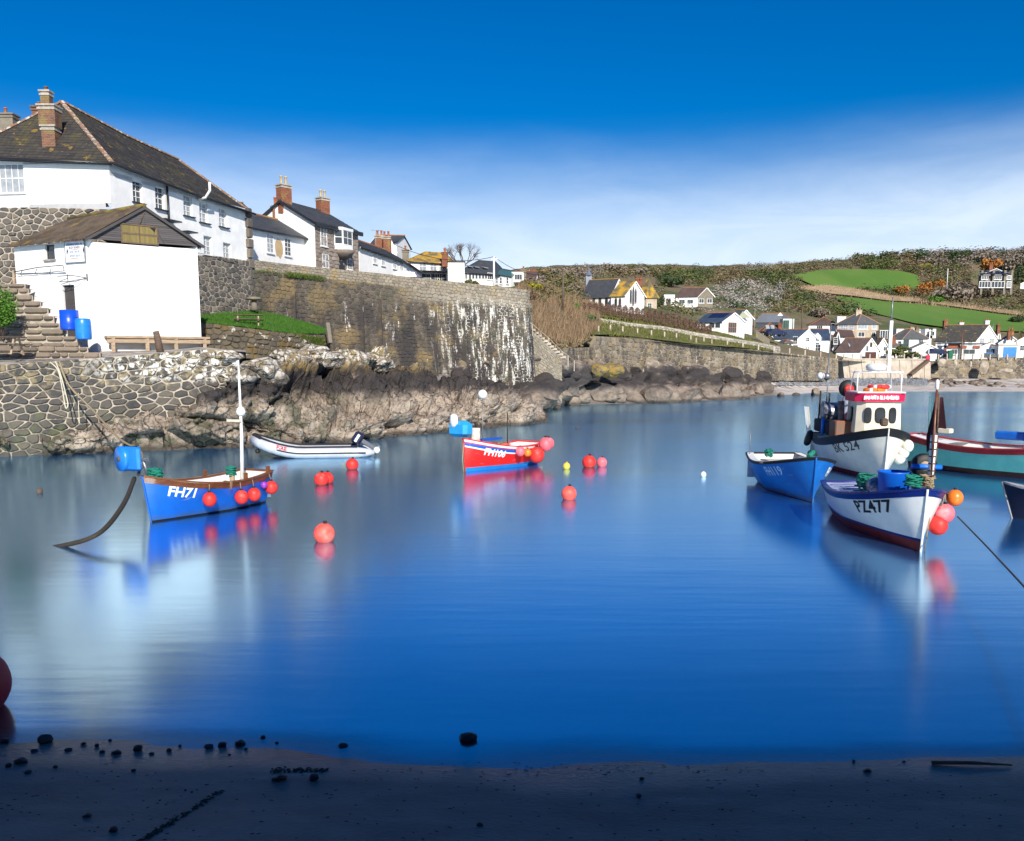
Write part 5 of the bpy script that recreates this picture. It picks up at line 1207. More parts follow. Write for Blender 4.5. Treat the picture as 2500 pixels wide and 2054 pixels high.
c = P(1224, 668, 122); h2 = house('rear_extension', 'white flat topped extension with green glazed veranda on its roof', P(1204, 669, 122), P(1248, 676, 126), Vector((1.5, 6, 0)), z_at(c, 706), P(1204, 669, 122).z, z_at(c, 652), hip0=.1, roof=flat('green_glass_roof', (.05, .12, .12), .3), ridge=M['slateA'])
for px in (1212, 1222, 1238): wpx(h2, px, 685, .6, .9, nx=1, ny=2)
h = rowhouse('dormer_house', 'white bungalow with dark roof and wide boxed dormer by yellow gorse', (1249, 688, 128), (1303, 691, 130), (1.0, 5), 706, 664, 664, roof=M['slateBr'])
q = P(1262, 677, 127.5); MB().box((q.x, q.y + .8, q.z), (1.9, 2.0, 1.4)).build('dormer', M['render'], h['root']); windowat(h['root'], (q.x + .2, q.y - .22, q.z), (1, 0, 0), (0, -1, 0), 1.1, .8, 3, 1, sill=False)
for px in (1256, 1264, 1276, 1290): wpx(h, px, 698, .6, .7, nx=1, ny=2)
c = P(1278, 684, 128.5); chimney(h['root'], c, .75, .6, z_at(c, 660) - c.z, M['parapet'], 1)
rowhouse('distant_cottage', 'tiny white gabled cottage on the skyline beside dark shrubs', (1288, 672, 190), (1300, 672, 192), (1.2, 5), 684, 660, 660, roof=M['slateA'])

# ------------------------------------------------------------------ church and houses on the slope
h = farhouse('church', 'white village church with long slate nave, lancet windows and a lead bell turret', (1492, 722, 176), 1424, 1524, 152, 682, 760, angC=40, cat='church', roof=M['slateA'], ridge=flat('yellowed_ridge', (.4, .22, .05), .9), gut=False)
ch = h
def lancet(h, px, py, w_, hh, side='F'):
    a, b = (h['E0'], h['E1']) if side == 'F' else (h['E0'], h['B0']); n = h['nF'] if side == 'F' else -h['u']
    s = on_line((a.x, a.y, h['ze'] - 1), (b.x, b.y, h['ze'] - 1), px); p = a.lerp(b, s); z = z_at(p, py); r = (b - a).normalized(); c = Vector((p.x, p.y, z)) + n * .05
    def arc(k, o): 
        pts = [c - r * (w_ / 2 * k) - Vector((0, 0, hh / 2 * k)), c + r * (w_ / 2 * k) - Vector((0, 0, hh / 2 * k)), c + r * (w_ / 2 * k) + Vector((0, 0, hh * .25 * k)), c + r * (w_ / 4 * k) + Vector((0, 0, hh * .42 * k)), c + Vector((0, 0, hh / 2 * k)), c - r * (w_ / 4 * k) + Vector((0, 0, hh * .42 * k)), c - r * (w_ / 2 * k) + Vector((0, 0, hh * .25 * k))]
        return [q + n * o for q in pts]
    o = MB().poly(*arc(1.25, .02)).build('window', M['granite'], h['root']); MB().poly(*arc(1, .05)).build('pane', M['glass'], o)
for px in (1435, 1450, 1465, 1481): lancet(h, px, 734 + (px - 1435) * .05, .5, 1.7)
# chancel as a second volume belonging to the church
b = P(1526, 721, 170); A_ = march(b, 150, 1492); C_ = march(b, 35, 1573)
hc = house('chancel', None, b, A_, C_ - b, z_at(b, 770), b.z, z_at((b + C_) / 2, 688), root=ch['root'], roof=M['lichroof'], ridge=M['lichroof'], gut=False)
for px in (1504, 1514): lancet(hc, px, 738, .4, 1.5)
for px, hh in ((1539, 2.4), (1545, 3.0), (1551, 2.4)): lancet(hc, px, 722, .42, hh, '0')
c = P(1437, 690, 182); tb = MB(); tb.box((c.x, c.y, c.z + .2), (1.2, 1.2, 2.4)); tb.build('bell_turret', flat('grey_lead', (.25, .27, .32), .6), ch['root'])
MB().lathe([(.95, 0), (.6, .4), (.28, .9), (.02, 2.0)], (c.x, c.y, c.z + 1.3), 8, smooth=False).build('spire', flat('dark_lead', (.12, .14, .18), .6), ch['root'])
hp_ = house('porch', None, P(1399, 733, 182), P(1421, 733, 178), Vector((1, 4, 0)), P(1400, 750, 180).z, P(1399, 730, 182).z, P(1400, 712, 182).z, root=ch['root'], roof=M['slateA'], gut=False)
h = farhouse('vicarage', 'tan rendered house with lichened hip roof directly behind the church', (1578, 721, 195), 1560, 1604, 140, 683, 775, angC=15, roof=M['lichroof'], wall=M['tan'], hip0=.45, hip1=.3, ridge=M['lichroof'])
wpx(h, 1586, 750, 1.0, 1.7, '0', nx=2, ny=3)
for px in (1556, 1564): c = P(px, 700, 197); chimney(h['root'], c, .7, .7, z_at(c, 683) - c.z, M['brick'], 2)
h = farhouse('bungalow', 'wide white bungalow with brown roof and stone right gable on the slope', (1704, 723, 215), 1650, 1741, 165, 703, 745, angC=12, roof=M['slateBr'], endm=M['parapet'])
for px in (1712, 1732): wpx(h, px, 735, 1.3, 1.0, '0', nx=2, ny=1)
for px in (1665, 1685): wpx(h, px, 737, 1.4, 1.0, nx=2, ny=1)
q = P(1633, 738, 214); MB().box((q.x, q.y + 1, q.z), (2.6, 3, 3.4)).build('side_wing', M['render'], h['root']); windowat(h['root'], (q.x - .2, q.y - .53, q.z + .2), (1, 0, 0), (0, -1, 0), 1.2, 1.4, 2, 2)
h = farhouse('solar_bungalow', 'white gabled bungalow with solar panels and a big timber framed window', (1763, 786, 166), 1702, 1818, 158, 764, 822, angC=28, roof=M['slateB'])
hs_ = h
windowat(h['root'], (lambda p: Vector((p.x, p.y, z_at(p, 800))) - h['u'] * .02)(h['E0'].lerp(h['B0'], .45)), h['w'], -h['u'], 2.0, 1.9, 4, 2, frame=flat('orange_timber', (.40, .16, .05), .6), sill=False)
MB().add(*text_mesh(' ', .1)) if False else None
def solar(h, s0, s1, t0, t1, nx, ny, lift=.16):
    a, b = h['E0'], h['E1']; up = (h['R0'] - Vector((h['E0'].x, h['E0'].y, h['ze']))); half = (Vector((h['w'].x, h['w'].y, 0)) * ((h['B0'] - h['E0']).length / 2)) + Vector((0, 0, h['zr'] - h['ze'])); nr_ = h['u'].cross(half).normalized(); nr_ = nr_ if nr_.z > 0 else -nr_
    m = mat('solar_panel_glass', (.01, .02, .07), (.01, .02, .06), rough=.12, spec=.9)
    for i in range(nx):
        for j in range(ny):
            f = s0 + (s1 - s0) * (i + .5) / nx; g = t0 + (t1 - t0) * (j + .5) / ny; p = Vector((a.x, a.y, h['ze'])) + (b - a) * f + half * g
            MB().box(p + nr_ * lift, ((b - a).length * (s1 - s0) / nx * .94, half.length * (t1 - t0) / ny * .94, .05), ax=(h['u'], half.normalized(), nr_)).build('solar_panel', m, h['root'])
solar(h, .12, .78, .4, .9, 6, 1)
wpx(h, 1738, 795, 1.0, 1.0, nx=1, ny=1); wpx(h, 1752, 795, 1.0, 1.0, nx=1, ny=1)
h = farhouse('gabled_house', 'white house with green boarded gable right behind the solar bungalow', (1800, 778, 182), 1780, 1837, 150, 757, 822, angC=8, roof=M['slateA'], endm=M['render'])
MB().poly(*[P(px, py, 181.4) for px, py in ((1801, 776), (1833, 777), (1814, 760))]).build('boarded_gable', flat('sage_board', (.35, .36, .26), .8), h['root'])
# ------------------------------------------------------------------ village houses
V = 'village houses'
h = farhouse('slate_hung_house', 'dark blue slated house with glazed green bay at its right end', (1906, 785, 214), 1846, 1936, 172, 766, 803, angC=10, roof=M['slateB'], wall=M['dslate'], hip0=.2)
MB().box((lambda p: (p.x, p.y, p.z))(P(1921, 793, 211)), (2.6, 2.5, 2.6)).build('glazed_bay', flat('bay_white', (.55, .62, .55), .5), h['root'])
for k in range(3): q = P(1915 + k * 4.5, 793, 209.6); windowat(h['root'], q, (1, 0, 0), (0, -1, 0), .42, 2.0, 1, 1, frame=flat('green_frame', (.02, .15, .08), .5), sill=False)
MB().poly(P(1898, 771, 208), P(1912, 771, 208), P(1905, 763, 208)).build('dormer_gable', M['white'], h['root'])
h = farhouse('brown_roofed_bungalow', 'low white bungalow with brown hip roof and two skylights', (1860, 810, 200), 1854, 1903, 130, 790, 824, angC=4, roof=M['slateBr'], hip0=.35, hip1=.35)
for px in (1874, 1886): p = P(px, 799, 197.5); MB().box(p, (.8, .1, 1.0), ax=(Vector((1, 0, 0)), Vector((0, .8, -.6)), Vector((0, .6, .8)))).build('skylight', M['curtain'], h['root'])
c = P(1903, 812, 196); chimney(h['root'], c, .8, .8, z_at(c, 794) - c.z, M['brick'], 2)
h = farhouse('white_gabled_house', 'large white gabled house with blue slate roof and orange ridge', (1947, 826, 186), 1890, 1992, 160, 805, 868, angC=12, roof=M['slateB'])
for px in (1958, 1982): pass
wpx(h, 1971, 829, .9, .9, '0', nx=2, ny=2); wpx(h, 1968, 851, .35, .9, '0', nx=1, ny=1, sill=False); wpx(h, 1973, 851, .35, .9, '0', nx=1, ny=1, sill=False)
wpx(h, 1941, 831, .9, 1.6, nx=2, ny=3); wpx(h, 1943, 850, .9, 1.2, nx=2, ny=2)
hw_ = farhouse('right_wing', None, (1978, 829, 187), 1976, 2026, 120, 804, 868, angC=6, root=h['root'], roof=M['slateB'], hip1=0) if False else house('right_wing', None, P(1985, 829, 188), P(2026, 829, 189), Vector((1, 6, 0)), P(1985, 870, 188).z, P(1985, 829, 188).z, P(1990, 804, 191).z, root=h['root'], roof=M['slateB'], gut=False)
q = P(1996, 826, 187.2); MB().add([tuple(q + Vector(v)) for v in ((-.9, 0, -.9), (.9, 0, -.9), (.9, 0, .2), (0, 0, 1.1), (-.9, 0, .2), (-.9, 2, -.9), (.9, 2, -.9), (.9, 2, .2), (0, 2, 1.1), (-.9, 2, .2))], [(0, 1, 2, 3, 4), (0, 5, 6, 1), (1, 6, 7, 2), (2, 7, 8, 3), (3, 8, 9, 4), (4, 9, 5, 0)]).build('dormer', M['white'], h['root'])
windowat(h['root'], q + Vector((0, -.05, -.3)), (1, 0, 0), (0, -1, 0), .7, .7, 2, 2, sill=False)
windowat(h['root'], P(1996, 853, 187.5), (1, 0, 0), (0, -1, 0), 1.2, 2.0, 2, 3)
for px in (1902, 1922): q = P(px, 816, 190); MB().box(q + Vector((0, 1, 0)), (1.5, 2, 1.2)).build('dormer', M['white'], h['root']); MB().box(q + Vector((0, 1, .7)), (1.8, 2.2, .15)).build('dormer_roof', M['ridge'], h['root']); windowat(h['root'], q - Vector((0, .05, 0)), (1, 0, 0), (0, -1, 0), .8, .8, 2, 1, sill=False)
h = farhouse('lean_to_cottage', 'little white outbuilding with orange edged roof left of the white gabled house', (1915, 838, 182), 1900, 1937, 150, 831, 858, angC=4, roof=M['slateA'], hip0=.2)
wpx(h, 1928, 849, .6, 1.6, '0', nx=1, ny=1, sill=False)
h = farhouse('wide_bungalow', 'long white bungalow with dark brown roof up the slope behind the village', (1976, 793, 216), 1974, 2045, 140, 776, 812, angC=3, roof=M['slateBr'], hip0=.1)
wpx(h, 2000, 800, 1.5, .9, '0', nx=3, ny=1); c = P(2052, 790, 214); chimney(h['root'], c, 2.0, 1.2, z_at(c, 774) - c.z, M['render'], 1)
h = farhouse('tan_villa', 'large tan rendered villa with grey hip roof, bay windows and chimney', (2091, 791, 208), 2044, 2145, 158, 768, 830, angC=6, roof=M['slateA'], wall=M['tan'], hip0=.35, hip1=.3, ridge=flat('orange_hip', (.45, .22, .10), .8))
for px, w_ in ((2105, 2.4), (2133, 1.0)): wpx(h, px, 798, w_, 1.1, '0', nx=3 if w_ > 2 else 2, ny=1, glass=M['curtain'])
for px, w_ in ((2103, 1.6), (2133, .9)): wpx(h, px, 817, w_, 1.1, '0', nx=2, ny=1)
for px in (2052, 2064, 2078): wpx(h, px, 800, 1.1, 1.3, nx=2, ny=2, glass=M['curtain'])
c = h['R0']; chimney(h['root'], (c.x - .5, c.y + .5, c.z - .8), 1.3, .8, 1.8, M['tan'], 2, potm=M['pot'])
q = P(2152, 818, 206); MB().box(q, (1.6, 2.4, 1.7)).build('conservatory', M['glass'], h['root'])
for dx_ in (-.8, -.3, .3, .8): MB().box(q + Vector((dx_, -1.22, 0)), (.09, .09, 1.75)).build('conservatory_frame', M['white'], h['root'])
MB().box(q + Vector((0, 0, .95)), (1.9, 2.7, .12)).build('conservatory_roof', M['white'], h['root'])
h = farhouse('slate_hung_gable_house', 'dark slated gable end with white trim left of the boathouse', (2034, 846, 194), 2030, 2052, 120, 812, 868, angC=5, roof=M['slateBr'], wall=M['dslate'], endm=M['dslate'])
windowat(h['root'], P(2040, 832, 192.8), (1, 0, 0), (0, -1, 0), .9, 1.4, 1, 3)
house('long_dark_roof', 'long plain dark roofed building squeezed behind the boathouse', P(2048, 818, 199), P(2085, 822, 203), Vector((1, 6, 0)), P(2048, 850, 199).z, P(2048, 822, 199).z, P(2048, 806, 202).z, cat='house', roof=M['slateBr'])
h = farhouse('boathouse', 'white gabled boathouse with brown double door facing the sea wall', (2101, 857, 190), 2042, 2146, 163, 826, 880, angC=8, roof=M['slateBr'], cat='boathouse')
bp_ = flat('brown_door_paint', (.07, .02, .015), .6)
q = P(2127, 869, 188.3); MB().box((q.x, q.y + .3, q.z), (2.3, .12, 1.6)).build('door', bp_, h['root']); q = P(2127, 842, 189); MB().box((q.x, q.y, q.z), (.5, .1, 1.0)).build('loft_door', bp_, h['root'])
for px in (2073, 2092): p = P(px, 841, 191); MB().box(p, (.3, .08, 1.2), ax=(Vector((1, 0, 0)), Vector((0, .8, -.6)), Vector((0, .6, .8)))).build('skylight', M['curtain'], h['root'])
h = farhouse('narrow_gabled_house', 'narrow white gabled house touching the right of the boathouse', (2139, 850, 194), 2132, 2168, 130, 826, 880, angC=5, roof=M['slateBr'])
wpx(h, 2160, 852, .9, .9, '0', nx=2, ny=1)
h = farhouse('hipped_cottage', 'white cottage with mossy hip roof and brick chimney right of the boathouse', (2163, 845, 199), 2155, 2192, 120, 829, 875, angC=4, roof=M['slateA'], hip0=.3, hip1=.3)
c = P(2181, 842, 196); chimney(h['root'], c, .75, .7, z_at(c, 826) - c.z, M['brick'], 1); wpx(h, 2172, 853, .9, .8, '0', nx=2, ny=1)
h = farhouse('bay_windowed_house', 'white house with grey hip roof and green framed bay window', (2203, 827, 206), 2172, 2265, 158, 804, 868, angC=4, roof=M['slateA'], hip0=.32, hip1=.2, ridge=flat('orange_hip', (.45, .22, .10), .8))
windowat(h['root'], P(2212, 838, 204.5), (1, 0, 0), (0, -1, 0), 1.3, 1.7, 2, 2, frame=flat('green_frame', (.02, .15, .08), .5)); wpx(h, 2196, 840, .8, 1.3, nx=1, ny=2); wpx(h, 2247, 833, 1.2, .9, '0', nx=3, ny=1)
for px, yt in ((2224, 800), (2238, 802)): c = P(px, 826, 207); chimney(h['root'], c, .75, .7, z_at(c, yt) - c.z, M['parapet'] if px > 2230 else M['concrete'], 1)
h = farhouse('terrace_row', 'jumble of white dormered houses behind the bay windowed house', (2190, 813, 222), 2186, 2275, 120, 803, 845, angC=2, roof=M['ridge'])
for px in (2192, 2262, 2270): q = P(px, 815, 219); MB().box(q, (1.8, 2.5, 2.2)).build('dormer', M['white'], h['root']); windowat(h['root'], q - Vector((0, 1.3, 0)), (1, 0, 0), (0, -1, 0), 1.0, 1.0, 2, 1, sill=False)
h = farhouse('grey_roofed_shed', 'low white building with pale grey roof behind the village railings', (2228, 852, 196), 2217, 2288, 120, 838, 872, angC=4, roof=mat('pale_grey_roof', (.17, .18, .19), (.13, .14, .15), rough=.8))
h = farhouse('inn', 'big white inn with long mossy slate roof, gable windows and three chimneys', (2383, 831, 208), 2285, 2436, 165, 794, 868, angC=15, roof=M['slate'], cat='inn')
wpx(h, 2396, 832, 1.3, 1.2, '0', nx=2, ny=2, glass=M['curtain']); wpx(h, 2420, 833, 1.3, 1.2, '0', nx=2, ny=2, glass=M['curtain'])
for px in (2292, 2330, 2350, 2368): wpx(h, px, 840, .9, 1.4, nx=2, ny=3, glass=M['curtain'])
for px, yb, yt, m_ in ((2307, 806, 784, 'brick'), (2345, 806, 789, 'render'), (2408, 800, 784, 'render')): c = P(px, yb, 212); chimney(h['root'], c - Vector((0, 0, 1)), .95, .8, z_at(c, yt) - c.z + 1, M[m_], 2)
h2 = farhouse('rear_gable', 'small dark roofed house tucked behind the right end of the inn', (2432, 826, 216), 2424, 2440, 130, 809, 850, angC=5, roof=M['slateA'])
c = P(2436, 815, 215); chimney(h2['root'], c, .7, .7, 2.0, M['brick'], 1)
# shop front
q0, q1 = P(2296, 852, 199), P(2394, 850, 196)
sf = empty('seafront_cafe', (q0.x, q0.y, 6), 'low white seafront cafe with brown brick panels and green door below the inn', 'cafe')
def fr(px, py, Y, w_, hh, m, nm, d=.3): q = P(px, py, Y); return MB().box((q.x, q.y, q.z), (w_, d, hh)).build(nm, m, sf)
fr(2321, 861, 198, 4.6, 3.0, M['render'], 'wall', 3.0); fr(2366, 861, 197, 5.0, 3.0, M['render'], 'wall', 3.0)
bq = mat('brown_brick_panel', (.30, .10, .06), (.22, .08, .05), scale=3, rough=.9)
fr(2329, 845, 196.2, 2.6, 1.0, bq, 'brick_panel', .12); fr(2354, 848, 195.3, 1.1, .6, bq, 'brick_panel', .12); fr(2384, 848, 195.3, 1.5, .6, bq, 'brick_panel', .12)
fr(2320, 838, 197, 4.7, .2, M['slateB'], 'roof', 3.4); fr(2366, 840, 197, 5.2, .25, M['slateA'], 'roof', 4.0)
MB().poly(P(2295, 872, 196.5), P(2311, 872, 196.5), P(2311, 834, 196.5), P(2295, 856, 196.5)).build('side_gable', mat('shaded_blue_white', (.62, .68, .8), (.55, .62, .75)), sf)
for px, w_ in ((2330, 1.3), (2366, 2.6)): windowat(sf, P(px, 859, 196.2 if px < 2340 else 195.4), (1, 0, 0), (0, -1, 0), w_, 1.1, 2, 1)
fr(2307, 861, 196.3, .55, 2.0, M['varnish'], 'door', .1)
q = P(2320, 867, 194.5); gb = empty('green_kiosk', q, 'small dark green cabinet beside the cafe entrance', 'cabinet'); MB().box(q, (.9, .7, 1.7), bev=.05).build('body', flat('green_cabinet', (.005, .12, .06), .6), gb); MB().box(q + Vector((0, 0, .9)), (1.0, .8, .12)).build('lid', flat('green_cabinet', (.005, .12, .06), .6), gb)
h = farhouse('cafe_annexe', 'small white lean-to with blue framed window right of the cafe', (2398, 845, 198), 2394, 2437, 100, 838, 872, angC=2, roof=M['slateA'])
windowat(h['root'], P(2418, 857, 196.6), (1, 0, 0), (0, -1, 0), 1.9, .9, 4, 1, frame=flat('blue_frame', (.05, .25, .6), .5))
# blue garage and house at the right edge
q = P(2462, 858, 195); ga = empty('garage', q, 'flat roofed white garage with a bright blue roller door', 'garage')
MB().box((q.x, q.y + 2, q.z), (4.4, 4, 2.6)).build('wall', M['render'], ga); MB().box((q.x, q.y + 2, q.z + 1.4), (4.8, 4.4, .2)).build('flat_roof', M['concrete'], ga)
gd = MB(); [gd.box((q.x + .3, q.y - .04, q.z - 1.1 + k * .27), (2.9, .08, .25)) for k in range(8)]; gd.build('garage_door', flat('blue_door_paint', (.05, .24, .62), .5), ga)
h = farhouse('roadside_house', 'white house with dark roof and brick chimneys behind the blue garage', (2438, 838, 208), 2434, 2490, 120, 819, 860, angC=3, roof=M['slateB'])
for px in (2462, 2470): c = P(px, 830 if px < 2465 else 822, 207); chimney(h['root'], c, .6, .6, 2.0 if px < 2465 else 1.5, M['brick'], 1, potH=.7)
h = farhouse('end_house', 'tall white house cut off by the right edge of the picture', (2483, 833, 201), 2481, 2560, 100, 812, 874, angC=1, roof=M['ridge'])
wpx(h, 2495, 850, 1.0, 1.2, '0', nx=2, ny=2)
# hilltop house with solar roof
h = farhouse('hilltop_house', 'detached stone house with solar panelled roof high on the green hill', (2391, 673, 345), 2389, 2470, 95, 656, 705, angC=2, roof=M['slateB'], wall=M['granite'])
for px, py, w_, hh in ((2404, 678, 2.6, 1.6), (2436, 678, 3.0, 1.6), (2404, 695, 4.4, 2.4), (2436, 695, 5.0, 2.4), (2463, 695, 1.8, 2.4), (2463, 678, 1.8, 1.6)): windowat(h['root'], P(px, py, 344), (1, 0, 0), (0, -1, 0), w_, hh, 4, 1, fw=.15, bar=.15, depth=.12)
for px in (2396, 2424, 2452, 2469): q = P(px, 690, 344.3); MB().box(q, (.8, .5, 9.0)).build('buttress', M['parapet'], h['root'])
spm = mat('solar_panel_glass', (.01, .02, .07), (.01, .02, .06), rough=.12, spec=.9)
zt, zb_ = P(2430, 659, 347), P(2430, 671, 343.4)
for k in range(11):
    for j in range(2): q = P(2394 + k * 6.6, 668.5 - j * 5.5, 343.6 + j * 1.6); MB().box(q + Vector((0, -.3, 0)), (.98, .06, .95), ax=(Vector((1, 0, 0)), Vector((0, -.5, .86)), Vector((0, .86, .5)))).build('solar_panel', spm, h['root'])
c = P(2418, 660, 346); chimney(h['root'], c, 1.3, 1, 2.0, M['brick'], 2)
h = farhouse('hilltop_annexe', 'little orange roofed building at the right edge near the hilltop house', (2492, 693, 345), 2491, 2530, 95, 684, 702, angC=1, roof=M['ridge'])

# ------------------------------------------------------------------ posts, poles, street things
k = 0
for kk, px in enumerate(range(1700, 2046, 38)):
    f = on_line(s2[0][1], s2[-1][1], px); tp = P(px, float(np.interp(px, [1452, 1560, 1700, 1850, 1960, 2046], [821, 829, 840, 855, 867, 876])), float(np.interp(px, [1452, 1560, 1700, 1850, 1960, 2046], [115.5, 124, 137, 152, 163.5, 174]))) + Vector((0, .25, 0))
    o = MB().box(tp + Vector((0, 0, .45)), (.26, .26, 1.0), bev=.04).build('wall_post', M['concrete']); tag(o, ORD[kk] + ' short pale post from the left on top of the brown sea wall', 'post', 'posts along the sea wall')
for kk, (px, py) in enumerate(((1461, 815), (1490, 812), (1520, 815), (1556, 820), (1590, 824), (1622, 828), (1651, 831), (1686, 835), (1718, 838))):
    p = hill_at(px, py); o = MB().box(p + Vector((0, 0, .4)), (.22, .22, 1.3), bev=.03).build('slope_post', M['concrete']); tag(o, ORD[kk] + ' pale stone post from the left in the row across the grass slope', 'post', 'posts along the grass slope')
for i in range(24):
    px = 2062 + i * 21; Y = float(np.interp(px, [2056, 2272, 2720], [178.6, 185, 185.8])); p = P(px, 878, Y); 
    o = MB().box((p.x, p.y + .4, P(px, 876, Y).z + .35), (.24, .24, 1.15), bev=.03).build('road_post', M['concrete']); tag(o, ORD[i] + ' pale bollard from the left on the kerb of the village road', 'bollard', 'bollards along the village road')
def pole(px, y0, y1, Y, label, m=None, arm=True, lamp=False):
    a, b = P(px, y1, Y), P(px, y0, Y); t = empty('utility_pole', a, label, 'pole'); MB().tube([a - Vector((0, 0, 1)), Vector((a.x, a.y, b.z))], [.15, .1], 6).build('shaft', m or M['wood'], t)
    top = Vector((a.x, a.y, b.z))
    if arm: MB().box(top - Vector((0, 0, .25)), (1.0, .1, .1)).build('crossarm', m or M['oldwood'], t)
    if lamp: MB().box(top + Vector((.3, 0, 0)), (.8, .2, .15), bev=.03).build('lamp_head', M['grey'], t)
    return top
t1 = pole(1206, 627, 698, 108, 'tall pale utility pole in front of the grey hip roofed house', M['white'])
t2 = pole(1374, 661, 738, 116, 'dark timber utility pole rising from the brown thicket', M['oldwood'])
pole(1841, 752, 815, 190, 'grey utility pole between the solar bungalow and the slate hung house', M['parapet'])
pole(1957, 751, 805, 206, 'dark pole on the slope above the white gabled house', M['oldwood'], False)
pole(2025, 790, 870, 184, 'grey lamp post right of the white gabled house', M['grey'], False, True)
pole(2266, 804, 878, 189, 'slim white pole beside the red lifebuoy box', M['white'], True)
pole(2346, 808, 876, 192, 'slim rusty brown pole in front of the inn', M['varnish'], False)
pole(2312, 656, 695, 330, 'thin white pole standing in the upper field edge', M['white'], False)
pole(2423, 790, 808, 214, 'thin aerial pole behind the inn gable', M['grey'], False); pole(2471, 800, 820, 208, 'thin aerial pole over the roadside house roof', M['grey'], False)
for a_, b_, sg_ in ((P(960, 596, 100), t1, 1.0), (t1, t2, 1.2)):
    pts = [a_.lerp(b_, i / 12) - Vector((0, 0, sg_ * 4 * (i / 12) * (1 - i / 12))) for i in range(13)]
    tag(MB().tube(pts, .03, 4).build('overhead_wire', M['gutter']), 'thin wire from the rear gabled house to the pale utility pole' if a_.x < t1.x - .1 and b_ is t1 else 'thin wire between the pale pole and the dark thicket pole', 'wire')
q = P(2269, 874, 184.5); lb = empty('lifebuoy_stand', q, 'red lifebuoy box at the kerb of the village road', 'lifebuoy'); MB().box(q + Vector((-.3, 0, 0)), (.9, .3, 1.1), bev=.1).build('box', flat('red_cabinet', (.7, .01, .05), .5), lb); MB().box(q + Vector((.6, .3, .1)), (1.3, .5, 1.4)).build('backboard', M['white'], lb)
rl2 = empty('road_railing', P(2040, 875, 178), 'dark low railing along the village road edge', 'railing')
for px in range(2236, 2264, 4): MB().bar(P(px, 878, 185.5), P(px, 868, 185.5), .06).build('baluster', M['gutter'], rl2)
MB().bar(P(2234, 869, 185.5), P(2262, 869, 185.5), .07).build('top_rail', M['gutter'], rl2)
car('parked_car', 'blue grey car parked beside the lane near the fence', 1893, 822, 176, R(15), NAVY)
car('parked_car', 'dark car in the shade beside the low grey roofed shed', 2287, 868, 193, R(5), NAVY)
fn = empty('lane_fence', P(1850, 820, 170), 'grey paling fence curving down beside the lane', 'fence')
for k in range(26):
    px = 1846 + k * 1.3; py = 806 + k * .9; o = MB().bar(P(px, py + 18, 172), P(px, py, 172), .09, .04).build('pale', M['parapet'], fn)
# ------------------------------------------------------------------ boats
class Hull:
    """x forward, y to port, z up; waterline z=0"""
    def __init__(s, L_, B_, zs, zb, zm, draft=.35, rake=.35, trans=.72, flare=.25, full=.55, rakes=.05):
        s.L, s.B, s.zs, s.zb, s.zm, s.draft, s.rake, s.trans, s.flare, s.full, s.rakes = L_, B_, zs, zb, zm, draft, rake, trans, flare, full, rakes
    def sheer(s, t):
        # quadratic-ish through stern, mid, bow heights
        a = s.zs; c = s.zb; m = s.zm
        return a * (1 - t) * (1 - 2 * t) + m * 4 * t * (1 - t) + c * t * (2 * t - 1)
    def beam(s, t):
        if t < .45: k = s.trans + (1 - s.trans) * math.sin(math.pi / 2 * t / .45)
        else: k = max(0.0, 1 - ((t - .45) / .55) ** (1.6 + s.full)) ** (.75)
        return s.B / 2 * k
    def keel(s, t): return -s.draft * (1 - .15 * t)
    def pt(s, t, v, side=1, off=0.0):
        """v 0 keel .. 1 sheer"""
        zk, zs_ = s.keel(t), s.sheer(t); z = zk + (zs_ - zk) * v
        fine = max(0.0, (t - .4) / .6)
        p = .42 + .55 * fine                         # V-shaped forward, round aft
        y = s.beam(t) * (v ** p) * (1 - s.flare * fine * (1 - v))
        x = s.L * t; 
        k = max(0, (t - .75) / .25); x -= k * k * s.rake * (1 - (z - zk) / (s.zb - zk + 1e-6)) 
        k = max(0, (.2 - t) / .2); x += k * s.rakes * 0 - k * s.rakes * (z)
        return Vector((x - s.L / 2, side * (y + off), z))
    def side(s, x, z, side):
        lo_, hi_ = 0.0, 1.0
        t = (x + s.L / 2) / s.L
        for _ in range(3):
            zk, zs_ = s.keel(t), s.sheer(t); v = min(1, max(0, (z - zk) / (zs_ - zk))); p = s.pt(t, v, side); t = min(1, max(0, t + (x - p.x) / s.L))
        return s.pt(t, v, side)
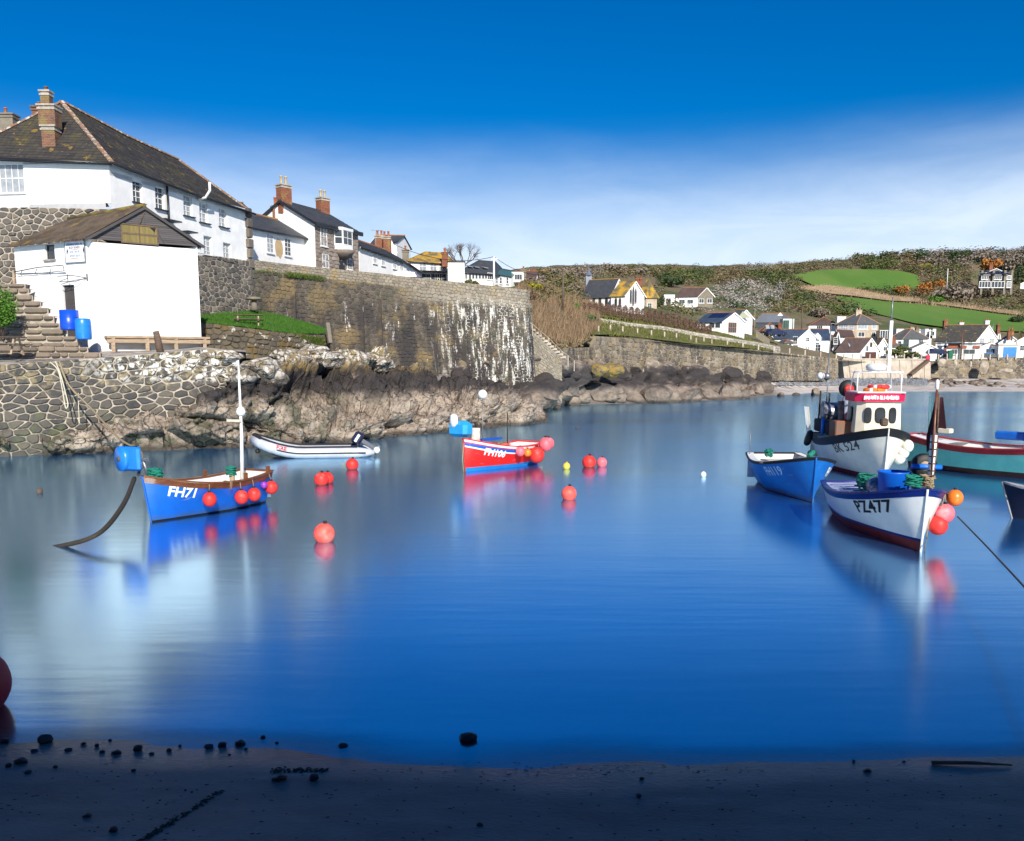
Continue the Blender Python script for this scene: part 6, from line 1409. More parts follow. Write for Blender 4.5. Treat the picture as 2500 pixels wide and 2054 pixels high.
def boat(name, label, Hh, loc, rz, top, bottom, rail, inner, zboot=.10, strake=None, strh=.12, group=None, railw=.07, thwarts=(.35, .6), deck=None, deck_t=(.6, 1.0), stripe=None, roll=0.0, floor=.18, tm=None):
    t = empty(name, loc, label, 'boat', group, rz); 
    nt_, nv_ = 30, 12
    def vv(t_, z): zk, zs_ = Hh.keel(t_), Hh.sheer(t_); return (z - zk) / (zs_ - zk)
    def band(nm, z0f, z1f, m, off=0.0, rows=5, smooth=True):
        mb = MB()
        for sd in (1, -1):
            vs = []
            for i in range(nt_ + 1):
                t_ = i / nt_; a_, b_ = z0f(t_), z1f(t_)
                for j in range(rows + 1): vs.append(tuple(Hh.pt(t_, max(0, min(1, a_ + (b_ - a_) * j / rows)), sd, off)))
            k = rows + 1
            fs = [(i * k + j, (i + 1) * k + j, (i + 1) * k + j + 1, i * k + j + 1) for i in range(nt_) for j in range(rows)]
            mb.add(vs, fs, smooth=smooth)
        # transom
        vs = []; 
        for j in range(rows + 1):
            a_, b_ = z0f(0), z1f(0); v = max(0, min(1, a_ + (b_ - a_) * j / rows)); vs += [tuple(Hh.pt(0, v, 1, off)), tuple(Hh.pt(0, v, -1, off))]
        mb.add(vs, [(2 * j, 2 * j + 1, 2 * j + 3, 2 * j + 2) for j in range(rows)])
        return mb.build(nm, m, t, local=True)
    vs_ = lambda d: (lambda t_: vv(t_, Hh.sheer(t_) - d))
    hull = band('hull', lambda t_: vv(t_, zboot), vs_(strh if strake else 0), top)
    band('bottom_paint', lambda t_: 0, lambda t_: vv(t_, zboot), bottom)
    if stripe: band('boot_stripe', lambda t_: vv(t_, zboot - .02), lambda t_: vv(t_, zboot + .04), stripe, .004, 1)
    if strake: band('sheer_strake', vs_(strh), lambda t_: 1, strake, .012, 1)
    # rail: flat cap along the sheer
    mb = MB(); k = []
    for sd in (1, -1):
        o_ = [Hh.pt(i / nt_, 1, sd, .035) + Vector((0, 0, .005)) for i in range(nt_ + 1)]
        i_ = [Vector((p.x - (.05 if i == nt_ else 0), sd * max(0, abs(p.y) - railw - .035), p.z)) for i, p in enumerate(o_)]
        vs = []
        for a_, b_ in zip(o_, i_): vs += [tuple(a_), tuple(a_ + Vector((0, 0, .045))), tuple(b_ + Vector((0, 0, .045))), tuple(b_)]
        mb.add(vs, [(4 * i + j, 4 * i + 4 + j, 4 * i + 4 + (j + 1) % 4, 4 * i + (j + 1) % 4) for i in range(nt_) for j in range(4)])
    a_, b_ = Hh.pt(0, 1, 1), Hh.pt(0, 1, -1); mb.bar(a_ + Vector((.0, 0, .03)), b_ + Vector((.0, 0, .03)), .12, .06)
    mb.build('gunwale', rail, t, local=True)
    # inner shell and floor
    mb = MB()
    for sd in (1, -1):
        vs = []
        for i in range(nt_ + 1):
            t_ = i / nt_
            for z in (floor, None):
                v = 1.0 if z is None else max(.05, vv(t_, floor)); p = Hh.pt(t_, v, sd, 0); vs.append((p.x - (.08 if t_ > .95 else 0), sd * max(0, abs(p.y) - .06), p.z))
        mb.add(vs, [(2 * i, 2 * i + 2, 2 * i + 3, 2 * i + 1) for i in range(nt_)])
    L1 = [Hh.pt(i / nt_, max(.05, vv(i / nt_, floor)), 1) for i in range(nt_)]; 
    vs = []
    for p in L1: vs += [(p.x, max(0, p.y - .05), floor), (p.x, -max(0, p.y - .05), floor)]
    mb.add(vs, [(2 * i, 2 * i + 1, 2 * i + 3, 2 * i + 2) for i in range(len(L1) - 1)])
    p, q = Hh.pt(0, 1, 1), Hh.pt(0, 1, -1); mb.poly((p.x + .06, p.y - .05, floor), (p.x + .06, -p.y + .05, floor), (p.x + .06, -p.y + .05, p.z), (p.x + .06, p.y - .05, p.z))
    mb.build('inner_lining', inner, t, local=True)
    for th in thwarts:
        p = Hh.pt(th, vv(th, Hh.sheer(th) - .22), 1); MB().box((p.x, 0, p.z), (.26, 2 * p.y - .1, .05)).build('thwart', tm or inner, t, local=True)
    if deck:
        mb = MB(); vs = []
        for i in range(13):
            t_ = deck_t[0] + (deck_t[1] - deck_t[0]) * i / 12; p = Hh.pt(t_, 1, 1); y = max(0, p.y - .05); vs += [(p.x - (.05 if t_ > .99 else 0), y, p.z - .03), (p.x, 0, p.z + .03), (p.x, -y, p.z - .03)]
        mb.add(vs, [(3 * i + j, 3 * i + 3 + j, 3 * i + 4 + j, 3 * i + 1 + j) for i in range(12) for j in range(2)])
        if deck_t[0] > .02:
            p = Hh.pt(deck_t[0], 1, 1); pf = max(.05, Hh.pt(deck_t[0], max(.05, vv(deck_t[0], floor)), 1).y - .12); mb.poly((p.x, p.y - .08, p.z - .03), (p.x, -p.y + .08, p.z - .03), (p.x, -pf, floor), (p.x, pf, floor))
        mb.build('deck', deck, t, local=True)
    p0 = Hh.pt(1, 1, 1); p0.y = 0; st = MB(); st.tube([Vector((Hh.pt(1, v, 1).x + .015, 0, Hh.pt(1, v, 1).z)) for v in (0, .25, .5, .75, 1.0)] + [p0 + Vector((.01, 0, .03))], .028, 6); st.build('stem', rail if not strake else top, t, local=True)
    return t
def hull_text(t, Hh, txt, size, x, z, side, m, squash=.8, bold=.02, slope=0.0):
    vs, fs = text_mesh(txt, size, bold); o = []
    for v in vs:
        xx = x + (-1 if side > 0 else 1) * v.x * squash; zz = z + v.y + Hh.sheer(min(1, max(0, (xx + Hh.L / 2) / Hh.L))) - Hh.sheer((x + Hh.L / 2) / Hh.L); p = Hh.side(xx, zz, side); o.append((p.x, p.y + side * .012, p.z))
    return MB().add(o, fs).build('registration_number', m, t, local=True)
def fender(t, px_, r, m, name='fender', rope=True, top=None):
    mb = MB().sphere(px_, r, 20, 12, sq=1.06); o = mb.build(name, m, t, local=True)
    p = Vector(px_)
    MB().lathe([(r * .22, 0), (r * .2, r * .3), (.01, r * .3)], (p.x, p.y, p.z + r * .95), 8).build('eye', M['black'], o, local=True)
    if rope and top is not None: MB().tube([p + Vector((0, 0, r * 1.1)), Vector(top)], .012, 5).build('lanyard', M['rope'], o, local=True)
    return o
bluep = mat('royal_blue_hull', (.004, .12, .56), (.004, .105, .50), scale=2, rough=.38, spec=.5, layers=[dict(col=(.30, .33, .36), scale=(2, 2, 7), lo=.62, hi=.72, k=.35, det=7), dict(col=(.06, .09, .05), scale=3, lo=.3, hi=.5, z=(None, .16, .08), zamp=.12, k=.5)])
bluep3 = mat('deep_blue_hull', (.006, .14, .50), (.005, .12, .44), scale=2, rough=.38, spec=.5, layers=[dict(col=(.30, .33, .36), scale=(2, 2, 7), lo=.62, hi=.72, k=.35, det=7), dict(col=(.06, .09, .05), scale=3, lo=.3, hi=.5, z=(None, .16, .08), zamp=.12, k=.5)])
whitep = mat('white_hull_paint', (.78, .78, .76), (.70, .70, .69), scale=2, rough=.3, spec=.5, coat=.2, layers=[dict(col=(.45, .33, .2), scale=(3, 3, .6), lo=.64, hi=.75, k=.4)])
creamp = mat('cream_hull_paint', (.74, .71, .62), (.66, .62, .53), scale=2, rough=.35, spec=.5, layers=[dict(col=(.35, .25, .15), scale=(3, 3, .6), lo=.64, hi=.75, k=.5)])
redp = mat('bright_red_hull', (.80, .012, .008), (.72, .012, .008), scale=2, rough=.38, spec=.5, layers=[dict(col=(.30, .33, .36), scale=(2, 2, 7), lo=.62, hi=.72, k=.35, det=7), dict(col=(.06, .09, .05), scale=3, lo=.3, hi=.5, z=(None, .16, .08), zamp=.12, k=.5)])
maroon = mat('dark_red_antifouling', (.20, .016, .014), (.13, .012, .012), scale=3, rough=.6)
turq = mat('turquoise_hull', (.13, .46, .44), (.11, .40, .39), scale=2, rough=.35, spec=.5, layers=[dict(col=(.25, .25, .18), scale=(2, 2, .5), lo=.62, hi=.74, k=.4)])
railred = mat('dark_red_rail', (.34, .018, .022), (.26, .015, .02), scale=3, rough=.35)
WT = flat('white_lettering', (.85, .85, .85), .5); BK = flat('black_lettering', (.01, .01, .012), .5)
navyr = mat('navy_rail', (.008, .02, .16), (.006, .016, .13), scale=3, rough=.3)
lightb = flat('pale_blue_deck', (.42, .47, .72), .5)

def place(bow_px, bow_py, h):
    """location of the boat centre given the pixel of the stem at the waterline, the heading and length"""
    p = PW(bow_px, bow_py); return p
# ---- blue boat, left
Lb = 4.5; ang = math.atan2(-.909, -.416)
b0 = PW(370, 1276); H1 = Hull(Lb, 1.75, .98, 1.28, .90, rake=.28, trans=.74, full=.5)
hd = Vector((math.cos(ang), math.sin(ang), 0)); loc = b0 - hd * (Lb / 2 - .22)
blk = flat('black_boot_paint', (.01, .01, .012), .5)
t = boat('fishing_boat', 'small blue open fishing boat with varnished rail, white mast and red fenders', H1, loc, ang, bluep, blk, M['varnish'], M['white'], zboot=.05, strake=M['varnish'], strh=.15, railw=.09, thwarts=(.3, .55), tm=M['varnish'])
hull_text(t, H1, 'FH71', .38, Lb * .29, .76, 1, WT, 1.0, .012, 0.0); hull_text(t, H1, 'FH71', .32, Lb * .30, .86, -1, WT, .8, .02)
hull_text(t, H1, 'ZENNOR', .17, -Lb * .40, .72, 1, WT, .8) if False else None
for x, z in ((.62, .50), (-.55, .42), (-1.15, .42), (-2.05, .52)):
    p = H1.side(x, z, 1); q = H1.side(x, H1.sheer((x + Lb / 2) / Lb), 1); fender(t, (p.x, p.y + .2, p.z), .20, M['red'], top=(q.x, q.y, q.z + .05))
p = H1.side(-1.75, .6, 1); fender(t, (p.x, p.y + .10, p.z + .03), .11, flat('purple_buoy', (.28, .05, .45), .4), top=None, rope=False)
# mast with radar reflector
mb = MB(); mb.tube([(-1.45, .15, .3), (-1.50, .17, 2.2), (-1.55, .12, 4.45)], [.07, .05, .025], 10); ms = mb.build('mast', M['white'], t, local=True)
MB().lathe([(.05, 0), (.13, .06), (.15, .14), (.11, .24), (.05, .3)], (-1.52, .16, 2.75), 12).build('radar_dome', M['white'], ms, local=True)
MB().box((-1.40, -.02, 2.62), (.08, .5, .07)).build('crosstree', M['cream'], ms, local=True)
# pot hauler at the bow
ha = MB(); ha.tube([(1.75, -.25, 1.1), (1.9, -.35, 1.75)], .05, 6); ha.box((1.9, -.6, 1.72), (.1, .9, .06)); hm = ha.build('hauler_arm', M['grey'], t, local=True)
ax_ = (Vector((1, 0, 0)), Vector((0, 0, 1)), Vector((0, 1, 0)))
hdir = Vector((-hd.y, hd.x, 0))
MB().lathe([(.05, -.1), (.34, -.1), (.36, 0), (.34, .1), (.05, .1)], (2.0, -.98, 1.72), 20, ax=(Vector((.35, .94, 0)), Vector((0, 0, 1)), Vector((.94, -.35, 0)))).build('hauler_wheel', M['bluep2'], hm, local=True)
MB().box((2.0, -.62, 1.74), (.16, .62, .68), bev=.06).build('hauler_guard', M['bluep2'], hm, local=True)
MB().lathe([(.01, -.14), (.07, -.14), (.07, .14), (.01, .14)], (2.0, -.98, 1.72), 10, ax=(Vector((.35, .94, 0)), Vector((0, 0, 1)), Vector((.94, -.35, 0)))).build('hub', M['oldwood'], hm, local=True)
rgb_ = random.Random(2)
def coil(t, c, r, m, name='rope_coil', n=7, seed=1):
    rg = random.Random(seed); pts = []
    for i in range(n * 10): a = i * .63; rr = r * (.5 + .5 * rg.random()); pts.append((c[0] + rr * math.cos(a), c[1] + rr * math.sin(a), c[2] + .015 * i / 4 + rg.uniform(-.02, .03)))
    return MB().tube(pts, .022, 5).build(name, m, t, local=True)
coil(t, (1.85, .05, 1.22), .24, M['greenrope']); coil(t, (-.9, .25, 1.0), .16, M['greenrope'], seed=4); MB().tube([(-.9, .3, .35), (-.88, .28, 1.05)], .08, 8).build('samson_post', M['wood'], t, local=True)
for x in (-.1, -.16): 
    q = H1.side(x, H1.sheer((x + Lb / 2) / Lb) - .02, 1); MB().tube([q + Vector((0, -.2, .07)), q + Vector((0, .06, .06)), q + Vector((0, .03, -.18))], .014, 4).build('rope_lashing', M['rope'], t, local=True)
for sx, sy in ((-.9, 1), (-2.1, 1), (-.9, -1)): q = H1.side(sx, H1.sheer((sx + Lb / 2) / Lb), sy); MB().box(q + Vector((0, -sy * .05, .12)), (.09, .09, .22)).build('thole_post', M['varnish'], t, local=True)
# ---- red boat
Lr = 4.6; ang = math.atan2(-.80, -.60); hd = Vector((math.cos(ang), math.sin(ang), 0)); b0 = PW(1137, 1152)
H2 = Hull(Lr, 1.9, .92, 1.34, .92, rake=.12, trans=.8, full=.6); loc = b0 - hd * (Lr / 2 - .1)
bs = flat('light_blue_antifouling', (.01, .20, .58), .5)
t = boat('fishing_boat', 'small bright red open boat with white rails and a cluster of pink fenders', H2, loc, ang, redp, bs, redp, M['white'], zboot=.16, strake=M['white'], strh=.09, railw=.09, tm=flat('blue_thwart', (.01, .1, .5), .5))
mbs = MB()
for sd in (1, -1):
    vs = []
    for i in range(25):
        tt = i / 24
        for d in (.13, .25): zk, zs_ = H2.keel(tt), H2.sheer(tt); vs.append(tuple(H2.pt(tt, (zs_ - d - zk) / (zs_ - zk), sd, .008)))
    mbs.add(vs, [(2 * i, 2 * i + 2, 2 * i + 3, 2 * i + 1) for i in range(24)])
mbs.build('blue_band', flat('blue_thwart', (.01, .1, .5), .5), t, local=True)
mbs = MB(); vs = []
for i in range(25):
    tt = i / 24
    for d in (.25, .31): zk, zs_ = H2.keel(tt), H2.sheer(tt); vs.append(tuple(H2.pt(tt, (zs_ - d - zk) / (zs_ - zk), 1, .018)))
mbs.add(vs, [(2 * i, 2 * i + 2, 2 * i + 3, 2 * i + 1) for i in range(24)]); mbs.build('rubbing_strake', M['white'], t, local=True)
hull_text(t, H2, 'FH106', .40, Lr * .22, .70, 1, WT, 1.0, .012, 0.0); hull_text(t, H2, 'FH106', .3, Lr * .28, .8, -1, flat('grey_lettering', (.4, .3, .3), .6), .8, .015)
for x, z, r_, m_ in ((-.15, .72, .20, 'pink'), (-.75, .62, .17, 'orange'), (-1.35, .48, .34, 'red'), (-2.0, .92, .30, 'pink'), (-2.35, 1.1, .25, 'pink')):
    xx = max(x, -2.25); p = H2.side(xx, z, 1); q = H2.side(xx, H2.sheer((xx + Lr / 2) / Lr), 1); fender(t, (x, p.y + r_ * .9, p.z), r_, M[m_], top=(q.x, q.y, q.z + .04))
MB().tube([(1.45, -.1, .9), (1.4, -.1, 1.75)], [.2, .18], 12).build('bitt_post', mat('pink_white_timber', (.62, .42, .33), (.75, .68, .6), scale=6), t, local=True)
ha = MB(); ha.tube([(1.2, -.1, 1.2), (1.25, -.25, 1.95), (1.7, -.5, 2.0)], .05, 6); hm = ha.build('hauler_arm', M['black'], t, local=True)
MB().box((1.85, -.55, 1.72), (.6, 1.0, .66), bev=.14).build('hauler_body', flat('sky_blue_plastic', (.02, .30, .68), .4), hm, local=True)
MB().lathe([(.03, -.16), (.26, -.12), (.3, 0), (.26, .12), (.03, .16)], (2.05, -.75, 2.05), 16, ax=(Vector((.6, .8, 0)), Vector((0, 0, 1)), Vector((.8, -.6, 0)))).build('hauler_disc', M['white'], hm, local=True)
MB().tube([(-.9, -.2, .5), (-.9, -.2, 2.3)], .025, 5).build('aerial', M['black'], t, local=True)
MB().box((.2, -.6, 1.16), (2.2, .25, .1)).build('wash_board', flat('blue_thwart', (.01, .1, .5), .5), t, local=True)
coil(t, (-.4, 0, .72), .3, M['rope'], seed=5); coil(t, (.7, .1, .75), .25, M['greenrope'], seed=6)
MB().tube([(2.3, -.02, 1.2), (2.34, -.05, .5), (2.3, 0, -.2)], .03, 5).build('bow_rope', M['rope'], t, local=True)
# white radar ball on a pole of the red boat
ms = MB().tube([(.75, -.25, .5), (.7, -.3, 3.05)], .02, 5).build('pole', M['grey'], t, local=True); MB().sphere((.7, -.3, 3.12), .2, 12, 8).build('radar_reflector', M['white'], ms, local=True)
# ---- grey inflatable
p0, p1 = PW(622, 1117), PW(915, 1113); rv = empty('inflatable_boat', (p0 + p1) / 2, 'grey inflatable boat with black trim and a tilted outboard motor', 'boat', None, math.atan2((p0 - p1).y, (p0 - p1).x))
Lr_ = (p1 - p0).length; greyt = mat('grey_hypalon', (.48, .50, .55), (.42, .44, .49), scale=2, rough=.5); blackt = flat('black_hypalon', (.02, .02, .025), .6)
def rpath(sy):
    pts = []
    for i in range(15):
        f = i / 14; x = -Lr_ / 2 + f * Lr_; y = .78 * (1 if f < .62 else math.sqrt(max(0, 1 - ((f - .62) / .38) ** 2.2))); z = .24 + (.62 * max(0, (f - .6) / .4) ** 1.7); pts.append((x, sy * y, z))
    return pts
for sy in (1, -1):
    tb = MB().tube(rpath(sy), [.10, .2] + [.26] * 11 + [.25, .24], 14).build('tube', greyt, rv, local=True)
    pr = rpath(sy); MB().tube([(x, y + sy * .26 * (1 - .0) * (1 if i < 12 else .3), z - .0) for i, (x, y, z) in enumerate(pr)][1:], .035, 6).build('rubbing_strip', blackt, tb, local=True)
    MB().tube([(x, y, z + .2) for x, y, z in pr[2:]], .12, 8).build('tube_cover', blackt, tb, local=True)
MB().box((-Lr_ * .02, 0, .12), (Lr_ * .75, 1.3, .08)).build('floor', blackt, rv, local=True); MB().box((-Lr_ * .36, 0, .38), (.07, 1.3, .55)).build('transom', blackt, rv, local=True)
# outboard, tilted up
def outboard(t, x, z, sc_=1.0, tilt=.9, dirx=-1, cowl=None, local=True):
    c = Vector((x, 0, z)); a = Vector((dirx * math.cos(tilt), 0, math.sin(tilt) * -1)); # leg direction
    d = Vector((dirx * math.sin(tilt), 0, -math.cos(tilt))); u = -d; s = Vector((0, 1, 0)); f = u.cross(s)
    o = MB().box(c + u * .28 * sc_, (.62 * sc_, .42 * sc_, .46 * sc_), ax=(f, s, u), bev=.1 * sc_).build('outboard_cowl', cowl or mat('dark_blue_cowl', (.02, .025, .06), (.02, .02, .05), rough=.35), t, local=True)
    MB().box(c + u * .30 * sc_, (.4 * sc_, .435 * sc_, .12 * sc_), ax=(f, s, u)).build('cowl_decal', WT, o, local=True)
    MB().box(c + d * .35 * sc_, (.22 * sc_, .14 * sc_, .8 * sc_), ax=(f, s, u), bev=.03).build('outboard_leg', flat('motor_grey', (.12, .13, .16), .5), t, local=True)
    q = c + d * .8 * sc_; MB().box(q, (.45 * sc_, .08 * sc_, .12 * sc_), ax=(f, s, u)).build('cavitation_plate', M['grey'], t, local=True)
    pr = MB()
    for k in range(3):
        an = k * 2.1; e = u * math.cos(an) + s * math.sin(an); pr.bar(q - f * .22 * sc_, q - f * .22 * sc_ + e * .14 * sc_, .09 * sc_, .03)
    pr.build('propeller', M['grey'], t, local=True); return o
outboard(rv, -Lr_ * .40, .72, 1.0, 1.0)
rt = flat('red_lettering', (.62, .02, .03), .6)
vs, fs = text_mesh('FIRE', .26, .012); 
def rtube(x, zz):
    f = (x + Lr_ / 2) / Lr_; pp = rpath(1); i = min(13, int(f * 14)); q = f * 14 - i; cy = pp[i][1] * (1 - q) + pp[i + 1][1] * q; cz = pp[i][2] * (1 - q) + pp[i + 1][2] * q; dz = max(-.2, min(.24, zz)); return (x, cy + math.sqrt(.26 ** 2 - dz * dz) + .012, cz + dz)
MB().add([rtube(Lr_ * .26 - v.x, .13 + v.y * .8) for v in vs], fs).build('lettering', rt, rv, local=True)
MB().add([rtube(-Lr_ * .27 + a_, b_) for a_, b_ in ((-.25, .06), (.25, .06), (.25, .16), (-.25, .16))], [(0, 1, 2, 3)]).build('sticker', flat('yellow_sticker', (.75, .68, .35), .5), rv, local=True)
MB().sphere((Lr_ * .47, .2, .32), .12, 10, 8).build('tow_ring', M['black'], rv, local=True)
MB().sphere((-Lr_ / 2 - .1, .3, .3), .16, 12, 8).build('fender', M['white'], rv, local=True)
# ---- white PZ477
Lp = 5.6; hd = Vector((-.09, -1, 0)).normalized(); ang = math.atan2(hd.y, hd.x); b0 = PW(2246, 1347)
H3 = Hull(Lp, 2.35, .92, 1.45, .98, rake=.22, trans=.78, full=.75, draft=.45); loc = b0 - hd * (Lp / 2 - .2)
tz = t = boat('fishing_boat', 'white fishing boat with navy rail, red bottom and striped bow mast', H3, loc, ang, whitep, maroon, navyr, lightb, zboot=.26, strake=navyr, strh=.13, stripe=navyr, deck=lightb, deck_t=(0, .55), thwarts=(), floor=.4, railw=.1)
hull_text(t, H3, 'PZ477', .42, Lp * .25, .84, -1, BK, 1.25, .008); hull_text(t, H3, 'PZ477', .34, Lp * .30, .95, 1, BK, .85, .005)
for x, y_, z, r_, m_ in ((1.75, .32, 1.15, .19, 'orange'), (1.95, .30, .80, .22, 'pink'), (2.0, .28, .52, .22, 'red')):
    p = H3.side(x, z, 1); q = H3.side(x, H3.sheer((x + Lp / 2) / Lp), 1); fender(t, (x, p.y + y_ * .75, z), r_, M[m_], top=(q.x, q.y, q.z))
MB().tube([(2.1, .32, 1.2), (2.12, .38, 1.8), (2.1, .42, 2.62)], .012, 5).build('boathook', M['varnish'], t, local=True) 
mb = MB(); mb.tube([(1.85, .40, 1.2), (1.85, .42, 2.65)], .075, 10); ms = mb.build('bow_mast', M['white'], t, local=True)
for k in range(7): MB().lathe([(.078, 0), (.078, .03)], (1.85, .405 + k * .002, 1.45 + k * .17), 10).build('black_band', M['black'], ms, local=True)
MB().tube([(2.0, .36, 1.3), (1.95, .38, 3.75)], .025, 6).build('dan_pole', M['varnish'], t, local=True); MB().lathe([(.02, 0), (.045, .05), (.045, .22), (.01, .25)], (1.95, .38, 3.7), 8).build('light', M['white'], t, local=True)
MB().poly((1.95, .37, 3.55), (1.7, .30, 2.6), (1.62, .36, 2.2), (1.97, .37, 2.4)).build('flag', flat('dark_maroon_cloth', (.05, .012, .02), .9), t, local=True)
coil(t, (2.05, -.05, 1.45), .22, M['greenrope'], seed=11); coil(t, (2.1, .25, 1.45), .18, M['rope'], seed=12); coil(t, (2.3, .15, 1.05), .12, M['rope'], 'bow_rope', seed=15)
MB().tube([(2.45, .18, 1.3), (2.5, .2, .7), (2.45, .15, 0)], .015, 5).tube([(2.6, .05, 1.4), (2.62, -.02, .7), (2.6, 0, .2)], .012, 5).build('hanging_line', M['rope'], t, local=True)
# blue tub, winch and engine gear on deck
tub = MB().lathe([(.02, 0), (.34, 0), (.38, .62), (.40, .66), (.36, .66), (.33, .1), (.02, .1)], (1.0, -.15, 1.03), 18).build('blue_tub', flat('bright_blue_plastic', (.005, .13, .66), .4), t, local=True)
MB().lathe([(.1, -.11), (.27, -.11), (.30, -.06), (.30, .06), (.27, .11), (.1, .11)], (1.15, .48, 1.85), 20, ax=(Vector((0, 1, 0)), Vector((0, 0, 1)), Vector((1, 0, 0)))).build('hauler_wheel', M['black'], t, local=True)
MB().lathe([(.02, -.12), (.12, -.12), (.12, .12), (.02, .12)], (1.15, .48, 1.85), 14, ax=(Vector((0, 1, 0)), Vector((0, 0, 1)), Vector((1, 0, 0)))).build('hub', M['wood'], t, local=True)
MB().tube([(1.3, .15, 1.85), (1.3, .85, 1.83)], .06, 8).build('hauler_arm', flat('mid_blue_paint', (.01, .16, .7), .4), t, local=True)
MB().tube([(1.1, .45, 1.2), (1.15, .4, 1.85)], .06, 8).lathe([(.02, 0), (.2, 0), (.22, .25), (.15, .4), (.02, .42)], (.95, .5, 1.25), 12).build('winch', M['grey'], t, local=True)
MB().lathe([(.02, -.3), (.22, -.28), (.25, 0), (.22, .28), (.02, .3)], (.2, -.3, 1.2), 16, ax=(Vector((0, 1, 0)), Vector((0, 0, 1)), Vector((1, 0, 0)))).build('steel_drum', mat('brushed_drum', (.35, .38, .45), (.1, .12, .18), scale=5, rough=.3, metal=.6), t, local=True)
coil(t, (-.9, -.25, 1.05), .30, M['greenrope'], seed=21, n=9); coil(t, (-.3, -.35, 1.05), .28, M['greenrope'], seed=22, n=9); MB().box((-1.0, -.1, 1.05), (.5, .4, .12), bev=.03).build('tarpaulin', flat('navy_cloth', (.01, .015, .06), .9), t, local=True)
for k in range(6): MB().box((-2.2 + k * .42, 0, .99), (.015, 1.9, .015)).build('deck_seam', flat('dark_seam', (.1, .12, .2), .8), t, local=True)
# ---- blue boat behind it
Lq = 5.4; hd = Vector((-.05, -1, 0)).normalized(); ang = math.atan2(hd.y, hd.x); b0 = PW(1984, 1228)
H4 = Hull(Lq, 2.5, 1.05, 1.42, 1.0, rake=.2, trans=.8, full=.8); loc = b0 - hd * (Lq / 2 - .15)
t = boat('fishing_boat', 'blue fishing boat with white side decks moored behind the white one', H4, loc, ang, bluep3, maroon, M['black'], M['white'], zboot=.02, railw=.14, strake=M['black'], strh=.05, deck=M['white'], deck_t=(.72, 1.0), thwarts=(.3,))
mb = MB()
for sd in (1, -1):
    vs = []
    for i in range(25): p = H4.pt(i / 24 * .98, 1, sd); y = abs(p.y); vs += [(p.x, sd * (y - .02), p.z + .055), (p.x, sd * max(0, y - .26), p.z + .06)]
    mb.add(vs, [(2 * i, 2 * i + 2, 2 * i + 3, 2 * i + 1) for i in range(24)])
mb.build('side_deck', M['white'], t, local=True)
ft = flat('faded_white_lettering', (.35, .55, .85), .6)
hull_text(t, H4, 'FH119', .40, Lq * .20, .82, -1, ft, 1.0, .01); hull_text(t, H4, 'FH119', .36, Lq * .30, .85, 1, WT, .8, .02)
MB().tube([(2.2, -.1, 1.42), (2.0, .1, 1.55), (1.6, .1, 1.5)], .08, 7).build('rope_bundle', M['greenrope'], t, local=True); coil(t, (-.9, -.6, 1.12), .18, M['greenrope'], seed=31)
MB().tube([(-2.4, -.95, 1.0), (-2.4, -.95, 1.95)], .015, 5).build('aerial', M['grey'], t, local=True)
MB().box((-.6, 0, .9), (2.4, 1.4, .12), bev=.02).build('engine_box', M['cream'], t, local=True)
# ---- BK524 with wheelhouse
Lk = 8.0; hd = Vector((-.14, -1, 0)).normalized(); ang = math.atan2(hd.y, hd.x); b0 = PW(2157, 1176)
H5 = Hull(Lk, 3.2, 1.25, 1.98, 1.30, rake=.35, trans=.82, full=.9, draft=.6); loc = b0 - hd * (Lk / 2 - .3)
t = boat('trawler', 'cream inshore fishing boat with wheelhouse, red roof band and black rubbing rail', H5, loc, ang, creamp, maroon, M['black'], M['cream'], zboot=.16, strake=M['black'], strh=.26, railw=.16, deck=M['cream'], deck_t=(.12, 1.0), thwarts=())
hull_text(t, H5, 'BK 524', .50, Lk * .25, 1.12, -1, flat('grey_black_lettering', (.06, .06, .07), .6), 1.25, .002)
# wheelhouse with rounded windows
wx, wy, wz0, wz1, hw2, hl2 = 1.35, .12, 1.70, 2.95, .86, .90
mb = MB(); vs = []
prof = [(-hl2, -hw2), (hl2 - .25, -hw2), (hl2, -hw2 + .3), (hl2, hw2 - .3), (hl2 - .25, hw2), (-hl2, hw2)]
for z, k in ((wz0, 1.0), (wz1, .95)): vs += [(wx + x * k, wy + y * k, z) for x, y in prof]
n = 6; mb.add(vs, [(i, (i + 1) % n, n + (i + 1) % n, n + i) for i in range(n)] + [tuple(range(n, 2 * n))]); wh = mb.build('wheelhouse', M['cream'], t, local=True)
def oval(c, r, u, n_, w_, h_, m, nm, par):
    c, r, u, n_ = [Vector(q) for q in (c, r, u, n_)]; pts = []
    for i in range(20):
        a = 2 * math.pi * i / 20; x = math.copysign(abs(math.cos(a)) ** .7, math.cos(a)); y = math.copysign(abs(math.sin(a)) ** .55, math.sin(a)); pts.append(c + r * (x * w_ / 2) + u * (y * h_ / 2) + n_ * .02)
    return MB().poly(*pts).build(nm, m, par, local=True)
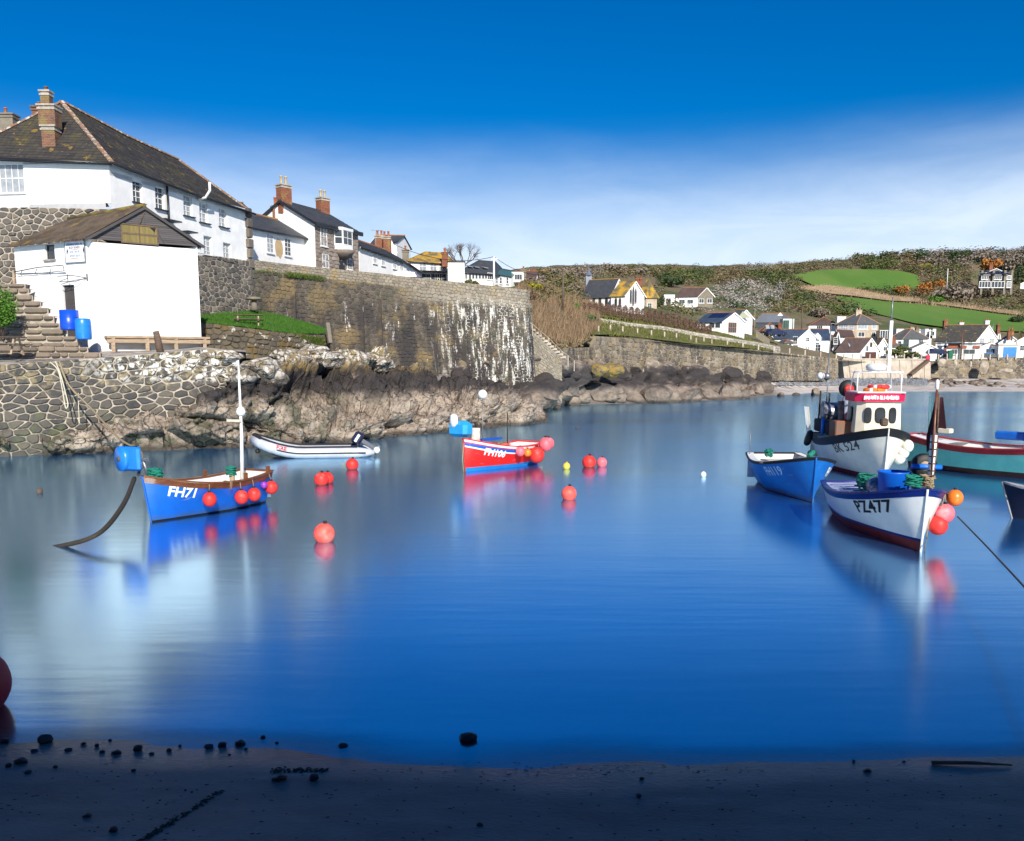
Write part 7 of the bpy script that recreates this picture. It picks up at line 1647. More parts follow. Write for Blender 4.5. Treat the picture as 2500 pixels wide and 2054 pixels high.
for c, r, nn, w_ in (((wx + hl2 * .98, wy, 2.40), (0, 1, 0), (1, 0, 0), .34), ((wx + hl2 * .86, wy - hw2 * .84, 2.40), (.64, .77, 0), (.77, -.64, 0), .26), ((wx + hl2 * .98, wy - .46, 2.40), (0, 1, 0), (1, 0, 0), .24), ((wx + hl2 * .98, wy + .46, 2.40), (0, 1, 0), (1, 0, 0), .22), ((wx - .1, wy - hw2 * .98, 2.40), (1, 0, 0), (0, -1, 0), .5), ((wx - .1, wy + hw2 * .98, 2.40), (1, 0, 0), (0, 1, 0), .5)):
    if abs(w_ - .26) < .01: continue
    o = oval(c, r, (0, 0, 1), nn, w_ + .05, .62, M['black'], 'window', wh); oval(Vector(c) + Vector(nn) * .012, r, (0, 0, 1), nn, w_, .72, M['glass'], 'pane', o) if False else MB().poly(*[Vector(c) + Vector(nn) * .035 + Vector(r) * (w_ / 2 * a_) + Vector((0, 0, 1)) * (.27 * b_) for a_, b_ in ((-.8, -1), (.8, -1), (1, -.6), (1, .6), (.8, 1), (-.8, 1), (-1, .6), (-1, -.6))]).build('pane', M['glass'], o, local=True)
mb = MB(); vs = []
crim = flat('crimson_roof_band', (.62, .01, .07), .4)
for z, k in ((wz1 - .02, 1.07), (wz1 + .30, 1.10)): vs += [(wx + x * k, wy + y * k, z) for x, y in prof]
mb.add(vs, [(i, (i + 1) % n, n + (i + 1) % n, n + i) for i in range(n)] + [tuple(range(n))[::-1], tuple(range(n, 2 * n))]); rf_ = mb.build('roof_band', crim, wh, local=True)
rq = random.Random(4); mb = MB(); y_ = -.66
while y_ < .66:
    wq = rq.uniform(.03, .05); h0, h1 = rq.uniform(.05, .09), rq.uniform(.20, .23); mb.add([(wx + hl2 * 1.095, wy + y_, wz1 + h0), (wx + hl2 * 1.095, wy + y_ + wq, wz1 + h0), (wx + hl2 * 1.095, wy + y_ + wq * rq.uniform(.7, 1.2), wz1 + h1), (wx + hl2 * 1.095, wy + y_ + .01, wz1 + h1)], [(0, 1, 2, 3)]); y_ += wq + rq.choice((.006, .012, .03))
mb.build('name_lettering', WT, rf_, local=True)
MB().box((wx, wy, wz1 + .33), (1.9, 1.8, .06), bev=.02).build('wheelhouse_roof', M['white'], wh, local=True)
# roof gear
gr = MB()
for sy in (-1, 1): gr.tube([(wx + .5, wy + sy * .82, wz1 + .3), (wx + .5, wy + sy * .82, wz1 + 1.0), (wx + .3, wy + sy * .7, wz1 + 1.12), (wx - .6, wy + sy * .7, wz1 + 1.12), (wx - .8, wy + sy * .82, wz1 + .3)], .03, 6)
gr.tube([(wx + .4, wy - .9, wz1 + 1.1), (wx + .4, wy + .9, wz1 + 1.1)], .03, 6); gr.tube([(wx - .6, wy - .8, wz1 + 1.12), (wx - .6, wy + .8, wz1 + 1.12)], .03, 6)
gan = gr.build('roof_gantry', M['white'], t, local=True)
MB().lathe([(.02, 0), (.26, 0), (.36, .05), (.38, .2), (.30, .28), (.02, .30)], (wx + .1, wy - .05, wz1 + 1.15), 20).build('radar_scanner', M['white'], gan, local=True)
MB().box((wx, wy + .45, wz1 + 2.1), (.10, .12, 2.0)).build('light_mast', M['white'], gan, local=True); MB().tube([(wx, wy + .45, wz1 + 3.0), (wx, wy + .45, wz1 + 4.0)], .03, 5).build('whip_aerial', M['grey'], gan, local=True)
for k, (m_, zz_) in enumerate(((M['orange'], wz1 + .42), (M['red'], wz1 + .54))):
    pts = [(wx + .35 + .30 * math.cos(a), wy - .1 + k * .15 + .38 * math.sin(a), zz_) for a in [i * math.pi / 8 for i in range(17)]]; o = MB().tube(pts, .08, 8, cap=False).build('lifebuoy', m_, t, local=True)
    for q in (2, 6, 10, 14): MB().tube(pts[q:q + 2], .085, 8).build('white_band', M['white'], o, local=True)
ex = MB().tube([(wx - .6, wy - 1.1, 1.5), (wx - .6, wy - 1.15, 2.9)], .13, 9).build('exhaust_stack', mat('rusty_stack', (.16, .08, .05), (.25, .22, .2), scale=4, rough=.8), t, local=True)
MB().box((wx - .6, wy - 1.0, 1.75), (1.2, .9, .75), bev=.04).build('fish_box_stack', mat('brown_crates', (.18, .12, .09), (.25, .10, .05), scale=3, rough=.8), t, local=True)
# stern gear: net drum, hauler, gantry, buoys
MB().box((-1.6, 0, 1.72), (3.2, 2.6, .55), bev=.05).build('net_pound', mat('navy_nets', (.01, .015, .035), (.006, .008, .02), scale=8, rough=.9), t, local=True)
nd = MB().lathe([(.02, -.5), (.5, -.48), (.42, -.2), (.42, .2), (.5, .48), (.02, .5)], (-2.6, -.6, 2.3), 18, ax=(Vector((1, 0, 0)), Vector((0, 0, 1)), Vector((0, 1, 0)))).build('net_drum', mat('silver_drum', (.45, .46, .5), (.1, .1, .12), scale=4, rough=.35, metal=.5), t, local=True)
MB().lathe([(.02, 0), (.42, .02), (.34, .4), (.28, .95), (.12, 1.2), (.02, 1.22)], (-1.75, -.15, 2.0), 14).build('wrapped_hauler', mat('grey_tarpaulin', (.35, .38, .45), (.22, .25, .32), scale=5, rough=.9, bump=.03, bscale=8), t, local=True)
MB().lathe([(.06, -.1), (.34, -.1), (.37, 0), (.34, .1), (.06, .1)], (-1.75, -.25, 3.35), 18, ax=(Vector((0, 1, 0)), Vector((0, 0, 1)), Vector((1, 0, 0)))).build('hauler_wheel', M['black'], t, local=True)
MB().sphere((-1.6, -.22, 3.3), .22, 12, 8).build('red_buoy', M['red'], t, local=True); MB().sphere((-.5, -.4, 2.15), .26, 12, 8).build('pink_buoy', M['pink'], t, local=True)
MB().lathe([(.02, -.12), (.30, -.1), (.36, 0), (.30, .1), (.02, .12)], (-2.4, -1.65, 1.15), 20, ax=(Vector((1, 0, 0)), Vector((0, .3, 1)), Vector((0, 1, -.3)))).build('tyre_fender', M['black'], t, local=True)
fr_ = MB(); fr_.tube([(-3.3, -1.1, 1.4), (-3.3, -1.05, 3.2), (-3.1, -.7, 3.1), (-3.1, -.75, 1.4)], .04, 6); fr_.build('stern_frame', M['black'], t, local=True)
wa = MB().tube([(-2.9, -.85, 1.4), (-2.9, -.85, 4.9)], .03, 5).build('stern_mast', M['grey'], t, local=True); MB().sphere((-2.9, -.9, 3.85), .17, 12, 8).build('radar_reflector', M['grey'], wa, local=True); MB().sphere((-2.9, -1.15, 3.87), .17, 12, 8).build('radar_reflector', M['white'], wa, local=True)
for k in range(5): MB().tube([(-3.4 + k * .12, -1.5 + .02 * k, 1.0), (-3.4 + k * .12, -1.7 + .02 * k, 2.5)], .014, 4).build('marker_cane', M['white'] if k < 3 else M['cream'], t, local=True)
MB().tube([(-1.0, -1.35, 1.4), (-1.0, -1.35, 2.1)], .07, 7).build('bollard', M['bluep2'], t, local=True)
for z in (1.25, 1.0, .78): p = H5.side(2.6, z, 1); MB().sphere((2.6 - (1.25 - z) * .3, p.y + .2, z), .22, 14, 9, sq=1.15).build('fender', creamp, t, local=True)
MB().box((3.3, 0, 2.2), (.3, .25, .3), bev=.05).build('bow_roller', M['oldwood'], t, local=True)
# ---- turquoise boat with red rail, cut by the right edge
Lt = 8.6; hd = Vector((.52, -.855, 0)).normalized(); ang = math.atan2(hd.y, hd.x); s0 = PW(2262, 1140)
H6 = Hull(Lt, 2.7, 1.35, 1.75, 1.08, rake=.35, trans=.45, full=.8, draft=.5); loc = s0 + hd * (Lt / 2) + Vector((-.3, .6, 0))
t = boat('fishing_boat', 'long turquoise boat with dark red rail running out past the right edge', H6, loc, ang, turq, mat('brown_black_antifouling', (.05, .012, .012), (.03, .01, .01), rough=.6), railred, M['white'], zboot=.22, strake=railred, strh=.2, railw=.14, thwarts=(.3, .5, .7), deck=M['white'], deck_t=(.0, .22))
MB().add([tuple(H6.side(x, z, -1) + Vector((0, -.015, 0))) for x, z in ((1.35, .78), (2.75, .78), (2.75, 1.18), (1.35, 1.18))], [(0, 1, 2, 3)]).build('number_plate', flat('pale_plate', (.55, .62, .6), .6), t, local=True)
hull_text(t, H6, 'FH322', .36, 2.05, .98, -1, BK, .95, .003)
ms = MB().tube([(-3.2, -.1, 1.3), (-3.25, -.1, 3.15)], .04, 6).build('mizzen_mast', M['oldwood'], t, local=True)
MB().add([(-3.2, -.08, 3.0), (-3.1, -.02, 3.0), (-2.75, -.15, 1.55), (-3.25, -.12, 1.5), (-3.35, -.1, 2.2)], [(0, 1, 2, 3, 4)]).build('furled_sail', flat('dark_maroon_cloth', (.05, .012, .02), .9), ms, local=True)
MB().box((-2.9, 0, 1.6), (.55, .3, .2), bev=.03).build('tiller_box', M['cream'], t, local=True)
for k in range(3): MB().tube([(-3.9 + k * .14, .3, 1.4), (-3.95 + k * .14, .3, 3.0)], .015, 4).build('marker_cane', M['greenrope'], t, local=True)
MB().box((-.2, .25, 1.55), (1.2, .5, .32), bev=.05).build('hauler_body', flat('mid_blue_paint', (.01, .16, .7), .4), t, local=True)
MB().lathe([(.08, -.1), (.30, -.1), (.36, 0), (.30, .1), (.08, .1)], (.75, .05, 1.8), 18, ax=(Vector((1, .3, 0)).normalized(), Vector((0, 0, 1)), Vector((.3, -1, 0)).normalized())).build('hauler_wheel', M['oldwood'], t, local=True)
MB().box((2.45, .2, 1.6), (1.1, 1.3, .45), bev=.04).build('foredeck_box', M['pink'], t, local=True)
ms = MB().tube([(2.35, -.15, 1.3), (2.35, -.15, 6.9)], .075, 8).build('fore_mast', flat('pink_mast_paint', (.8, .42, .46), .5), t, local=True)
MB().lathe([(.02, 0), (.28, 0), (.34, .12), (.28, .24), (.02, .26)], (2.35, -.15, 6.9), 16).build('radar_dome', M['white'], ms, local=True); MB().box((2.3, -.2, 3.2), (.25, .2, .3)).build('lamp', M['white'], ms, local=True)
# ---- dark dinghy at the right edge
hd = Vector((-.93, .36, 0)); ang = math.atan2(hd.y, hd.x); b0 = PW(2452, 1265)
H7 = Hull(4.2, 1.7, .6, 1.0, .62, rake=.4, trans=.8, full=.7); loc = b0 - hd * 2.0
greyd = flat('grey_dinghy_deck', (.25, .26, .30), .5); darkn = mat('black_blue_hull', (.012, .014, .035), (.01, .012, .03), rough=.35, coat=.2)
t = boat('dinghy', 'dark navy dinghy with grey deck, only its bow showing at the right edge', H7, loc, ang, darkn, darkn, greyd, greyd, zboot=.05, deck=greyd, deck_t=(.5, 1.0))
MB().box((1.3, .55, .95), (.7, .04, .05)).build('white_flash', M['white'], t, local=True); MB().box((1.0, 0, 1.05), (.35, .3, .25), bev=.04).build('cleat_box', greyd, t, local=True)

# ------------------------------------------------------------------ buoys afloat
def buoy(name, px, py_w, dia_px, m, label, small=False, group=None):
    p = PW(px, py_w); r = dia_px / 2 * p.y / FPX; t = empty(name, p, label, 'buoy', group)
    MB().sphere(p + Vector((0, 0, r * .72)), r, 26, 18, sq=1.03).build('ball', m, t)
    MB().lathe([(r * .2, 0), (r * .17, r * .22), (.005, r * .24)], p + Vector((r * .1, 0, r * 1.72)), 10).build('eye', M['black'] if not small else m, t)
    return t
pk = mat('sun_faded_red_buoy', (.86, .13, .10), (.80, .09, .07), scale=5, rough=.5, spec=.4, layers=[dict(col=(.9, .36, .30), scale=3, lo=.5, hi=.75, k=.6)])
buoy('mooring_buoy', 792, 1322, 53, pk, 'largest red mooring buoy, alone in the open water in front of the blue boat')
buoy('mooring_buoy', 785, 1184, 36, M['red'], 'left half of the touching pair of red buoys right of the blue boat')
buoy('mooring_buoy', 799, 1180, 32, M['red'], 'right half of the touching pair of red buoys right of the blue boat')
buoy('mooring_buoy', 860, 1146, 31, M['red'], 'small red buoy just below the motor of the grey inflatable')
buoy('mooring_buoy', 1438, 1141, 34, M['red'], 'bigger deep red buoy of the pair right of the red boat')
buoy('mooring_buoy', 1469, 1139, 26, M['pink'], 'smaller pink buoy of the pair right of the red boat')
buoy('mooring_buoy', 1389, 1219, 38, pk, 'single pale red buoy in the middle of the harbour below the yellow one')
buoy('marker_float', 1383, 1145, 18, flat('yellow_float', (.75, .55, .08), .5), 'small yellow float between the red boat and the red pair', True)
buoy('marker_float', 1717, 1164, 14, M['white'], 'tiny white float in open water left of the blue and white boats', True)
buoy('marker_float', 97, 1205, 15, M['oldwood'], 'tiny dark brown float at the far left near the quay', True)
buoy('mooring_buoy', -62, 1730, 176, flat('dull_red_buoy', (.40, .02, .025), .6), 'big dull red buoy half outside the left edge near the beach')

# ------------------------------------------------------------------ ropes
def rope(label, pts, r, m, name='mooring_rope', n=30, sag=0.0):
    pts = [Vector(p) for p in pts]; o = []
    seg = len(pts) - 1
    for i in range(n + 1):
        x = i / n * seg; k = min(int(x), seg - 1); t = x - k
        a = [pts[max(k - 1, 0)], pts[k], pts[k + 1], pts[min(k + 2, seg)]]
        o.append(Vector([crom(a[0][j], a[1][j], a[2][j], a[3][j], t) for j in range(3)]))
    return tag(MB().tube(o, r, 6).build(name, m), label, 'rope')
rope('weedy dark mooring chain sagging from the blue boat bow down to the left', [P(328, 1168, 24.0), P(305, 1225, 22.5), P(262, 1285, 21), P(215, 1316, 20.5), PW(140, 1335, -.02), PW(60, 1350, -.3)], .06, M['darkrope'], 'mooring_chain')
rope('grey mooring line running from the white boat to the lower right edge', [P(2338, 1262, 19.6), P(2400, 1325, 16.8), P(2450, 1378, 14.6), P(2540, 1475, 11.5)], .018, mat('grey_line', (.10, .11, .13), (.07, .08, .09), scale=20))
Q_ = lambda px, py, Y: P(px, py, Y)
rope('thick brown rope slanting down the quay wall to the blue boat', [Q_(145, 882, 43.4), Q_(168, 940, 43.0), Q_(225, 1000, 42.0), Q_(290, 1070, 38), Q_(345, 1105, 34), P(338, 1160, 24.6)], .045, M['rope'])
rope('loose pale rope loop hanging over the quay edge', [Q_(122, 884, 43.3), Q_(142, 905, 43.3), Q_(152, 950, 43.2), Q_(160, 995, 43.0), Q_(166, 988, 43.0), Q_(160, 960, 43.1), Q_(148, 915, 43.2), Q_(135, 882, 43.4)], .03, flat('cream_rope', (.55, .50, .38), .9))
rope('thin pale cord hanging straight down the quay wall', [Q_(191, 960, 43.5), Q_(192, 1000, 43.2), Q_(194, 1034, 43.1)], .02, flat('cream_rope', (.55, .50, .38), .9))
# ------------------------------------------------------------------ boulders and stones
def rock_mesh(seed, sub=3, cuts=11, rough_=.06, flat_=.8):
    rg = random.Random(seed); bm = __import__('bmesh').new(); __import__('bmesh').ops.create_icosphere(bm, subdivisions=sub, radius=1)
    pl = []
    for _ in range(cuts):
        v = Vector((rg.gauss(0, 1), rg.gauss(0, 1), rg.gauss(0, .8))).normalized(); pl.append((v, rg.uniform(.5, .86)))
    for v in bm.verts:
        d = v.co.normalized(); k = min([1.0] + [dd / max(1e-3, d.dot(n)) for n, dd in pl if d.dot(n) > .05])
        p = d * k; p += d * (mnoise.fractal(p * 2.2 + Vector((seed, 0, 0)), .9, 2, 4) * rough_); v.co = (p.x, p.y, p.z * flat_)
    me = bpy.data.meshes.new('boulder'); bm.to_mesh(me); bm.free()
    a = me.attributes.new('rnd', 'FLOAT', 'FACE'); a.data.foreach_set('value', [rg.random()] * len(me.polygons)); return me
RM = [rock_mesh(s_) for s_ in range(8)]
for me in RM: me.materials.append(M['boulder'])
RW = [rock_mesh(20 + s_, rough_=.16) for s_ in range(3)]
for me in RW: me.materials.append(M['rockwhite'])
RS = [rock_mesh(40 + s_, sub=2, cuts=8, rough_=.06, flat_=.65) for s_ in range(5)]
M['pebble'] = mat('dark_beach_stone', (.035, .03, .03), (.02, .018, .02), scale=20, rough=.6, bump=.006, bscale=30)
for me in RS: me.materials.append(M['pebble'])
def rock(name, me, p, s3, rz, label, cat='boulder', group=None, tilt=0.0, m=None):
    o = bpy.data.objects.new(name, me); col.objects.link(o); o.location = p; o.scale = s3; o.rotation_euler = (tilt, tilt * .6, rz); tag(o, label, cat, group)
    if m: o.material_slots[0].link = 'OBJECT'; o.material_slots[0].material = m
    return o
rg = random.Random(77)
G1 = 'boulders along the foot of the sea walls'
for k in range(220):
    px = rg.choice((rg.uniform(1110, 1420), rg.uniform(1180, 1860), rg.uniform(1400, 1860))); f = rg.random() ** .8
    p = shore_at(px, f); d = p.y / 110
    s_ = rg.uniform(.7, 2.0) * (1.25 if f < .35 else 1) * (1.0 if px < 1700 else .8) * max(.8, d) * 1.05
    if k % 9 == 0: s_ *= 1.5
    lab = ('light brown boulder at the waterline in front of the long sea wall' if f < .3 else 'dark wet boulder lying on the rocky shore below the sea walls') if px > 1400 else ('dark angular boulder heaped at the foot of the tall harbour wall' if f > .4 else 'brown boulder in the cove beside the rock point')
    rock('boulder', RM[k % 8], p + Vector((0, 0, s_ * .1)), (s_ * rg.uniform(.8, 1.35), s_ * rg.uniform(.8, 1.2), s_ * rg.uniform(.6, 1.0)), rg.uniform(0, 6), lab, 'boulder', G1 if 1 else None, rg.uniform(-.3, .3))
for k in range(60):
    px = rg.uniform(2210, 2560) if k % 3 else rg.uniform(1880, 2250); f = rg.uniform(.35, .95) if px > 2235 else rg.uniform(.45, .9); p = shore_at(px, f); s_ = rg.uniform(.5, 1.2) * (1 if px > 2235 else .5)
    rock('boulder', RM[k % 8], p, (s_ * 1.3, s_, s_ * .8), rg.uniform(0, 6), 'weedy dark boulder on the beach below the village road' if px > 2235 else 'small dark stone on the far pebble beach', 'boulder', 'boulders on the village beach', rg.uniform(-.3, .3))
for k in range(22):
    px = rg.uniform(1215, 1345); s_ = rg.uniform(1.0, 1.9); Yq = rg.uniform(82, 95); rock('boulder', RM[k % 8], P(px, float(np.interp(Yq, [82, 95], [985, 925])), Yq), (s_ * 1.2, s_, s_ * .9), rg.uniform(0, 6), 'dark angular boulder heaped at the foot of the tall harbour wall', 'boulder', G1, rg.uniform(-.3, .3))
for px, py, wd, hh, lab in ((1362, 1000, 32, 9, 'tiny flat brown rock awash just right of the rock point'), (1905, 968, 24, 13, 'leftmost small rock standing in the water off the far beach'), (1945, 965, 22, 8, 'lowest flat rock in the water between two bigger rocks'),
    (1993, 966, 46, 22, 'largest pointed brown rock standing in the water off the far beach'), (2015, 953, 52, 16, 'long brown rock at the edge of the far beach'), (1410, 1047, 14, 4, 'very small rock just breaking the surface right of the headland')):
    p = PW(px, py); r = wd / 2 * p.y / FPX; rock('sea_rock', RM[int(px) % 8], p, (r, r * .8, hh * p.y / FPX * 1.1), px * .1, lab, 'rock')
for px, py, Y, s3, lab in ((1462, 903, 104, (1.3, 1.1, 1.0), 'yellow lichened boulder below the start of the long sea wall'), (1490, 905, 108, (1.8, 1.4, 1.2), 'mossy boulder right of the yellow lichened one')):
    rock('boulder', RM[3], P(px, py, Y), s3, px * .2, lab, 'boulder', m=mat('ochre_boulder', (.28, .19, .05), (.13, .115, .09), scale=1.8, rough=.9, bump=.25, bscale=2.5, detail=8, lo=.45, hi=.6))
for px, py, Y, s3, lab in ((560, 862, 49.3, (1.5, 1.0, .55), 'flat white lichened rock capping the end of the quay wall'), (517, 866, 48.4, (.9, .6, .4), 'small white lichened rock next to the quay end cap'), (628, 895, 49.6, (1.25, 1.1, .85), 'big white lichened rock on the nose of the outcrop'), (668, 912, 50.0, (.85, .8, .85), 'rounded white lichened rock at the drop of the outcrop'),
    (594, 915, 48.6, (1.1, .8, .8), 'white lichened rock between quay end and the outcrop nose'), (650, 878, 52, (.8, .7, .4), 'small pale rock behind the white outcrop nose'), (760, 855, 59.5, (1.4, 1.0, .8), 'mossy pale rock above the dark ledge in the middle'), (800, 868, 60, (1.4, 1.0, .9), 'pale speckled rock on the upper ledge'), (885, 872, 63.5, (1.5, 1.0, .9), 'lichened rock leaning on the harbour wall foot'), (925, 884, 64.5, (1.2, .9, .7), 'pinkish white boulder on the slope down from the ledge'), (708, 862, 58, (1.5, 1.2, .7), 'green and white rock under the terrace wall end'), (845, 858, 63, (1.3, .9, .6), 'speckled rock next to the harbour wall ribs')):
    rock('lichened_boulder', RW[int(px) % 3], P(px, py + 7, Y), (s3[0], s3[1] * 1.2, s3[2] * 1.15), px * .3, lab, 'boulder')
for px, py, Y, s3, lab in ((2402, 902, 183, (1.3, .8, 2.2), 'large pale pinkish boulder leaning on the village sea wall'), (2300, 888, 183.5, (1.2, .6, 1.3), 'yellow boulder built into the top of the village sea wall'), (2455, 908, 182, (2.2, 1, .9), 'grey slab boulder below the blue garage')):
    rock('boulder', RM[2], P(px, py, Y), s3, .2, lab, 'boulder', m=mat('pale_boulder', (.42, .36, .29), (.28, .23, .17), scale=1, rough=.9, bump=.1, bscale=2))
tag(MB().poly(*[P(px, py, 185.2) for px, py in ((2277, 905), (2277, 890), (2282, 884), (2290, 883), (2291, 905))]).build('dark_opening_patch', M['gutter'], s4w))  # flat black patch paints the dark inside of an opening; no hollow behind it
# far beach shingle band
v = []; f = []; rnv = []
for k in range(2600):
    px = rg.uniform(1900, 2280); fr_ = rg.uniform(.55, .98); p = shore_at(px, fr_); s_ = rg.uniform(.12, .34); b = len(v)
    for q in ((-1, -1, 0), (1, -1, 0), (1, 1, 0), (-1, 1, 0), (0, 0, 1.1)): v.append((p.x + q[0] * s_ * rg.uniform(.7, 1.2), p.y + q[1] * s_, p.z + q[2] * s_))
    for q in ((0, 1, 4), (1, 2, 4), (2, 3, 4), (3, 0, 4)): f.append([b + i for i in q]); rnv.append(rg.random())
tag(npmesh('shingle', v, f, mat('grey_shingle', (.25, .27, .30), (.12, .13, .14), scale=2, rough=.9, rnd=[(.06, .065, .07), (.35, .37, .40), (.16, .17, .18)], rndmix=.8), rnd=rnv), kind='stuff')
# near beach stones
BS = [(109, 1812, 50, 'biggest dark stone, standing alone in the shallows at lower left'), (9, 1812, 34, 'dark stone cut by the left edge at the waterline'), (204, 1817, 20), (237, 1822, 20), (269, 1808, 14), (166, 1834, 26), (248, 1838, 22), (284, 1840, 34, 'dark stone at the right end of the left waterline row'), (337, 1832, 42, 'long low stone awash left of centre'), (414, 1834, 26), (509, 1826, 32), (541, 1822, 36), (586, 1817, 38), (642, 1803, 24), (676, 1815, 16), (837, 1824, 33, 'single dark stone at the waterline left of the middle'), (1139, 1811, 78, 'blurred dark rock lying in the shallows near the middle'),
      (50, 1863, 48, 'long dark stone on the wet sand at far left'), (21, 1872, 28), (136, 1874, 22), (68, 1888, 24), (325, 1883, 20), (683, 1904, 54, 'larger of the two stones by the seaweed patch'), (766, 1904, 46, 'right stone of the two beside the seaweed patch'), (453, 1930, 11), (468, 1935, 10), (390, 1955, 10), (213, 1994, 32), (278, 2030, 38, 'dark stone at the bottom edge of the sand'), (1171, 2016, 28, 'lone dark stone on the sand near the bottom middle'), (83, 1836, 24),
      (1566, 1903, 20, 'lone round stone on the sand right of centre'), (2118, 1884, 28, 'rounded dark stone right of the waterline on the sand'), (1559, 1946, 26), (1763, 1977, 10), (1845, 1944, 9), (1419, 1963, 8), (2207, 1860, 13), (2084, 1860, 15), (440, 1822, 16), (370, 1842, 18), (600, 1830, 14), (560, 1843, 12)]
for k, b in enumerate(BS):
    p = PW(b[0], b[1], 0.0); 
    for _ in range(6): z = max(-.03, bed(p.x, p.y)); p = PW(b[0], b[1], z)
    r = b[2] / 2 * p.y / FPX * .85; hgt = .62 if b[0] not in (109,) else .95
    rock('beach_stone', RS[k % 5], p + Vector((0, 0, r * .25)), (r, r * .8, r * hgt / .65 * .9), rg.uniform(-.4, .4), b[3] if len(b) > 3 else 'small dark stone scattered on the wet sand near the waterline', 'stone', 'dark stones scattered along the near waterline')
v = []; f = []
def bit(px, py, ln, wd, ang):
    p = PW(px, py, 0); 
    for _ in range(5): p = PW(px, py, max(0, bed(p.x, p.y)))
    b = len(v); c, s = math.cos(ang), math.sin(ang)
    for x, y, z in ((-ln, -wd, .0), (ln, -wd * .5, .0), (ln * .9, wd, .004), (-ln * .7, wd * .8, .004), (0, 0, wd * 1.2)): v.append((p.x + x * c - y * s, p.y + x * s + y * c, p.z + z + .003))
    for q in ((0, 1, 4), (1, 2, 4), (2, 3, 4), (3, 0, 4)): f.append([b + i for i in q])
for k in range(260): bit(rg.uniform(-20, 2520), 2060 - 195 * rg.random() ** 1.0, rg.uniform(.004, .022), rg.uniform(.002, .006), rg.uniform(-.5, .5))
for k in range(150): t_ = rg.random(); bit(540 - 200 * t_ + rg.gauss(0, 5), 1932 + 125 * t_ + rg.gauss(0, 2), rg.uniform(.01, .03), rg.uniform(.004, .012), rg.uniform(0, 3))
for k in range(90): bit(rg.uniform(660, 800) , 1882 + rg.gauss(0, 3) - (.06 * 0), rg.uniform(.01, .03), rg.uniform(.005, .014), rg.uniform(0, 3))
for k in range(70): bit(rg.uniform(980, 1900), float(np.interp(rg.uniform(980, 1900), [980, 1350, 1900], [1862, 1893, 1868])), rg.uniform(.006, .02), rg.uniform(.003, .006), rg.uniform(-.4, .4))
tag(npmesh('seaweed_litter', v, f, mat('dry_seaweed', (.03, .022, .015), (.05, .035, .02), scale=10, rough=.8)), kind='stuff')
a, b = PW(2275, 1862, .03), PW(2470, 1868, .03); tag(MB().tube([a, a.lerp(b, .5) + Vector((0, 0, .01)), b], [.022, .02, .008], 6).build('driftwood', M['oldwood']), 'long thin driftwood stick at the waterline on the right', 'driftwood')

# ------------------------------------------------------------------ vegetation
npr = np.random.default_rng(5)
def leaves(centres, radii, per, size, aspect=.7, shell=.55, up=0.0, zf=1.0):
    """quads filling ellipsoids: centres (n,3), radii (n,3)"""
    centres = np.asarray(centres, float); radii = np.asarray(radii, float); n = len(centres); size = np.broadcast_to(np.asarray(size, float), (n,))
    idx = np.repeat(np.arange(n), per); m = len(idx); d = npr.normal(size=(m, 3)); d /= np.linalg.norm(d, axis=1, keepdims=True)
    r = shell + (1 - shell) * npr.random(m) ** .6; r *= .8 + .35 * npr.random(m)
    p = centres[idx] + d * radii[idx] * r[:, None]
    a = npr.normal(size=(m, 3)) + np.array([0, 0, up]); a /= np.linalg.norm(a, axis=1, keepdims=True); b = np.cross(a, npr.normal(size=(m, 3))); b /= np.linalg.norm(b, axis=1, keepdims=True) + 1e-9
    s = size[idx] * (.6 + .8 * npr.random(m)); A_ = a * s[:, None]; B_ = b * (s * aspect)[:, None]; A_[:, 2] *= zf; B_[:, 2] *= zf
    v = np.stack([p - A_ - B_ * .4, p - B_ + A_ * .1, p + A_ + B_ * .3, p + B_], 1).reshape(-1, 3); f = np.arange(m * 4).reshape(-1, 4); return v, f, idx
def blades(base, h, w_, lean=.25):
    base = np.asarray(base, float); m = len(base); h = np.broadcast_to(np.asarray(h, float), (m,)) * (.6 + .7 * npr.random(m)); a = npr.random(m) * 6.28
    dx_ = np.stack([np.cos(a), np.sin(a), np.zeros(m)], 1) * (np.broadcast_to(np.asarray(w_, float), (m,))[:, None] * .5)
    tp = base + np.stack([npr.normal(size=m) * lean * h, npr.normal(size=m) * lean * h, h], 1)
    v = np.stack([base - dx_, base + dx_, tp], 1).reshape(-1, 3); return v, np.arange(m * 3).reshape(-1, 3)
def fol(name, ramp, rough=.85): return mat(name, ramp[0], ramp[1], scale=.5, rough=rough, spec=.15, rnd=ramp, rndmix=.8)
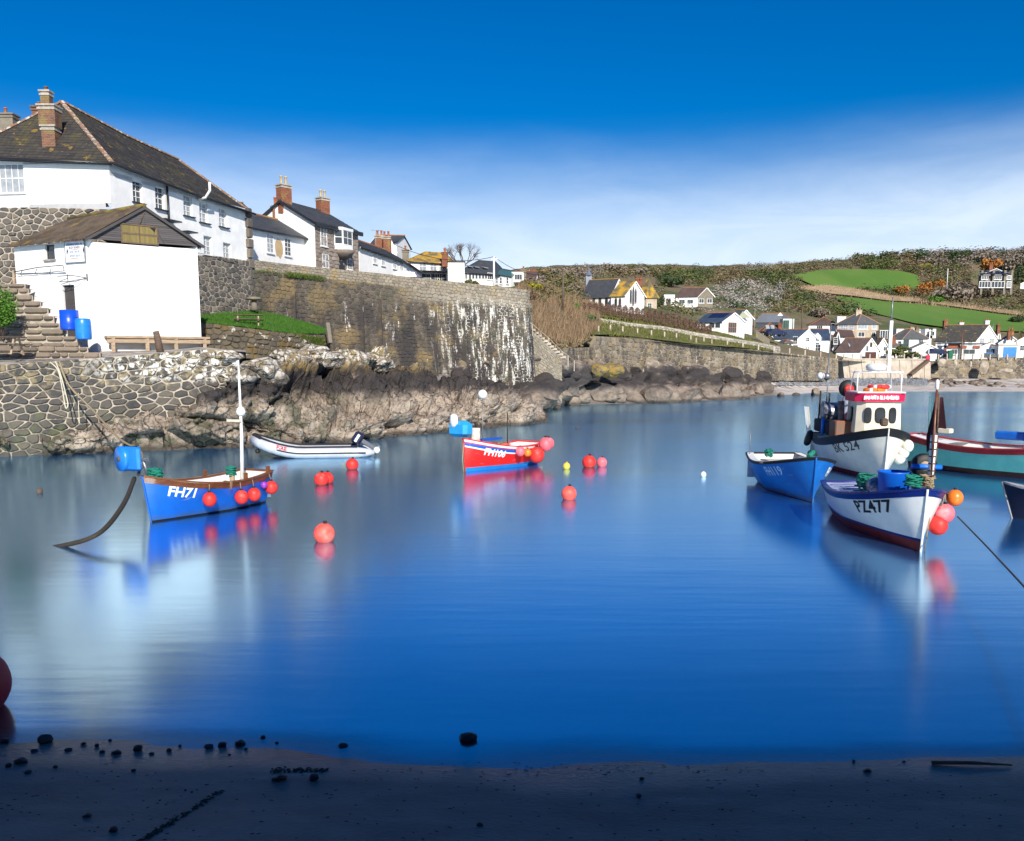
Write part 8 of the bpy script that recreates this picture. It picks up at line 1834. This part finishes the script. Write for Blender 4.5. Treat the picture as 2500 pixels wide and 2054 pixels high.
F = {'brown': fol('bare_brown_scrub', [(.17, .135, .075), (.22, .17, .10), (.14, .12, .06), (.19, .145, .08)]), 'green': fol('green_scrub', [(.09, .12, .035), (.13, .155, .05), (.12, .125, .05), (.16, .16, .07)]),
     'dark': fol('dark_evergreen', [(.04, .065, .028), (.06, .09, .035), (.05, .07, .035)]), 'blossom': fol('pale_blossom_scrub', [(.42, .40, .38), (.28, .26, .23), (.50, .48, .45), (.15, .13, .10)]), 'orange': fol('orange_willow', [(.42, .16, .03), (.30, .13, .04), (.5, .22, .05)]),
     'gorse': fol('yellow_gorse', [(.50, .40, .02), (.10, .13, .02), (.60, .5, .03)]), 'tam': fol('clipped_tamarisk', [(.17, .10, .075), (.22, .13, .10), (.12, .08, .055), (.26, .17, .12)]), 'bright': fol('bright_green_bush', [(.06, .16, .02), (.10, .22, .03), (.035, .09, .015)]),
     'olive': fol('olive_round_bush', [(.08, .13, .05), (.13, .19, .08), (.05, .08, .03)]), 'twig': fol('brown_bramble', [(.20, .13, .075), (.28, .19, .115), (.12, .08, .05), (.34, .25, .16)]), 'grey': fol('bare_grey_twigs', [(.22, .18, .14), (.27, .225, .18), (.16, .13, .10)])}
def poly_in(px, py, pts):
    c = False; j = len(pts) - 1
    for i in range(len(pts)):
        if (pts[i][1] > py) != (pts[j][1] > py) and px < (pts[j][0] - pts[i][0]) * (py - pts[i][1]) / (pts[j][1] - pts[i][1]) + pts[i][0]: c = not c
        j = i
    return c
FIELD1 = [(1935, 678), (1990, 662), (2060, 658), (2140, 659), (2200, 663), (2240, 673), (2250, 712), (2140, 712), (1990, 706)]
FIELD2 = [(2030, 724), (2120, 731), (2230, 743), (2330, 754), (2430, 765), (2520, 780), (2520, 816), (2330, 809), (2230, 797), (2120, 770)]
REED = [(1955, 702), (2010, 700), (2080, 706), (2170, 726), (2260, 735), (2260, 747), (2170, 745), (2080, 734), (1955, 720)]
CLEAR = [FIELD1, FIELD2, REED, [(2370, 650), (2490, 650), (2490, 712), (2370, 712)], [(1420, 680), (1610, 680), (1610, 760), (1420, 745)], [(1615, 700), (1745, 700), (1745, 750), (1615, 750)], [(1690, 760), (1840, 755), (1845, 825), (1730, 822)], [(1450, 752), (1500, 752), (1900, 822), (1905, 866), (1452, 822)], [(1845, 765), (1940, 765), (2500, 795), (2500, 880), (1890, 866), (1850, 825)]]
BL = [[(1655, 762), (1670, 735), (1720, 740), (1745, 715), (1800, 695), (1900, 700), (1925, 710), (1900, 745), (1870, 740), (1860, 775), (1800, 755), (1730, 765)], [(1800, 662), (1855, 645), (1905, 650), (1900, 660), (1830, 665)]]
zones = {k_: [] for k_ in ('brown', 'green', 'dark', 'blossom', 'olive', 'grey')}
tries = 0
while sum(map(len, zones.values())) < 3300 and tries < 16000:
    tries += 1; px = rg.uniform(1290, 2620); top_y = float(np.interp(px, [1290, 1400, 1600, 1750, 1900, 2050, 2200, 2400, 2620], [668, 655, 652, 655, 647, 636, 626, 618, 615])); py = top_y + (845 - top_y) * rg.random() ** 1.35
    if py > float(np.interp(px, [1290, 1400, 1460, 1600, 1700, 1900], [740, 740, 735, 745, 790, 845])) and px < 1900: continue
    if any(poly_in(px, py, c_) for c_ in CLEAR): continue
    if px > 1940 and py > 805 - max(0, 2100 - px) * .0 and px < 2060: continue
    p = hill_at(px, py); q = mnoise.noise(Vector((px * .012, py * .03, 2))); q2 = mnoise.noise(Vector((px * .03, py * .07, 9)))
    if any(poly_in(px, py, c_) for c_ in BL): z_ = 'blossom' if rg.random() < .8 else 'dark'
    elif 1290 < px < 1500: z_ = 'grey' if q > .05 and py < 720 else ('brown' if rg.random() < .6 else 'green')
    elif px > 2240 and py < 660: z_ = 'grey' if q2 > -.1 else 'dark'
    elif px > 2000 and 745 < py < 800 and px < 2290: z_ = 'green' if q2 > -.2 else 'dark'
    elif px > 2220 and 700 < py < 760: z_ = 'brown' if q > -.1 else ('green' if q2 > 0 else 'grey')
    elif q > .16: z_ = 'brown'
    elif q < -.22: z_ = 'dark' if rg.random() < .4 else 'green'
    else: z_ = 'green' if q2 > .02 else ('brown' if rg.random() < .7 else 'grey')
    s_ = rg.uniform(.8, 2.4) * (p.y / 260) ** .6 * (.55 if (py < top_y + 14 and px < 2050) else 1); zones[z_].append((p.x, p.y, p.z + s_ * .35, s_ * rg.uniform(.9, 1.5), s_, s_ * rg.uniform(.7, 1.1)))
NM = {'brown': 'brown_scrub', 'green': 'green_scrub', 'dark': 'dark_scrub', 'blossom': 'blossoming_blackthorn', 'olive': 'olive_scrub', 'grey': 'bare_thicket'}
for k_, L_ in zones.items():
    if not L_: continue
    a = np.array(L_); v, f, idx = leaves(a[:, :3], a[:, 3:6], 64, a[:, 4] * (.17 if k_ != 'blossom' else .14), shell=.5, zf=.5); tone = npr.random(len(a)); 
    tag(npmesh(NM[k_], v, f, F[k_], rnd=np.clip(tone[idx] * .8 + .2 * npr.random(len(idx)), 0, 1)), kind='stuff')
# ridge trees, willows and other shrubs that can be told apart
def shrub(name, label, px, py, rx, ry, mt, Y=None, per=700, leaf=.12, trunk=True, cat='tree', group=None, lumps=5, seed=1, shell=.45):
    """px,py the middle of the crown, rx, ry its half sizes in picture rows"""
    rg_ = random.Random(seed); Yv = Y if Y else hill_at(px, py + ry * .8).y; c = P(px, py, Yv); k = Yv / FPX; R_ = rx * k; H_ = ry * k; t = empty(name, c - Vector((0, 0, H_)), label, cat, group)
    C_, RR = [], []
    for i in range(lumps):
        a = i * 6.28 / lumps + rg_.random(); q = .45 if lumps > 1 else 0; C_.append((c.x + math.cos(a) * R_ * q * 1.1, c.y + math.sin(a) * R_ * q, c.z + rg_.uniform(-.3, .35) * H_)); RR.append((R_ * rg_.uniform(.45, .65) if lumps > 1 else R_, R_ * (.5 if lumps > 1 else 1), H_ * rg_.uniform(.5, .7) if lumps > 1 else H_))
    v, f, idx = leaves(C_, RR, per // lumps, max(R_, .5) * leaf, shell=shell); npmesh('crown' if trunk else 'foliage', v, f, mt, t, rnd=npr.random(len(f)))
    mb = MB(); 
    for i in range(4): a = i * 1.6; mb.tube([c - Vector((0, 0, H_ * 1.15)), c + Vector((math.cos(a) * R_ * .2, math.sin(a) * R_ * .2, -H_ * .3)), c + Vector((math.cos(a) * R_ * .6, math.sin(a) * R_ * .5, H_ * .4))], [R_ * .05, R_ * .035, R_ * .01], 5)
    mb.build('trunk' if trunk else 'stem', M['oldwood'], t); return t
for i, (px, py, rx, ry, lab) in enumerate(((2170, 624, 19, 9, 'dark flat topped pine on the ridge, leftmost of the skyline pines'), (2212, 622, 15, 8, 'dark pine on the ridge second from the left'), (2250, 628, 20, 12, 'dark pine on the ridge above the yellow shrub'), (2322, 625, 22, 11, 'broad dark pine on the ridge, left of the widest one'), (2350, 623, 20, 13, 'widest dark pine on the ridge right of its neighbour'), (2120, 628, 18, 7, 'low dark shrub tree at the left end of the skyline pines'))): shrub('pine_tree', lab, px, py, rx, ry, F['dark'], seed=i, per=900)
shrub('willow_bush', 'round orange willow bush in the lower field edge, leftmost of three', 2201, 712, 17, 16, F['orange'], seed=11); shrub('willow_bush', 'tall orange willow bush between the two fields', 2258, 707, 19, 21, F['orange'], seed=12); shrub('willow_bush', 'orange willow bush right behind the tall one', 2291, 694, 17, 14, F['orange'], seed=13)
shrub('yellow_shrub', 'yellow flowering shrub just below the ridge pines', 2259, 650, 14, 7, F['gorse'], seed=14); shrub('orange_tree', 'rounded orange brown tree behind the hilltop house', 2420, 647, 25, 14, F['orange'], Y=360, seed=15)
for i, (px, py, rx, ry, m_, lab) in enumerate(((2470, 640, 30, 22, 'grey', 'tall bare grey tree right of the hilltop house'), (2400, 630, 32, 14, 'grey', 'bare grey tree on the skyline above the hilltop house'), (2490, 670, 18, 26, 'dark', 'dark green tree at the right edge by the hilltop house'), (2300, 640, 22, 12, 'grey', 'bare grey tree on the skyline left of the hilltop house'), (2330, 718, 50, 20, 'grey', 'wide bare grey thicket below the hilltop house'), (2285, 735, 22, 12, 'bright', 'bright green hedge bush below the orange willows'), (2482, 782, 18, 10, 'dark', 'dark bush in the lower field at the right edge'),
    (2070, 755, 26, 16, 'olive', 'olive green tree above the tan villa'), (2000, 765, 26, 16, 'grey', 'bare grey tree above the long brown roofed bungalow'), (1400, 665, 26, 16, 'grey', 'bare grey tree on the skyline left of the church spire'), (1360, 668, 28, 14, 'grey', 'low bare thicket tree above the dark thicket pole'), (1500, 655, 34, 14, 'grey', 'wide bare tree on the skyline above the church roof'), (1560, 662, 24, 12, 'grey', 'bare tree on the skyline above the vicarage'), (1640, 690, 30, 14, 'dark', 'dark green trees behind the wide bungalow'), (1306, 665, 11, 8, 'dark', 'small dark conifer beside the distant cottage'), (1336, 664, 14, 8, 'orange', 'orange brown shrub on the skyline right of the dark conifer'), (1612, 735, 12, 16, 'dark', 'dark shrub between the vicarage and the wide bungalow'), (1690, 742, 16, 7, 'brown', 'clipped brown hedge under the wide bungalow wall'),
    (1880, 735, 18, 12, 'dark', 'round dark bush among the pale blossom'), (1790, 745, 14, 12, 'dark', 'dark bush at the left of the pale blossom'), (1870, 825, 12, 12, 'brown', 'brown hedge beside the lane fence'), (2360, 775, 0.1, 0.1, 'brown', ''))):
    if lab: shrub('tree' if ry > 10 else 'shrub', lab, px, py, rx, ry, F[m_], seed=30 + i, per=900 if rx < 40 else 1400, leaf=.10, Y=(150 if px < 1420 and px > 1350 else None) if 0 else None)
for i, (px, py, rx, ry, Y_, lab) in enumerate(((2185, 862, 22, 10, 192, 'green garden hedge in front of the hipped cottage'), (2225, 866, 20, 9, 191, 'low green hedge left of the grey roofed shed'), (2205, 852, 16, 8, 194, 'taller dark green bush behind the garden hedge'))): shrub('garden_hedge', lab, px, py, rx, ry, F['green'], Y=Y_, trunk=False, cat='hedge', seed=60 + i)
shrub('round_bush', 'round blue green bush at the corner of the clipped brown hedge', 1439, 777, 21, 24, F['olive'], trunk=False, cat='bush', per=1800, leaf=.07, lumps=6, seed=70, shell=.6); shrub('dark_bush', 'smooth dark green bush at the left end of the clipped hedge', 1403, 751, 14, 13, F['bright'], trunk=False, cat='bush', per=900, seed=71, shell=.6, Y=128)
shrub('bramble_bush', 'brown bramble bush behind the rounded end of the parapet', 1288, 722, 30, 16, F['twig'], trunk=False, cat='bush', per=1800, Y=100, seed=75, leaf=.06)
shrub('gorse_bush', 'bright yellow gorse bush beside the dormer house', 1306, 702, 17, 11, F['gorse'], trunk=False, cat='bush', per=900, Y=116, seed=72); shrub('green_hedge', 'dark green rounded hedge in front of the grey hip roofed house', 1143, 690, 11, 10, F['green'], Y=112, trunk=False, cat='hedge', seed=73); shrub('green_hedge', 'small dark hedge right of the rounded one below the window row', 1158, 694, 14, 8, F['green'], Y=111, trunk=False, cat='hedge', seed=74)
for i in range(22):
    px = 1422 + i * 14.6; py = float(np.interp(px, [1422, 1500, 1620, 1735], [752, 762, 780, 808])); ry = float(np.interp(px, [1422, 1500, 1640, 1735], [13, 17, 19, 11]))
    p = hill_at(px, py + ry); k = p.y / FPX; c = (p.x, p.y, p.z + ry * k); t = empty('clipped_shrub', p, ORD[i] + ' clipped brown shrub from the left in the hedge row below the church', 'shrub', 'clipped shrubs in the row below the church')
    v, f, idx = leaves([c, (c[0] + .2, c[1], c[2] + ry * k * .25)], [(7.8 * k, 6.5 * k, ry * k * .95), (6 * k, 5 * k, ry * k * .8)], 900, .95 * k, shell=.82, up=.8, aspect=.5); npmesh('foliage', v, f, F['tam'], t, rnd=npr.random(len(f)))
# bramble slope between the walls
bs_ = []
for k in range(15000):
    px = rg.uniform(1266, 1462); y0 = float(np.interp(px, [1266, 1320, 1400, 1462], [708, 702, 730, 752])); y1 = float(np.interp(px, [1266, 1300, 1350, 1400, 1450, 1462], [775, 830, 850, 848, 818, 805]))
    p = hill_at(px, rg.uniform(y0, y1)); bs_.append((p.x, p.y, p.z - .15))
bs_ = np.array(bs_); w_ = npr.uniform(.05, .16, len(bs_)); v, f = blades(bs_, 1.5, w_, .22); tag(npmesh('bramble_slope', v, f, F['twig'], rnd=npr.random(len(f))), kind='stuff')
q_ = bs_[npr.random(len(bs_)) < .035]; v, f, idx = leaves(q_, np.tile((.9, .9, .7), (len(q_), 1)), 26, .16); tag(npmesh('bramble_leaves', v, f, F['brown'], rnd=npr.random(len(f))), kind='stuff')
# tussocks on the slopes above the sea wall
b_ = []
for k in range(9000):
    px = rg.uniform(1380, 1890); y0 = float(np.interp(px, [1380, 1460, 1560, 1750, 1890], [815, 758, 772, 802, 832])); y1 = float(np.interp(px, [1380, 1450, 1600, 1750, 1890], [846, 820, 832, 846, 862])); p = hill_at(px, rg.uniform(y0, y1)); b_.append((p.x, p.y, p.z + .1))
v, f = blades(np.array(b_), .45, npr.uniform(.08, .3, len(b_)), .4); tag(npmesh('rough_grass', v, f, fol('rough_grass_blades', [(.09, .12, .02), (.16, .16, .04), (.05, .09, .015), (.24, .19, .09)]), rnd=npr.random(len(f))), kind='stuff')
# reeds
b_ = []
for k in range(11000):
    px = rg.uniform(1958, 2510); a0 = float(np.interp(px, [1958, 2010, 2080, 2170, 2240, 2340, 2440, 2510], [707, 702, 709, 729, 737, 751, 763, 770])); a1 = float(np.interp(px, [1958, 2010, 2080, 2170, 2240, 2340, 2440, 2510], [713, 722, 729, 741, 744, 757, 771, 780])); p = hill_at(px, rg.uniform(a0, a1)); b_.append((p.x, p.y, p.z))
v, f = blades(np.array(b_), 1.6, .2, .2); tag(npmesh('dry_reeds', v, f, fol('pale_reed', [(.45, .34, .21), (.33, .23, .14), (.52, .42, .28)]), rnd=npr.random(len(f))), kind='stuff')
# grass on the terrace
b_ = []
TA = A_gt = resample(ugrid([d[0] for d in GT], np.linspace(470, 800, 40), [[tuple(P(px, a_, b__)) for a_, b__ in Ls] for px, Ls in GT]), 30, 1)
for k in range(16000): i, j = rg.random() * 38.9, rg.random() * 28.9; a_, c_ = int(i), int(j); q = TA[a_, c_] * (1 - (i - a_)) + TA[a_ + 1, c_] * (i - a_); q2 = TA[a_, c_ + 1] * (1 - (i - a_)) + TA[a_ + 1, c_ + 1] * (i - a_); b_.append(q * (1 - (j - c_)) + q2 * (j - c_))
v, f = blades(np.array(b_), .16, .04, .4); tag(npmesh('terrace_grass', v, f, fol('grass_blades', [(.03, .11, .012), (.05, .15, .02), (.09, .17, .03), (.03, .08, .01)]), rnd=npr.random(len(f))), kind='stuff')
# moss on rocks under the terrace, tuft on the wall ledge
b_ = []
for k in range(2500): px = rg.uniform(700, 790); b_.append(tuple(P(px, rg.uniform(822, 846) + (px - 740) * .12, 60.5 + (px - 700) * .03)))
for k in range(2200): f_ = rg.random(); i = f_ * 1.6; a_ = pc[0][0].lerp(pc[2][0], f_); px_ = pix(a_)[0]; b_.append(tuple(a_ + Vector((rg.uniform(-.1, .2), -.15 - rg.random() * .2, rg.uniform(-.25, .05))))) if 700 < px_ < 790 or rg.random() < .12 else None
v, f = blades(np.array(b_), .22, .05, .5); tag(npmesh('wall_grass', v, f, fol('tuft_blades', [(.06, .13, .02), (.10, .14, .03), (.12, .10, .04)]), rnd=npr.random(len(f))), kind='stuff')
# bush at the left edge
shrub('green_bush', 'bright green leafy bush at the left edge beside the stone steps', 2, 752, 36, 62, F['bright'], Y=46.5, trunk=False, cat='bush', per=4200, leaf=.07, lumps=7, seed=80, shell=.55)
# bare tree behind the street
p = P(1130, 668, 150); bt_ = empty('bare_tree', p, 'bare wide crowned tree on the skyline behind the grey hip roofed house', 'tree'); mb = MB(); rgt = random.Random(12)
def grow(a, d, ln, r, n):
    b = a + d * ln; mb.tube([a, a.lerp(b, .5) + Vector((rgt.uniform(-.05, .05), 0, rgt.uniform(-.03, .05))) * ln, b], [r, r * .8, r * .6], 4 if n < 4 else 6, cap=False)
    if n == 0: return
    for k in range(3 if n > 2 else 2):
        e = (d + Vector((rgt.uniform(-.75, .75), rgt.uniform(-.6, .6), rgt.uniform(-.25, .35)))).normalized(); grow(b if k else a.lerp(b, .75), e, ln * rgt.uniform(.68, .85), r * .6, n - 1)
tr_ = MB().tube([p - Vector((0, 0, 1)), p + Vector((-.2, 0, 1.2))], [.35, .28], 7).build('trunk', M['oldwood'], bt_)
for dx_ in (-.6, .1, .8): grow(p + Vector((-.2, 0, 1.0)), Vector((dx_, 0, .6)).normalized(), 1.25, .13, 6)
mb.build('crown', M['oldwood'], bt_)
# ------------------------------------------------------------------ things by the shed
def barrel(px, py, Y, r, h, m, label, open_=False):
    p = P(px, py, Y); t = empty('plastic_barrel', p, label, 'barrel')
    prof = [(.01, 0), (r * .9, 0), (r * .97, h * .04), (r, h * .3), (r, h * .7), (r * .97, h * .93), (r * .88, h * .98)] if not open_ else [(.01, 0), (r * .95, 0), (r, h * .05), (r, h), (r * .95, h), (r * .93, h * .1), (.01, h * .1)]
    MB().lathe(prof, p, 24).build('body', m, t); MB().lathe([(r * 1.0, 0), (r * 1.03, h * .015), (r * 1.0, h * .03)], p + Vector((0, 0, h * .62)), 24).lathe([(r * 1.0, 0), (r * 1.03, h * .015), (r * 1.0, h * .03)], p + Vector((0, 0, h * .3)), 24).build('hoop', m, t)
    if not open_: MB().lathe([(r * .92, 0), (r * .95, h * .03), (r * .8, h * .06), (.01, h * .06)], p + Vector((0, 0, h * .95)), 24).build('lid', m, t)
    return t
barrel(171, 806, 47.4, .46, 1.02, M['bluep'], 'deep blue open barrel in front of the shed door on the steps', True); barrel(205, 829, 46.8, .39, 1.05, M['bluep2'], 'lighter blue lidded barrel right of the deep blue one')
# stone steps going up left along the shed
st = empty('stone_steps', P(100, 850, 47), 'rough stone steps climbing left along the shed wall', 'steps'); rgs = random.Random(9)
SX = [(245, 862), (215, 848), (195, 838), (188, 822), (160, 807), (146, 790), (132, 772), (118, 755), (100, 738), (80, 722), (70, 706), (62, 694)]
for k, (px, py) in enumerate(SX):
    Y = 46.4 + k * .36; a, b = P(px, py, Y), P(-60, py + 2, Y + .2); z = a.z; mb = MB(); mb.poly((a.x, Y, z), (b.x, Y, z), (b.x, Y + .6, z), (a.x, Y + .6, z)); mb.poly((a.x, Y, z - .5), (b.x, Y, z - .5), (b.x, Y, z), (a.x, Y, z)); mb.build('step_bed', M['mortar'], st)
    x = a.x - .03; pl_ = []
    while x > b.x:
        w_ = rgs.uniform(.35, 1.3); bx = MB().box((x - w_ / 2, Y + .1 + rgs.uniform(-.03, .05), z - .10 + rgs.uniform(-.02, .02)), (w_ - .06, .5, .24 + rgs.uniform(-.05, .05)), bev=.06); pl_.append((bx.v, bx.f, rgs.random() * .9 + .05, 0)); x -= w_
    pieces('step_stone', pl_, mat('step_stone', (.24, .19, .145), (.15, .12, .10), scale=4, rough=.9, bump=.03, bscale=10, rnd=[(.30, .24, .18), (.14, .12, .10), (.22, .18, .13), (.09, .08, .075)], rndmix=.6), st, 20)
# picnic tables
def picnic(px, py, Y, rz, label, k=1.0, mt=None):
    p = P(px, py, Y); t = empty('picnic_table', p, label, 'picnic table', None, rz); mt = mt or M['oldwood']
    for j in range(5): MB().box((0, (j - 2) * .15 * k, .74 * k), (1.9 * k, .14 * k, .04)).build('tabletop_board', mt, t, local=True)
    for s_ in (-1, 1):
        for j in range(2): MB().box((0, s_ * (.66 + j * .14) * k, .44 * k), (1.9 * k, .13 * k, .04)).build('seat_board', mt, t, local=True)
        for x in (-.65, .65): MB().bar((x * k, s_ * .62 * k, 0), (x * k, s_ * .22 * k, .72 * k), .09, .05).build('leg', M['wood'], t, local=True)
    for x in (-.65, .65): MB().bar((x * k, -.8 * k, .40 * k), (x * k, .8 * k, .40 * k), .05, .09).build('crossbeam', M['wood'], t, local=True)
    return t
picnic(607, 797, 59.6, .25, 'dark wooden picnic table on the grass terrace'); picnic(4, 866, 44.6, .1, 'wooden picnic table half cut off at the left edge on the quay', 1.15)
p = P(621, 758, 66.5); ss = empty('staddle_stone', p, 'mushroom shaped granite staddle stone at the back of the grass terrace', 'staddle stone'); MB().lathe([(.30, 0), (.22, .35), (.16, .75)], p, 12).build('pillar', M['parapet'], ss); MB().lathe([(.2, 0), (.52, .04), (.56, .14), (.4, .24), (.02, .28)], p + Vector((0, 0, .72)), 16).build('cap', M['parapet'], ss)
p = P(806, 838, 63.5); tag(MB().bar(p, P(799, 789, 63.8), .28, .22).build('stone_post', M['parapet']), 'leaning pale granite post at the end of the grass terrace', 'post')
# unseen building assumed behind the camera, sized so its shade covers the near beach
M['hbw'] = mat('unseen_building_stone', (.20, .17, .14), (.14, .12, .10), scale=1.5, rough=.9, bump=.05, bscale=4)
hb = empty('unseen_shade_building', (4, -10, 0), 'tall stone harbour building behind the viewpoint shading the near beach', 'building')
mb = MB(); mb.box((6, -9, 4), (70, 8, 13.0)); mb.build('wall', M['hbw'], hb); mb = MB(); mb.add([(-29, -5, 10.5), (41, -5, 10.5), (41, -9, 12.0), (-29, -9, 12.0), (-29, -13, 10.5), (41, -13, 10.5)], [(0, 1, 2, 3), (3, 2, 5, 4), (0, 3, 4), (1, 5, 2)]); mb.build('roof', M['slate'], hb)
